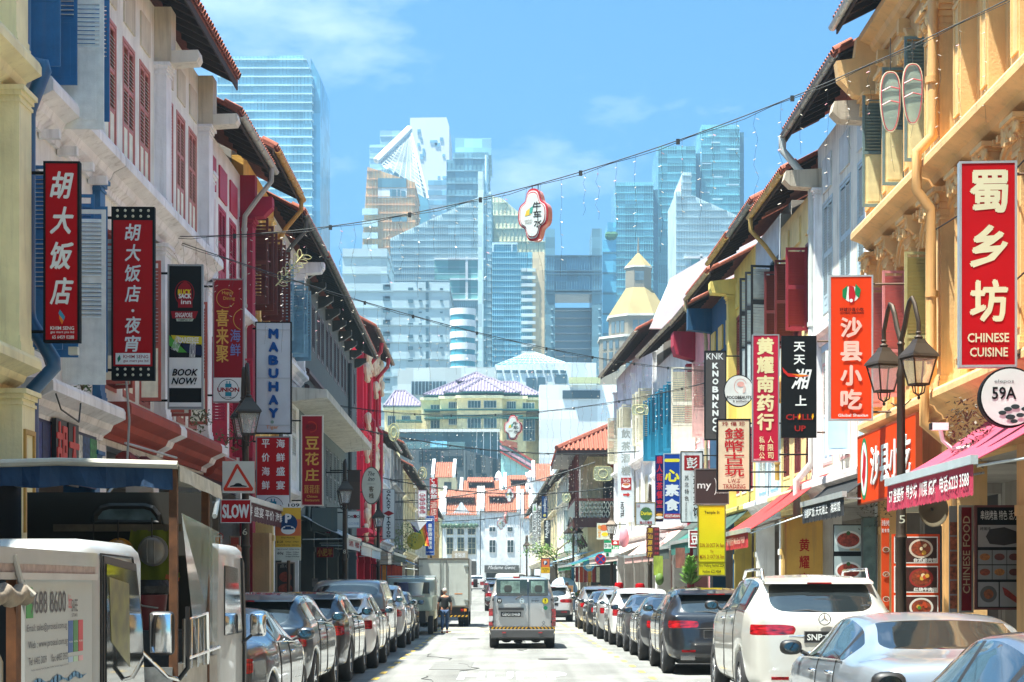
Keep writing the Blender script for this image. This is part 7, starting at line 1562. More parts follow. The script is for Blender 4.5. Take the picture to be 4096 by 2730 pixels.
whp=M((.40,.41,.40),.42,metal=.1,var=.12,vs_=3,coat=.35);steel=M('#9aa09e',.3,metal=.7,var=.15);rust=M('#6a4428',.8,metal=.2,var=.5,vs_=8);dirty=M('#a8a49a',.6,var=.3,vs_=5,streak=.3)
# box lorry with doors
Lr=empty('box_lorry',(px(1776,72),71.5,0),0,'white box lorry with closed rear doors parked behind the walking person','lorry');w=.99
rb('cargo_box',Lr,M('#b9bfba',.6,var=.08,streak=.15),-w,w,.05,3.6,.78,2.62,r=.02)
for sg in(-1,1):bx('rear_door',Lr,M('#b3bab4',.6,var=.1,streak=.2),min(sg*.012,sg*(w-.05)),max(sg*.012,sg*(w-.05)),0,.05,.82,2.56)
for x in(-w,w-.045):bx('corner_post',Lr,M('#6f6a5f',.5,metal=.3),x,x+.045,-.02,.06,.76,2.62)
bx('top_rail',Lr,M('#6f6a5f',.5,metal=.3),-w+.05,w-.05,-.02,.06,2.565,2.63);bx('bottom_rail',Lr,M('#6f6a5f',.5,metal=.3),-w+.05,w-.05,-.02,.06,.76,.815)
for x in(-.12,.12):tb('lock_rod',Lr,steel,[(x,-.03,.82),(x,-.03,2.56)],.018,6)
for sg in(-1,1):
 for z in(1.0,2.3):bx('hinge',Lr,steel,sg*.88-.09,sg*.88+.09,-.04,0,z,z+.05)
 bx('lock_handle',Lr,steel,sg*.28-.09,sg*.28+.09,-.05,-.01,1.12,1.2)
bx('orange_marking',Lr,M('#c98a5a',.5),.42,.72,-.004,0,1.25,1.29)
bx('chassis',Lr,BLACK,-.8,.8,.1,4.9,.45,.76);cb=bx('rear_crossbar',Lr,BLACK,-.95,.95,-.02,.04,.38,.46)
for k in range(13):m=MB();x=-.92+k*.145;m.add([(x,-.024,.385),(x+.07,-.024,.385),(x+.12,-.024,.455),(x+.05,-.024,.455)],[(0,1,2,3)]);m.build('hazard_stripe',M('#c9981c',.5),cb)
for sg in(-1,1):
 bx('tail_light',Lr,LAMP,sg*.74-.08,sg*.74+.02,-.03,.02,.60,.70);bx('indicator',Lr,AMB,sg*.85-.07,sg*.85+.03,-.031,.021,.60,.70)
 for yy in(.9,4.2):
  for dx in((0,-.2*sg)if yy<1 else(0,)):m=MB();m.lathe([(0,-.1),(.2,-.1),(.34,-.09),(.36,0),(.34,.09),(.2,.1),(0,.1)],(sg*.84+dx,yy,.36),20,'x');m.build('wheel',RUBBER,Lr,smooth=True)
rb('cab',Lr,whp,-.92,.92,3.75,5.3,.5,2.2,r=.1)
for sg in(-1,1):rb('wing_mirror',Lr,BLACK,sg*1.12-.09,sg*1.12+.09,4.95,5.05,1.5,1.85,r=.02)
# small open lorry before it
Ls=empty('open_lorry',(px(1632,61),60.2,0),0,'small pale green-grey open lorry loaded with buckets at the end of the left row','lorry');lg_=M('#8f9a8c',.6,var=.15,streak=.2)
bx('bed',Ls,lg_,-.82,.82,0,2.9,.78,.86);bx('chassis',Ls,BLACK,-.6,.6,.1,5.0,.4,.78);bx('tailgate',Ls,lg_,-.82,.82,-.04,0,.80,1.22)
for sg in(-1,1):bx('side_board',Ls,lg_,sg*.82-.02,sg*.82+.02,.003,2.9,.80,1.25)
rb('cab',Ls,M('#9fa8a0',.35,coat=.6,metal=.2),-.82,.82,3.0,4.7,.45,1.86,r=.09);bx('rear_window',Ls,GLASS,-.6,.6,2.985,3.01,1.32,1.7)
for sg in(-1,1):bx('side_window',Ls,GLASS,sg*.815-.012,sg*.815+.012,3.5,4.4,1.2,1.7)
tb('head_rack',Ls,steel,[(-.8,2.95,.86),(-.8,2.95,1.9),(.8,2.95,1.9),(.8,2.95,.86)],.03)
for sg in(-1,1):
 rb('wing_mirror',Ls,BLACK,sg*1.0-.07,sg*1.0+.07,4.35,4.43,1.2,1.45,r=.02)
 for yy in(.8,4.1):m=MB();m.lathe([(0,-.09),(.18,-.09),(.29,-.08),(.31,0),(.29,.08),(.18,.09),(0,.09)],(sg*.74,yy,.31),20,'x');m.build('wheel',RUBBER,Ls,smooth=True)
for k,(x,y,c,l)in enumerate(((-.15,1.6,'#5f5a7a','purple-grey bucket lid stack on the open lorry'),(.25,.9,'#d3d8d6','white plastic tub on the open lorry, upper one'),(.3,.45,'#cdb9b5','pinkish white sack of goods on the open lorry tail'))):
 m=MB();m.lathe([(0,0),(.2,0),(.25,.38),(.27,.40),(.0,.42)],(px(1632,61)+x,60.2+y,.87+(.42 if k<2 else 0)),16);tag(m.build('bucket',M(c,.5),smooth=True),l,'bucket')
m=MB();m.lathe([(0,0),(.22,0),(.26,.36),(.28,.4),(0,.41)],(px(1632,61)+.05,61.2,.87),16);tag(m.build('bucket',M('#cfd4d2',.5),smooth=True),'white tub standing on the open lorry bed, lower one','bucket')

# nearest lorry: printed side board, cab, mirror, rails
N=empty('signboard_lorry',(0,0,0),0,'white lorry with a printed waterproofing board beside its cab, nearest on the left','lorry');xr_=-2.5
Y0,Y1,Y2=9.62,11.18,12.75
bx('side_board',N,M('#a9adab',.45,var=.06),xr_-.04,xr_,Y0,Y1-.02,.2,1.72);e_=empty('board_print',(0,0,0));C.objects.unlink(e_);bpy.data.objects.remove(e_)
def brd(t,ya,yb,za,zb,mat,**k):
 e=letters(N,t,-(yb-ya)/2,(yb-ya)/2,za,zb,mat,0,**k);e.matrix_local=Matrix.Translation((xr_+.004,(ya+yb)/2,0))@Matrix.Rotation(R(90),4,'Z');return e
def bp(nm,ya,yb,za,zb,mat,x=.003):return bx(nm,N,mat,xr_,xr_+x,ya,yb,za,zb)
zz=lambda y,Y:pz(y,Y);ink=M('#45434a',.5)
def yy_(x):return xr_*F/(x-2048)
def zb(y,x):return pz(y,yy_(x))
brd('9688 8600',yy_(118),yy_(262),1.50,1.62,ink);bp('logo_patch',yy_(104),yy_(131),1.48,1.57,M('#2f8c3f',.5));bp('logo_patch',yy_(108),yy_(128),1.60,1.64,M('#2f8c3f',.5))
brd('Email: sales@proseal.com.sg',yy_(106),yy_(266),1.40,1.45,ink);brd('Web : www.proseal.com.sg',yy_(110),yy_(268),1.31,1.36,ink);brd('Tel: 6483 3009      Fax: 6483 3930',yy_(112),yy_(270),1.235,1.275,ink);brd('biz',yy_(272),yy_(284),1.52,1.60,M('#c9404a',.5));brd('SAFE',yy_(284),yy_(308),1.50,1.57,ink);brd('STAR',yy_(285),yy_(308),1.47,1.49,ink)
for k,c in enumerate(('#2c5a9a','#3f7f46','#c03540')):a=273+k*20;bp('colour_panel',yy_(a),yy_(a+17),1.27,1.45,M(c,.5));brd('PROSEAL',yy_(a+1),yy_(a+16),1.325,1.335,WH);bp('colour_panel',yy_(a),yy_(a+17),1.215,1.245,M(('#9fb5d0','#a9c9ac','#d9a5a9')[k],.5))
brd('Pei Kin Industrial Park 2A, #04-27 AMK Techlink, Singapore 567701',yy_(122),yy_(272),1.20,1.212,ink)
m=MB()
for k in range(14):t=k/14;y=yy_(128)+(yy_(340)-yy_(128))*t;m.add([(xr_+.004,y,1.12+.012*sin(k*1.9)),(xr_+.004,y+.11,1.12+.012*sin((k+1)*1.9)),(xr_+.004,y+.11,1.145+.018*sin((k+1)*1.3)),(xr_+.004,y,1.145+.018*sin(k*1.3))],[(0,1,2,3)])
m.build('wave_print',M('#4a86ad',.5,var=.5,vs_=30),N)
for k,(t,a,b,z)in enumerate((('ROOF LEAKAGE',126,175,1.05),('TOILET WATER LEAKAGE',200,272,1.05),('PU GROUTING',298,335,1.05),('EXTERNAL WALL LEAKAGE',140,230,.975),('WINDOW RE-SEALANT',258,326,.975),('ALL KINDS OF WATERPROOFING & REPAINTING SERVICES',136,328,.90))):brd(t,yy_(a),yy_(b),z,z+.035,M('#2c3f55',.5))
bp('blue_print',yy_(122),yy_(345),.2,.96,M('#5f9fc0',.5,var=.3),.002)
bx('canopy_rail',N,whp,xr_-.06,xr_+.03,6,Y1-.02,1.76,1.84);bx('canopy_rail',N,M('#b9b5b0',.5),xr_-.05,xr_+.035,6,Y1-.02,1.68,1.715);bx('ruler_strip',N,M('#a8948e',.6,var=.3,vs_=20),xr_-.05,xr_+.02,6,Y1-.02,1.715,1.76)
cab=rb('cab',N,whp,-4.2,xr_,Y1,Y2,.25,1.93,r=.13)
m=MB();dw=[(Y1+.30,1.78),(Y2-.38,1.74),(Y2-.16,1.35),(Y2-.09,.95),(Y1+.30,.95)]
ds_=MB();ds_.ext([(0,0)]*0+[(xr_-.02,z)if False else(y,z)for y,z in[(a+(-.04 if a<12 else .04),b+(.05 if b>1 else-.04))for a,b in dw]],xr_+.001,xr_+.012,'x');ds_.build('window_rubber',BLACK,N)
m.ext(dw,xr_+.013,xr_+.02,'x');m.build('side_window',GLASS,N)
m=MB();m.ext([(Y1+.36,1.70),(Y1+.95,1.66),(Y1+.98,1.12),(Y1+.42,1.30)],xr_+.021,xr_+.023,'x');m.build('yellow_notice',M('#6f6a14',.3,var=.6,vs_=9),N)
for pts in([(xr_+.004,Y1+.2,.3),(xr_+.004,Y1+.2,1.84),(xr_+.004,Y2-.42,1.83),(xr_+.004,Y2-.1,1.4),(xr_+.004,Y2-.06,.3)],):tb('door_seam',N,SEAM,pts,.008,5)
tb('mirror_arm',N,CHROME,[(xr_,Y2-.1,1.20),(xr_+.14,Y2+.1,1.02),(xr_+.21,Y2+.14,1.0)],.014);tb('mirror_arm',N,BLACK,[(xr_+.21,Y2+.14,1.0),(xr_+.27,Y2+.14,1.08),(xr_+.27,Y2+.14,1.5)],.016)
mo=rb('wing_mirror',N,BLACK,xr_+.02,xr_+.195,Y2+.02,Y2+.10,1.17,1.47,r=.035);mo.data.materials[0]=BLACK;rb('mirror_glass',mo,CHROME,xr_+.032,xr_+.183,Y2+.012,Y2+.03,1.185,1.455,r=.008)
bx('tarp_post',N,rust,xr_-.05,xr_-.0,9.45,9.55,.3,1.72)
tb('load_rail',N,steel,[(-4,9.0,1.33),(xr_+.02,9.0,1.33),(xr_+.04,9.0,1.28),(xr_+.04,9.0,.3)],.018);tb('load_rail',N,steel,[(-4,9.05,1.12),(xr_-.12,9.05,1.12)],.016);tb('load_rail',N,steel,[(-4,9.02,.95),(xr_,9.02,.95)],.012)
m=MB();m.ell((xr_-.10,9.05,1.12),(.03,.03,.03),10,6);m.build('red_cap',RED_,N,smooth=True)
bed=bx('bed',N,BLACK,-4.2,xr_-.06,8.0,Y1-.02,.3,.75);bx('back_wall',N,M('#1c1b1a',.8),-4.2,-2.56,Y1-.06,Y1-.025,.76,1.7)
tp_=MB();n=9;tp_.tube([(xr_+.06-.0,8.6+k*.1,1.60+.02*sin(k*2))for k in range(n)],[.045+.004*sin(k*1.7)for k in range(n)],9);t_=tp_.build('rolled_tarp',M('#8a7d6c',.9,var=.4,vs_=7,bump=.6,bs=18),N,smooth='all')
tb('tarp_strap',N,M('#b5aea0',.8),[(xr_+.03,9.3,1.80),(xr_+.06,9.32,1.66),(xr_+.12,9.34,1.60)],.016,6)
for sg,yy in((-2.62,12.2),(-4.05,12.2),(-2.62,8.9)):m=MB();m.lathe([(0,-.08),(.16,-.08),(.26,-.07),(.28,0),(.26,.07),(0,.08)],(sg,yy,.28),18,'x');m.build('wheel',RUBBER,N,smooth=True)
for k in range(3):tb('hand_truck_bar',N,RED_,[(-3.2+k*.12,9.2,.9),(-3.0+k*.12,9.15,1.08)],.012,5)

# canopy lorry ahead of it
K_=empty('canopy_lorry',(0,0,0),0,'white lorry with a blue tarpaulin canopy, rusty posts and a clear plastic side sheet','lorry');xr_=-2.55;xl=-4.25;ya,yb=14.1,16.1
m=MB();N8=12 # canopy sheet sagging between its hoops
for i in range(N8):
 for j in range(4):
  def cp(a,b):x=xl+(xr_+.05-xl)*a/N8;y=ya+(yb-ya)*b/4;return(x,y,2.58-.03*b/4*2-.05*abs(a/N8-.45)**1.5*2+.012*sin(a*1.3+b))
  m.add([cp(i,j),cp(i+1,j),cp(i+1,j+1),cp(i,j+1)],[(0,1,2,3)])
m.build('canopy_top',M('#a9a79c',.8,var=.3,vs_=4,bump=.3,streak=.3),K_)
m=MB()
for i in range(24):
 def q(a):x=xl+(xr_-xl)*a/24;return(x,ya-.02+.012*sin(a*1.7),2.55-.03*abs(a/24-.5))
 a,b=q(i),q(i+1);dz=.16+.012*sin(i*.9);m.add([a,b,(b[0],b[1]+.02*sin(i*1.1+1),b[2]-dz),(a[0],a[1]+.02*sin((i-1)*1.1+1),a[2]-.16-.012*sin((i-1)*.9))],[(0,1,2,3)])
m.build('rear_flap',M('#153a5c',.8,var=.3,vs_=6,bump=.5,bs=10),K_)
tb('rear_hoop',K_,M('#b9b6a8',.6,var=.3),[(xl,ya-.03,2.55),(-3.4,ya-.03,2.575),(xr_+.04,ya-.03,2.55)],.03);m=MB()
for i in range(14):
 y=ya+(yb-ya)*i/14;y2=ya+(yb-ya)*(i+1)/14;z=2.55-.05*(i/14);z2=2.55-.05*((i+1)/14);m.add([(xr_+.05,y,z),(xr_+.05,y2,z2),(xr_+.06+.01*sin(i),y2,z2-.12),(xr_+.06+.01*sin(i-1),y,z-.12)],[(0,1,2,3)])
m.build('side_flap',M('#b5b5aa',.7,var=.3,vs_=8,bump=.4),K_);tb('support_bar',K_,steel,[(xr_+.04,yb-.1,2.38),(xr_+.25,yb-1.6,2.18)],.02,6)
for(x,y,z0,mt)in((xr_-.0,ya+.03,.7,rust),(xr_-.0,yb-.5,.7,rust),(xl+.05,ya+.03,.7,BLACK)):bx('canopy_post',K_,mt,x-.03,x+.03,y-.03,y+.03,z0,2.52)
m=MB();m.add([(xr_+.02,ya+.25,2.2),(xr_+.05,yb-.1,2.1),(xr_+.02,yb-.02,1.1),(xr_+.06,ya+.75,1.0)],[(0,1,2,3)]);cs_=m.build('plastic_sheet',M('#a3b0aa',.12,var=.6,vs_=5,alpha=.55,coat=.6,zs=.25),K_)
bx('bed_floor',K_,dirty,xl,xr_,ya,yb+.05,.78,.86);bx('bed_side',K_,dirty,xr_-.03,xr_+.02,ya+.003,yb,.5,1.05);bx('tailgate',K_,M('#8f9290',.4,metal=.4,var=.3,vs_=20),xl,xr_,ya-.03,ya,.5,1.03)
tb('gate_rail',K_,CHROME,[(xr_+.05,ya+.2,.95),(xr_+.05,ya+.2,1.38),(xr_+.05,ya+1.25,1.42),(xr_+.05,ya+1.3,1.0)],.018);tb('gate_rail',K_,CHROME,[(xr_+.05,ya+.2,1.08),(xr_+.05,ya+1.9,1.12)],.015)
for k in range(3):tb('gate_rail',K_,CHROME,[(xr_+.05,ya+.5+k*.3,1.0),(xr_+.05,ya+.5+k*.3,1.38)],.012)
c2=rb('cab',K_,whp,xl+.02,xr_,yb+.15,yb+1.75,.3,2.02,r=.12);m=MB();m.ext([(yb+.5,1.82),(yb+1.25,1.80),(yb+1.55,1.2),(yb+.5,1.2)],xr_+.001,xr_+.012,'x');m.build('side_window',GLASS,K_);m=MB();m.ext([(yb+1.5,1.9),(yb+1.62,1.85),(yb+1.78,1.05),(yb+1.72,.3),(yb+1.66,.3),(yb+1.66,1.05)],xr_-.02,xr_+.02,'x');m.build('windscreen_edge',BLACK,K_)
m=MB();c=(-3.33);pts=[(c-.28,2.07),(c-.27,2.13),(c-.22,2.19),(c-.15,2.21),(c+.15,2.21),(c+.22,2.19),(c+.27,2.13),(c+.28,2.07)];m.tube([(x,yb+.12,z+.12)for x,z in pts]+[(c-.28,yb+.12,2.19)],.03,6);m.build('cab_rear_window_rubber',BLACK,K_);m=MB();m.ext([(x,z+.12)for x,z in pts],yb+.11,yb+.13,'y');m.build('cab_rear_window',M('#6f8a94',.15,var=.6,vs_=5),K_)
rw=MB();rw.box(xl+.05,xr_-.05,yb+.14,yb+.17,.86,2.45);rw.build('cab_bulkhead',M('#2a2823',.9,var=.3),K_);bx('added_side_sheet',K_,M('#0f1d2c',.9),xl-.02,xl+.01,ya,yb+.1,.9,2.5);bx('toolbox',K_,M('#4d4f4e',.5,metal=.4,var=.3,vs_=30),-3.5,-2.65,15.1,15.75,.87,1.28);rk=bx('hook_rail',K_,M('#6f6658',.7,var=.4,vs_=10),-3.95,-2.85,yb+.04,yb+.10,2.11,2.17)  # bulkhead darkened and left side sheet added to keep the canopy interior dark
rb('wing_mirror',K_,CHROME,xr_+.07,xr_+.22,yb+1.62,yb+1.70,1.16,1.38,r=.03);tb('mirror_arm',K_,BLACK,[(xr_,yb+1.6,1.1),(xr_+.12,yb+1.68,1.2)],.014)
for x,yy in((-2.75,17.2),(-4.05,17.2),(-2.75,14.6),(-4.05,14.6)):m=MB();m.lathe([(0,-.09),(.16,-.09),(.27,-.08),(.3,0),(.27,.08),(0,.09)],(x,yy,.3),18,'x');m.build('wheel',RUBBER,K_,smooth=True)
# things hanging inside it
def helmet(x,z,c,label,r=.11):
 h=empty('safety_helmet',(x,yb-.06,z),0,label,'helmet');m=MB();m.ell((0,0,0),(r,r*.75,r*1.05),18,12);m.build('shell',M(c,.35,coat=.3),h,smooth='all')
 m=MB();m.lathe([(r*.7,-.02),(r*1.18,-.01),(r*1.2,.0),(r*.7,.02)],(0,.05,-.0),20,'y');m.build('brim',M(c,.4),h,smooth=True)
 for d in(-.03,.03):q=MB();q.tube([(d,-r*.72*cos(t),r*1.04*sin(t))for t in[(-1.1+.25*k)for k in range(9)]],.006,4);q.build('ridge',M(c,.4),h)
 q=MB();q.tube([(0,0,r),(0,.0,r+.17)],.006,4);q.build('strap',BLACK,h)
helmet(-3.58,1.90,'#8f9292','grey safety helmet, leftmost of three hanging in the canopy lorry');helmet(-3.37,1.92,'#c98f12','yellow safety helmet hanging in the canopy lorry');helmet(-3.08,1.94,'#8c8d8e','grey safety helmet hung over the lime safety vest')
m=MB();n=10;vs=[]
for i in range(n+1):
 for j in range(n+1):u,v=i/n-.5,j/n;vs.append((-3.1+u*(.36+.14*v),yb+.03+.02*sin(i*1.7),2.12-v*.46+(.05*abs(u)*2 if v>.8 else 0)))
m.add(vs,[(i*(n+1)+j,(i+1)*(n+1)+j,(i+1)*(n+1)+j+1,i*(n+1)+j+1)for i in range(n)for j in range(n)]);v_=m.build('safety_vest',M('#6f7c10',.8,var=.2),smooth='all');tag(v_,'lime safety vest hanging behind the grey helmet in the lorry','vest');q=MB()
for sg in(-1,1):q=MB();q.add([(-3.1+sg*.12,yb+.0,1.70),(-3.1+sg*.24,yb+.0,1.68),(-3.1+sg*.245,yb+.0,1.71),(-3.1+sg*.13,yb+.0,1.74)],[(0,1,2,3)]);q.build('reflective_band',M('#c9683a',.6),v_)
bk=empty('bucket',(-3.0,15.4,1.28),0,'dark red plastic tub with a black liner on the lorry bed','bucket');m=MB();m.lathe([(0,0),(.14,0),(.17,.28),(.175,.30),(.165,.30),(.15,.1)],n=22);m.build('tub',M('#6a1018',.4),bk,smooth=True);m=MB();m.lathe([(.16,.28),(.19,.30),(.2,.36),(.17,.41),(.1,.36)],n=22);m.build('liner',M((.01,.01,.011),.35,bump=.6,bs=25),bk,smooth=True);tb('handle',bk,M('#9a9a92',.4),[(-.12,-.14,.27),(0,-.18,.2),(.12,-.14,.18)],.008,5)
for k,(x,c)in enumerate(((-4.0,'#5a2c14'),(-3.9,'#3f2014'))):tag(tb('rope_coil',None,M(c,.9),[(x,yb-.2,2.0),(x+.05,yb-.2,1.7),(x+.0,yb-.2,1.4),(x+.1,yb-.2,1.2)],.03,6),('brown rope hanging inside the lorry, left one','darker brown rope hanging inside the lorry, right one')[k],'rope')
# ---------------------------------------------------------------- street lamps
lm=M('#40352a',.5,metal=.5,var=.15)
def lantern(root,x,y,z,k=1.):
 """four-sided lantern hanging at x, y with its top finial at z"""
 T=lambda a,b,c:(x+a*k,y+b*k,z+c*k);o=MB(T)
 o.lathe([(.02,0),(.05,-.03),(.03,-.06),(.07,-.10),(.05,-.13)],n=10);o.lathe([(.09,-.13),(.14,-.20),(.30,-.36),(.32,-.40),(.24,-.40),(0,-.38)],n=4,a0=pi/4,a1=pi/4+2*pi);c=o.build('lantern_roof',lm,root)
 f=MB(T);t,b=.225,.13;zt,zb=-.40,-.80
 for sx in(-1,1):
  for sy in(-1,1):f.tube([(sx*t*.86,sy*t*.86,zt),(sx*b*.86,sy*b*.86,zb)],.013,4)
 for w,zz_ in((t*.86,zt-.01),(b*.86,zb)):
  for s in(-1,1):f.box(-w,w,s*w-.012,s*w+.012,zz_-.02,zz_+.01);f.box(s*w-.012,s*w+.012,-w+.012,w-.012,zz_-.02,zz_+.01)
 for s in(-1,1):f.tube([(s*b*.86,0,zb),(s*.09,0,zb-.12),(0,0,zb-.17)],.012,4);f.tube([(0,s*b*.86,zb),(0,s*.09,zb-.12),(0,0,zb-.17)],.012,4)
 f.ell((0,0,zb-.2),(.025,.025,.03),8,6);f.build('lantern_cage',lm,c)
 g=MB(T);g.lathe([(t*1.15,zt-.01),(b*1.15,zb)],n=4,a0=pi/4,a1=pi/4+2*pi);g.build('glass',M((.75,.78,.74),.1,var=.1,alpha=.28),c)
def lamp(X,Y,label,turn=0,side='L',num=None,ztop=5.85,arms=2):
 r=empty('street_lamp',(X,Y,.12),R(90+turn),label,'street lamp','street lamps along the pavements');m=MB()
 m.lathe([(.0,0),(.16,0),(.16,.1),(.12,.14),(.11,.8),(.085,.95),(.075,2.2),(.095,2.24),(.075,2.3),(.06,ztop-1.1),(.075,ztop-1.05),(.05,ztop-.95),(.045,ztop-.62),(.06,ztop-.58),(.02,ztop-.5)],n=14);m.build('post',lm,r,smooth=True)
 for sg in(-1,1)[:arms]:
  m=MB();pts=[(0,0,ztop-.55)]+[(sg*(.05+.47*t),0,ztop-.55+.62*sin(min(1,t*1.35)*pi*.62)-(.35*max(0,t-.7)/.3))for t in(.15,.3,.45,.6,.75,.88,1)];pts.append((pts[-1][0],0,pts[-1][2]-.14));m.tube(pts,[.04]*4+[.034]*(len(pts)-4),8);m.build('arm',lm,r,smooth=True)
  lantern(r,pts[-1][0],0,pts[-1][2]+.02)
  m=MB();m.tube([(sg*.02,0,ztop-1.55),(sg*.3,0,ztop-1.45)],.01,5);m.build('stay',lm,r)
 if num:
  e=letters(r,num,-.045,.045,0,.12,M('#c9c9b5',.6),-.082);e.matrix_local=Matrix.Rotation(-R(90+turn),4,'Z')@Matrix.Translation((0,-.0,2.45))
lamp(px(3604,28.4),28.4,'dark bronze twin-lantern street lamp numbered 5 before the orange shop board',18,'R','5',5.75)
lamp(px(982,35.2),35.2,'dark bronze street lamp numbered 6 carrying the hump and SLOW signs',14,'L','6',5.55)
lamp(px(1379,57),57,'street lamp numbered 8 in front of the grey-green building',8,'L','8',5.2)
lamp(px(1513,77),77,'street lamp numbered 10 before the red stucco building',8,'L','10',5.1)
lamp(px(1724,124),124,'slim street lamp beside the blue vertical sign',8,'L',None,5.1)
lamp(px(2600,69),69,'street lamp numbered 9 beside the durian sign',-8,'R','9',5.1);lamp(px(2447,88),88,'street lamp with the taxi plates before the white corner block',-8,'R',None,5.1)
lamp(px(2293,108),108,'street lamp in front of the verandah house',30,'R',None,5.3);lamp(px(2107,160),160,'thin far street lamp near the tall product sign',10,'R',None,5.6)

# ---------------------------------------------------------------- light-string cables and hanging ornaments
wire=M((.02,.025,.025),.6,var=0);bulb=M((.6,.55,.45),.3,var=.2);bulbp=M((.9,.45,.5),.3,var=.2)
def cable(p,q,sag,label,drops=0,dlen=1.4,kr=.012,seed=0):
 p,q=Vector(p),Vector(q);r=empty('light_cable',tuple(p),0,label,'light string','festive light cables strung over the street');rr=random.Random(seed)
 f=lambda t:(q-p)*t+Vector((0,0,-4*sag*t*(1-t)));m=MB();n=34
 m.tube([tuple(f(k/n))for k in range(n+1)],kr,5);m.tube([tuple(f(k/n)+Vector((0,0,-.03-.02*sin(k*2.1))))for k in range(n+1)],kr*.6,4);m.build('cable',wire,r)
 for k in range(1,9):
  c=f(k/9+rr.uniform(-.02,.02));m=MB();m.box(c.x-.028,c.x+.028,c.y-.02,c.y+.02,c.z-.06,c.z+.02);m.build('connector',wire,r)
 if drops:
  s=MB();b1=MB();b2=MB()
  for k in range(drops):
   t=(k+.5+rr.uniform(-.3,.3))/drops;c=f(t);L=dlen*rr.uniform(.45,1.15);pts=[];n=7
   a_=rr.uniform(.01,.05);b_=rr.uniform(1,2.6);pts=[(c.x+a_*sin(j*b_+k)*min(1,j),c.y+a_*cos(j*1.3+k),c.z-L*j/n)for j in range(n+1)]
   s.tube(pts,kr*.26,3,cap=False)
   for j in range(int(L/.2)):
    z=c.z-.1-j*.2;a=rr.uniform(0,6.28);b=b2 if rr.random()<.12 else b1;b.tube([(c.x,c.y,z),(c.x+.045*cos(a),c.y+.02*sin(a),z-.02)],[.003+kr*.12,.004+kr*.22],4)
  s.build('light_strands',wire,r,kind='stuff');b1.build('light_bulbs',bulb,r,kind='stuff');b2.build('pink_light_bulbs',bulbp,r,kind='stuff')
 return lambda t:f(t)+p
c1=cable((-6.3,34.8,8.1),(7.0,25.6,9.75),.85,'nearest cable, from the red-shuttered house up to the orange building',46,1.5,.009,1)
c2=cable((-6.3,34.9,8.05),(6.4,62,8.7),.45,'long cable sloping from the red-shuttered house to the blue shophouse',60,1.6,.010,2)
c3=cable((-6.4,70,8.3),(6.6,57.6,8.0),.7,'cable carrying the second quatrefoil sign over the mid street',54,1.7,.012,3)
c4=cable((-6.6,74,7.9),(5.7,84,7.6),.5,'cable from the grey building to the teal-shuttered house',50,1.8,.018,4)
c5=cable((-7.0,92,7.0),(5.2,96,6.6),.6,'cable from the red stucco building to the white corner block',48,1.8,.02,5)
c6=cable((-7.2,104,6.2),(4.6,104,8.4),.5,'cable in front of the verandah house',46,2.0,.02,6)
c7=cable((-7.4,126,5.9),(4.0,128,7.0),.4,'far cable low over the street beyond the junction',40,1.8,.022,7)
c8=cable((-8.0,165,8.4),(3.4,170,8.6),.4,'farthest cable before the white end houses',34,1.8,.026,8)
def quatre(t,c,w,h,label,yaw=-12,drop=.05):
 P_=c(t);r=empty('quatrefoil_sign',(P_.x,P_.y,P_.z-drop),R(yaw),label,'hanging ornament','quatrefoil signs hung from the cables')
 def out(k):
  pts=[]
  for i in range(64):
   a=2*pi*i/64;q=1+.13*cos(4*a)-.04*cos(8*a);pts.append((w/2*k*q*.885*cos(a),-h/2+h/2*k*q*.885*sin(a)))
  return pts
 m=MB();m.ext(out(1),0,w*.28,'y');m.build('rim',M('#c98a80',.35,var=.2),r)
 m=MB();m.ext(out(1.02),-.03,0-.001,'y');m.build('red_edge',M('#b0303a',.4),r);m=MB();m.ext(out(.93),-.04,-.031,'y');m.build('white_edge',M('#c9cfcc',.5),r);m=MB();m.ext(out(.88),-.045,-.041,'y');m.build('red_line',M('#b0303a',.4),r);m=MB();m.ext(out(.84),-.05,-.046,'y');m.build('face',M('#c3cdc9',.5),r)
 for k,ch in enumerate('牛车水'):letters(r,ch,w*(.02+.02*k),w*(.02+.02*k)+w*.26,-h*(.42+.16*k),-h*(.42+.16*k)+h*.15,BLACK,-.053,bold=.012)
 letters(r,'CHINATOWN\nSINGAPORE',-w*.26,w*.0,-h*.67,-h*.59,BLACK,-.054);m=MB();m.add([(-w*.2,-.053,-h*.42),(-w*.02,-.053,-h*.36),(-w*.05,-.053,-h*.5),(-w*.25,-.053,-h*.52)],[(0,1,2,3)]);m.build('orange_mark',M('#cfae3a',.5),r);m=MB();m.add([(-w*.08,-.0535,-h*.38),(w*.03,-.0535,-h*.34),(0,-.0535,-h*.46),(-w*.1,-.0535,-h*.5)],[(0,1,2,3)]);m.build('teal_mark',M('#3f9a8c',.5),r)
 m=MB()
 for sg in(-1,1):m.tube([(sg*w*.1,.05,-.02),(sg*w*.1,.05,drop+.02)],.008,4)
 m.build('hanger',wire,r)
quatre(.50,c1,.54,.86,'largest red-rimmed quatrefoil sign 牛车水 on the nearest cable',-28)
quatre(.495,c3,.62,.86,'second quatrefoil sign 牛车水 over the mid street',-14)
quatre(.60,c6,.62,.86,'third quatrefoil sign 牛车水 in front of the red end roofs',-30);quatre(.585,c7,.58,.8,'fourth quatrefoil sign 牛车水 lower down the street',5);quatre(.66,c8,.55,1.1,'narrow quatrefoil sign 牛车水 above the right end house',60)
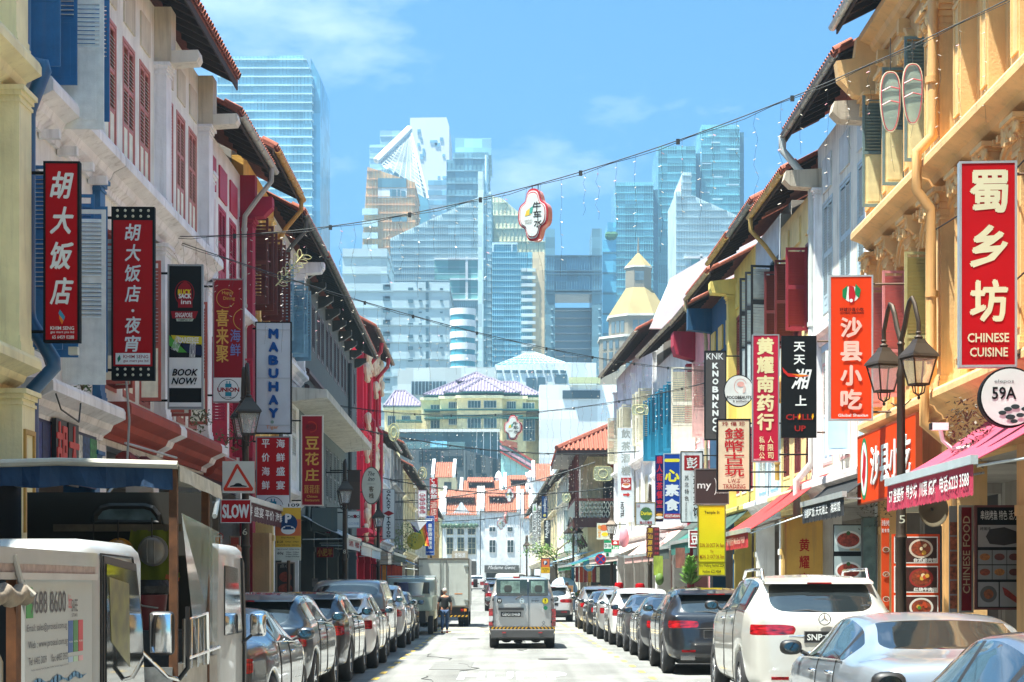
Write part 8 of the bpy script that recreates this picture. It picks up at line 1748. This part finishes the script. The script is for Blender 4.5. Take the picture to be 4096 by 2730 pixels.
# slippers ornament
acr=M('#a9b8a4',.2,var=.3,alpha=.6);pinkn=M('#b8404a',.4);P_=Vector((px(3606,25.6),25.6,pz(255,25.6)));r=empty('slipper_ornament',tuple(P_),R(-6),'pair of pink-outlined slipper ornaments hanging before the orange building','hanging ornament')
for k,(x,z)in enumerate(((-.15,-.52),(.15,-.42))):
 pts=[(x+(.122+.02*sin(a))*math.copysign(abs(cos(a))**.75,cos(a)),z+.40*math.copysign(abs(sin(a))**.9,sin(a)))for a in[2*pi*i/32 for i in range(32)]];m=MB();m.ext(pts,-.01,.01,'y');s_=m.build('slipper',acr,r)
 m=MB();m.tube([(a,-.02,b)for a,b in pts]+[(pts[0][0],-.02,pts[0][1])],.007,5);m.build('pink_outline',pinkn,s_);m=MB();m.tube([(a*1.0+(a-x)*.08,0,z+(b-z)*1.03)for a,b in pts]+[(pts[0][0]+(pts[0][0]-x)*.08,0,pts[0][1])],.012,5);m.build('clear_rim',M('#cfcaa5',.3),s_)
 for q in(.17,-.02):m=MB();m.tube([(x-.12,-.02,z+q-.03),(x,-.025,z+q+.03),(x+.12,-.02,z+q)],.007,5);m.build('strap_line',pinkn,s_)
 m=MB();m.tube([(x,0,z+.4),(x,0,.35)],.006,4);m.build('hanger',wire,r)
# golden leaf spray, camera, fans
orn=M('#c9c48a',.35,var=.2)
Y=42.;r=empty('leaf_ornament',(px(1160,Y),Y,pz(1080,Y)),0,'pale gold leaf-spray ornament hanging left above the white tube sign','hanging ornament')
for k in range(13):
 a=-.9+k*.16;x,z=(k-6)*.045,(k-6)*.05;sgn=1 if k%2 else-1;c_,s_=cos(.75+sgn*.9),sin(.75+sgn*.9);pts=[]
 for i in range(13):b=2*pi*i/12;u,v=.11+.1*cos(b),.045*sin(b);pts.append((x+u*c_-v*s_,0,z+u*s_+v*c_))
 m=MB();m.tube(pts,.009,5);m.build('leaf_outline',orn,r)
m=MB();m.tube([(-.32,0,-.36),(0,0,0),(.3,0,.34)],.014,5);m.build('stem',orn,r)
for(x,y,Y,w,h,lb,kind)in((2412,1895,96,.95,.75,'clear camera-shaped ornament hanging before the verandah','cam'),(1575,1730,66,.38,.62,'oval wire fan ornament hanging over the left side','oval'),(2265,1990,100,.45,.55,'round pale lantern-shaped ornament by the verandah house','oval'),(1690,1895,90,.4,.6,'pale fish-shaped ornament over the left signs','oval'),(2262,1795+180,100.5,.1,.1,'',None),(2560,1640,72,.62,.38,'clear cup-shaped ornament before the cream shutters','cam')):
 if not kind:continue
 r=empty('hanging_ornament',(px(x,Y),Y,pz(y,Y)),0,lb,'hanging ornament');pts=[(w/2*cos(a)*(1 if kind=='oval' else 1/max(abs(cos(a)),abs(sin(a)))**.8),h/2*sin(a)*(1 if kind=='oval' else 1/max(abs(cos(a)),abs(sin(a)))**.8))for a in[2*pi*i/28 for i in range(29)]]
 m=MB();m.tube([(a,0,b)for a,b in pts],.016,5);m.build('outline',orn,r);m=MB();m.ext(pts[:-1],-.01,.01,'y');m.build('clear_plate',M('#b5bfa0',.2,alpha=.45),r)
 m=MB();m.tube([(w*.25*cos(a),-.02,h*.3*sin(a))for a in[2*pi*i/16 for i in range(17)]],.012,4);m.build('inner_ring',orn,r);m=MB();m.tube([(0,0,h/2),(0,0,h/2+.9)],.012,4);m.build('hanger',wire,r)

# ---------------------------------------------------------------- camera, ducts and other things on the right
Y=25.8;r=empty('security_camera',(px(3762,Y),Y,pz(1710,Y)),0,'white security camera on a curved bracket above the pink awning','camera');m=MB();m.box(-.12,.1,-.05,.05,-.04,.06);m.build('housing',WHITE,r);m=MB();m.box(-.15,-.12,-.045,.045,-.035,.055);m.build('lens',BLACK,r);tb('bracket',r,WHITE,[(0,0,-.04),(.03,.0,-.18),(.16,0,-.30),(.45,0,-.27),(.75,0,-.1)],.03)
Y=28.;r=empty('satellite_dish',(px(3730,Y),Y,pz(2040,Y)),R(20),'beige round dish fixed under the pink awning','dish');m=MB();m.lathe([(0,.05),(.12,.03),(.24,-.03),(.26,-.03),(.13,.07),(0,.09)],n=20,ax='y');o=m.build('dish_bowl',M('#7f7660',.7),r,smooth=True);tb('arm',r,BLACK,[(0,0,0),(.1,.3,.1),(.3,.6,.1)],.02)
for k,(X,Y,Z,lb)in enumerate(((px(3640,28.8),29.3,2.95,'beige electric box under the orange shop board'),)):m=MB();m.tbox(-.3,.3,-.1,.1,-.18,.18,.02);tag(m.build('electric_box',M('#b5ab8c',.6),loc=(X+.3,Y,Z)),lb,'electric box')
# plants
def sprig(X,Y,Z,r_,n,col_,label,name='shrub',pot=None,spike=False,seed=1,droop=0,stemh=0,leafs=.06):
 rr=random.Random(seed);root=empty(name,(X,Y,Z),0,label,'plant');m=MB()
 for k in range(n):
  if spike:a=rr.uniform(0,6.28);h=rr.uniform(.2,1.)*r_*1.6;l=r_*.7*(1-h/(r_*2.2));b=(0,0,h);e=(l*cos(a),l*sin(a),h+l*rr.uniform(.3,.9));w=.035
  else:
   u=Vector((rr.gauss(0,1),rr.gauss(0,1),rr.gauss(0,1))).normalized()*r_*rr.uniform(.35,1)**.6;u.z=u.z*1.1-droop*abs(rr.gauss(0,1));b=tuple(u+Vector((0,0,stemh)));d=Vector((rr.uniform(-1,1),rr.uniform(-1,1),rr.uniform(-.6,.6))).normalized()*leafs*rr.uniform(.7,1.6);e=tuple(Vector(b)+d);w=leafs*.35
  s=Vector((rr.uniform(-1,1),rr.uniform(-1,1),0)).normalized()*w;mid=(Vector(b)+Vector(e))/2;m.add([b,tuple(mid+s),e,tuple(mid-s)],[(0,1,2,3)])
 m.build('leaves',M(col_,.6,var=.5,vs_=3),root,kind='stuff');q=MB()
 for k in range(5):a=k*1.3;q.tube([(0,0,-.05 if not stemh else-stemh*0),(.3*r_*cos(a),.3*r_*sin(a),stemh+r_*.3),(.7*r_*cos(a),.7*r_*sin(a),stemh+r_*(.2-droop))],[.014,.01,.005],5)
 q.build('stems',M('#5a4a30',.8),root)
 if pot:q=MB();q.lathe([(0,0),(.16,0),(.22,.3),(.24,.34),(.2,.34),(0,.3)],(0,0,-.34),14);q.build('pot',pot,root)
sprig(px(3875,25.8),25.9,3.95,.34,420,'#55462c','dry brownish shrub growing from the wall above the pink awning',seed=2,droop=.25);sprig(px(3500,35.9),35.9,3.55,.4,420,'#4d4a2c','withered creeper hanging beside the orange board',seed=3,droop=.4);sprig(px(3500,36),36.0,8.1,.2,160,'#4f5a2f','small weed growing from the orange cornice corner',seed=4)
sprig(px(800,33.5),33.6,4.62,.22,150,'#4a5a2a','weed growing on the red cornice of the white house',seed=5);sprig(px(905,38.8),38.8,4.6,.3,60,'#4f6a2a','thin leafy sapling on the cornice near the lamp post',seed=6,leafs=.09);sprig(px(330,27),27.0,4.5,.12,60,'#4a6a2a','small tuft on the white cornice under the blue shutters',seed=7)
sprig(px(2762,53),53,.5+.9,.62,260,'#5f8a2c','tall potted plant with pointed leaves left of the yellow notice board',name='potted_plant',pot=M('#4a3a30',.7),spike=True,seed=8);sprig(px(2700,56),56,1.2,.35,160,'#4f6a34','low potted bush with a few flowers by the green awning',name='potted_plant',pot=M('#6a4a3a',.7),seed=9)
sprig(px(1618,90),90,3.9,.7,700,'#5f7f2c','bushy green balcony plant beside the rainbow flag',seed=10,leafs=.1)
# young street tree before the verandah house
Y=112.;rr=random.Random(11);t=empty('street_tree',(px(2225,Y),Y,G(Y)+.1),0,'young leafy street tree before the verandah house','tree');q=MB();q.tube([(0,0,0),(.05,0,1.6),(-.05,0,2.8),(.1,0,3.6)],[.09,.07,.06,.03],8);tips=[]
q.build('trunk',M('#5f5240',.9),t)
for k in range(11):
 a=rr.uniform(0,6.28);z=rr.uniform(1.9,3.4);e=(1.5*cos(a)*rr.uniform(.5,1),.9*sin(a),z+rr.uniform(.2,1.2));q=MB();q.tube([(0,0,z),((e[0])*.5,e[1]*.5,(z+e[2])/2+.1),e],[.035,.025,.01],5);q.build('branch',M('#5f5240',.9),t);tips.append(e)
m=MB();m2=MB()
for e in tips:
 for c in range(3):
  cc=Vector(e)+Vector((rr.gauss(0,.3),rr.gauss(0,.3),rr.gauss(0,.25)));tgt=m if rr.random()<.55 else m2
  for k in range(46):
   b=cc+Vector((rr.gauss(0,.2),rr.gauss(0,.2),rr.gauss(0,.14)));d=Vector((rr.uniform(-1,1),rr.uniform(-1,1),rr.uniform(-.7,.3))).normalized()*.17;s=d.cross(Vector((0,0,1))).normalized()*.05;tgt.add([tuple(b),tuple(b+d*.5+s),tuple(b+d),tuple(b+d*.5-s)],[(0,1,2,3)])
m.build('crown',M('#5c8230',.5,var=.4),t,kind='stuff');m2.build('crown',M('#86a04a',.5,var=.4),t,kind='stuff')

# ---------------------------------------------------------------- goods, tables and stalls on the pavements
def clutter():
 rr=random.Random(21)
 for side,Ys,lab in(('L',(84,87,90,93),'left'),('R',(98,101,104),'right')):
  for k,Y in enumerate(Ys):
   X=FX(side,Y)+(1.0 if side=='L' else-1.2);r=empty('market_stall',(X,Y,G(Y)+.13),0,'stall table of souvenirs at the %s pavement, number %s from the camera under its canopy'%(lab,('one','two','three','four')[k]),'stall');bx('table',r,M('#7a5a3a',.7),-.5,.5,-.6,.6,.75,.82)
   for sx in(-1,1):
    for sy in(-1,1):bx('leg',r,BLACK,sx*.44-.03,sx*.44+.03,sy*.54-.03,sy*.54+.03,0,.75)
   for j in range(7):c=rr.choice(['#b5401c','#c9882a','#8c1f24','#2c6a8c','#c9b58c','#3f7a4a']);x=rr.uniform(-.4,.4);y=rr.uniform(-.5,.5);h=rr.uniform(.1,.35);q=MB();q.lathe([(0,0),(.1,0),(.13,h*.6),(.06,h),(0,h)],(x,y,.825),8);q.build('souvenir',M(c,.5),r,smooth=True)
   for j in range(5):c=rr.choice(['#b5401c','#c9882a','#8c1f24','#2c6a8c','#c9c2a8']);q=MB();x=-.45+j*.22;q.box(x,x+.17,-.05,.05,1.55,2.35);q.build('hanging_garment',M(c,.8,var=.3,vs_=12),r)
   bx('rail',r,BLACK,-.52,.52,-.015,.015,2.36,2.39)
   for sx in(-1,1):bx('upright',r,BLACK,sx*.5-.015,sx*.5+.015,-.015,.015,.82,2.36)
clutter()
for k,(Y,X)in enumerate(((25.2,6.1),(26.3,5.95))):
 r=empty('rattan_chair',(X,Y,.13),R(200+k*30),('rounded brown rattan chair beside the black menu board','second rattan chair with a white seat edge beside the menu board')[k],'chair');rt=M('#5c3a1f',.7,var=.4,vs_=20,bump=.5);q=MB();q.lathe([(.0,.42),(.24,.42),(.25,.46),(0,.47)],n=18);q.build('seat',rt,r,smooth=True)
 q=MB();q.lathe([(.25,.46),(.27,.9),(.25,.92),(.23,.46)],n=18,a0=.3,a1=pi-.3);q.build('backrest',rt,r,smooth=True)
 for sx in(-1,1):
  for sy in(-1,1):tb('leg',r,rt,[(sx*.15,sy*.15,.42),(sx*.18,sy*.18,0)],.018,6)
r=empty('cafe_table',(6.4,24.6,.13),0,'small table with a brown top behind the silver saloon','table');bx('table_top',r,M('#7a4a20',.5),-.4,.4,-.4,.4,.70,.74);bx('pedestal',r,BLACK,-.04,.04,-.04,.04,.02,.70);bx('foot',r,BLACK,-.25,.25,-.25,.25,0,.02)
Y=36.6;g=Sign((px(872,Y),Y,pz(2180,Y)),0,.16,.36,'orange drink-glass shaped sign on the juice kiosk',col('#c9682a'),WH,t=.03,name='drink_sign');g.ring(.75,.05,.07,.015,col('#c94a3a')).rect(.2,.3,.8,.9,col('#d98a2a'))
r=empty('juice_kiosk',(px(880,37),37.2,.13),0,'small orange-roofed juice kiosk on the left pavement','kiosk');bx('cabinet',r,M('#a8402c',.5,var=.3),-.28,.28,-.3,.5,0,2.1);bx('shutter_front',r,M('#20242a',.4),-.2,.18,-.32,-.3,.9,2.0);q=MB();q.ext([(-.45,2.1),(.5,2.1),(.5,2.25),(-.3,2.3)],-.34,.36,'x');q.build('roof',M('#a8562a',.6),r)
m=MB();Y=96;r=empty('carton',(px(2280,Y),Y-.3,0),0,'tall brown cardboard carton at the kerb by the person taking a picture','box');bx('box_body',r,M('#a87a4a',.8),-.14,.14,-.2,.2,0,1.5)
bx('flap',r,M('#b58a5a',.8),-.15,.15,-.2,.2,1.5,1.56)
r=empty('sack_pile',(px(2255,104),104,G(104)+.13),0,'pale blue-white covered heap under the pale blue canopy','goods');q=MB();q.ell((0,0,.8),(.8,.6,1.0),12,8,.8);q.build('cover',M('#a9bfd0',.8,bump=.5,bs=6),r,smooth=True)
# cables and boxes on facades
for k,(side,pts,lb)in enumerate((('L',[(24.5,.35,4.6),(25.2,.4,4.0),(26,.45,3.9),(26.6,.35,4.4)],'black cable looping from the red sign to the blue pipe'),('L',[(29.0,.45,5.1),(29.1,.5,4.2),(28.9,.5,3.4),(28.0,.4,3.0),(27.2,.2,2.95)],'grey conduit bending down by the painted shop fascia'),('R',[(23.5,.3,7.3),(25,.35,7.15),(28,.3,7.2),(30,.3,7.3)],'bundle of thin cables along the orange facade'),('R',[(24,.3,5.8),(26,.34,5.6),(28,.3,5.7)],'second lower cable along the orange facade'))):
 o=tb('facade_cable',None,BLACK if k!=1 else M('#9aa09e',.5),[(FX(side,a)+(b if side=='L' else-b),a,c)for a,b,c in pts],.02 if k==1 else .012,6);tag(o,lb,'cable')
# blue drainpipe on the left
Yp=24.45;o=tb('drainpipe',None,M('#1f5a84',.4,var=.2,coat=.3),[(px(a,Yp),Yp,pz(b,Yp))for a,b in((94,-800),(94,225),(104,250),(172,262),(176,285),(116,440),(112,470),(112,1250),(118,1285),(212,1440),(215,1470),(132,1560),(125,1590),(125,2700))],.10,12);tag(o,'thick blue drainpipe with bends between the yellow pier and the red sign','pipe')
m=MB();m.box(-.06,.06,-.05,.05,-.05,.05);r=tag(m.build('floodlight',M('#c9ccc0',.5),loc=(px(295,24.3),24.3,pz(1405,24.3))),'small white floodlight under the first red sign','lamp')

# ---------------------------------------------------------------- people
def person(name,label,X,Y,H,pose,skin='#b07a5c',top='#17181a',bottom='#2c4668',shoe='#7a1c1c',hair='#8f8c86',facing=180,mask=True,group=None):
 k=H/1.7;r=empty(name,(X,Y,G(Y)),R(facing),label,'person',group);sk_=M(skin,.6,var=.1);tm,bm_,sm,hm=M(top,.85,var=.2),M(bottom,.8,var=.25,vs_=8),M(shoe,.6),M(hair,.8,var=.3,vs_=20)
 def skinned(nm,verts,edges,rads,mat,parent=r,sub=2):
  me=bpy.data.meshes.new(nm);me.from_pydata([(x*k,y*k,z*k)for x,y,z in verts],edges,[]);o=bpy.data.objects.new(nm,me);C.objects.link(o);o.modifiers.new('k','SKIN');ss=o.modifiers.new('s','SUBSURF');ss.levels=ss.render_levels=sub
  for i,v in enumerate(me.skin_vertices[0].data):q=rads[i];v.radius=(q[0]*k,q[1]*k)if isinstance(q,tuple)else(q*k,q*k);v.use_root=i==0
  dg=bpy.context.evaluated_depsgraph_get();dg.update();m2=bpy.data.meshes.new_from_object(o.evaluated_get(dg));bpy.data.objects.remove(o);m2.materials.clear();m2.materials.append(mat);m2.polygons.foreach_set('use_smooth',[True]*len(m2.polygons));return obj(nm,m2,parent)
 a=pose;V_=[(0,0,.92),(0,0,1.10),(0,0,1.28),(0,0,1.40),(0,-.01,1.47),(0,-.02,1.53)]
 E_=[(0,1),(1,2),(2,3),(3,4),(4,5)];Rr=[(.145,.10),(.13,.095),(.155,.105),(.13,.09),(.05,.05),(.05,.055)]
 for sg,(el,wr_)in((-1,a['armL']),(1,a['armR'])):
  i=len(V_);V_+=[(sg*.17,0,1.38),el,wr_];E_+=[(3,i),(i,i+1),(i+1,i+2)];Rr+=[.055,.042,.03]
 for sg,(kn,an)in((-1,a['legL']),(1,a['legR'])):
  i=len(V_);V_+=[(sg*.09,0,.86),kn,an];E_+=[(0,i),(i,i+1),(i+1,i+2)];Rr+=[.085,.058,.04]
 skinned('body',V_,E_,Rr,sk_)
 # clothes follow the same skeleton a little outside the skin
 T_v=[(0,0,.86),(0,0,1.10),(0,0,1.28),(0,0,1.41)];T_e=[(0,1),(1,2),(2,3)];T_r=[(.165,.12),(.155,.115),(.17,.12),(.12,.095)]
 for sg,(el,wr_)in((-1,a['armL']),(1,a['armR'])):i=len(T_v);s0=Vector((sg*.17,0,1.38));e1=s0.lerp(Vector(el),.8);T_v+=[tuple(s0),tuple(e1)];T_e+=[(3,i),(i,i+1)];T_r+=[.075,.062]
 skinned('shirt',T_v,T_e,T_r,tm)
 P_v=[(0,0,.92)];P_e=[];P_r=[(.15,.112)]
 for sg,(kn,an)in((-1,a['legL']),(1,a['legR'])):i=len(P_v);P_v+=[(sg*.09,0,.84),kn,tuple(Vector(kn).lerp(Vector(an),.93))];P_e+=[(0,i),(i,i+1),(i+1,i+2)];P_r+=[.098,.072,.056]
 skinned('trousers',P_v,P_e,P_r,bm_)
 for an in(a['legL'][1],a['legR'][1]):q=MB();q.ell((an[0]*k,(an[1]-.06)*k,.045*k),(.045*k,.125*k,.045*k),12,7,.8);q.build('shoe',sm,r,smooth='all')
 q=MB();q.ell((0,-.02*k,1.625*k),(.076*k,.092*k,.108*k),16,12);q.ell((0,-.115*k,1.61*k),(.014*k,.018*k,.02*k),8,6)
 for sg in(-1,1):q.ell((sg*.077*k,-.01*k,1.615*k),(.012*k,.022*k,.03*k),8,6)
 hd=q.build('head',sk_,r,smooth='all')
 q=MB();q.lathe([(.084*k,-.01),(.088*k,.02*k),(.078*k,.07*k),(.045*k,.105*k),(0,.115*k)],(0,0,1.635*k),16);q.build('hair',hm,hd,smooth='all')
 for sg in(-1,1):q=MB();q.ell((sg*.03*k,-.103*k,1.635*k),(.012*k,.008*k,.007*k),8,5);q.build('eye',M((.03,.02,.02),.3),hd)
 if mask:q=MB();q.ell((0,-.07*k,1.575*k),(.066*k,.06*k,.05*k),14,8,.8);q.build('face_mask',M('#7fb0bd',.8),hd,smooth='all')
 else:q=MB();q.box(-.025*k,.025*k,-.112*k,-.10*k,1.565*k,1.575*k);q.build('mouth',M('#7a3a34',.6),hd)
 for sg,(el,wr_)in((-1,a['armL']),(1,a['armR'])): # hands with separate fingers
  d=(Vector(wr_)-Vector(el)).normalized();side=Vector((0,1,0))if abs(d.z)>.5 else Vector((0,0,1));side=(side-d*side.dot(d)).normalized();nrm=d.cross(side);p=Vector(wr_)+d*.05;q=MB()
  q.ell((0,0,0),(.012,.036,.045),10,8,.8);M3=Matrix((nrm,side,d)).transposed();q.v=[tuple((M3@Vector(v)+p)*k)for v in q.v]
  for f_ in range(4):
   o_=p+side*(-.028+.019*f_)+d*.035;L=(.058,.068,.07,.055)[f_];q.tube([tuple(o_*k),tuple((o_+d*L*.5)*k),tuple((o_+d*L*.8+nrm*sg*-.018)*k)],[.009*k,.008*k,.006*k],6)
  o_=p+side*-.03;q.tube([tuple(o_*k),tuple((o_-side*.028+d*.03)*k),tuple((o_-side*.03+d*.055)*k)],[.011*k,.009*k,.007*k],6);q.build('hand',sk_,r,smooth='all')
 return r
walk=dict(armL=((-.25,.02,1.12),(-.24,-.04,.88)),armR=((.25,.0,1.12),(.27,-.06,.88)),legL=((-.09,-.05,.48),(-.09,-.02,.09)),legR=((.09,-.02,.48),(.10,.10,.09)))
person('person','person in a black T-shirt, blue jeans and pale face mask walking by the box lorry',px(1779,62.6),62.6,1.47,walk,hair='#b5b0a5')
photo=dict(armL=((-.24,-.12,1.22),(-.10,-.26,1.55)),armR=((.24,-.12,1.25),(.08,-.28,1.58)),legL=((-.10,0,.48),(-.11,.02,.09)),legR=((.10,-.02,.48),(.12,0,.09)))
person('person','person in dark clothes raising both hands to take a picture at the right kerb',px(2268,95),95,1.66,photo,skin='#8c5a3c',top='#3a3433',bottom='#3a3433',hair='#201a18',mask=False,facing=205,shoe='#222222')
stand=dict(armL=((-.22,0,1.12),(-.2,-.1,.9)),armR=((.22,0,1.12),(.2,-.12,.95)),legL=((-.09,0,.48),(-.09,.02,.09)),legR=((.09,0,.48),(.09,0,.09)))
person('person','person in a pale blue top standing under the green corner canopy',px(2400,99),99.5,1.62,stand,top='#7f9ab5',bottom='#2a2c33',hair='#1c1816',mask=True,facing=150,shoe='#333333')
# goods hanging under the right awnings
for k,(x0,y0,x1,y1,Y,c,lb)in enumerate(((2700,2190,2742,2275,56.2,'#8c5a4a','pale brown printed cloth hanging under the bright green awning'),(2612,2222,2654,2305,60.5,'#9cae3c','lime and white fringed banner hanging under the grey-green awning'))):
 g=psign(x0,y0,x1,y1,Y,lb,M(c,.8,var=.6,vs_=9,zs=.3),None,t=.02,name='hanging_banner',cat='banner')
m=MB();Y=60.4;m.ell((px(2638,Y),Y,pz(2318,Y)),(.14,.14,.2),12,8);tag(m.build('green_lantern',M('#4f6a24',.7),smooth=True),'green lantern at the foot of the lime banner','lantern')
# ---------------------------------------------------------------- air
hz=MB().box(-1210,1210,-310,1310,-1.2,225).build('haze',bpy.data.materials.new('haze'),kind='stuff')
hm_=hz.data.materials[0];hm_.use_nodes=True;n_=hm_.node_tree;n_.nodes.clear()
pv=n_.nodes.new('ShaderNodeVolumePrincipled');oo=n_.nodes.new('ShaderNodeOutputMaterial');n_.links.new(pv.outputs[0],oo.inputs['Volume'])
pv.inputs['Color'].default_value=(.60,.87,.98,1);pv.inputs['Density'].default_value=.00068;pv.inputs['Anisotropy'].default_value=.65
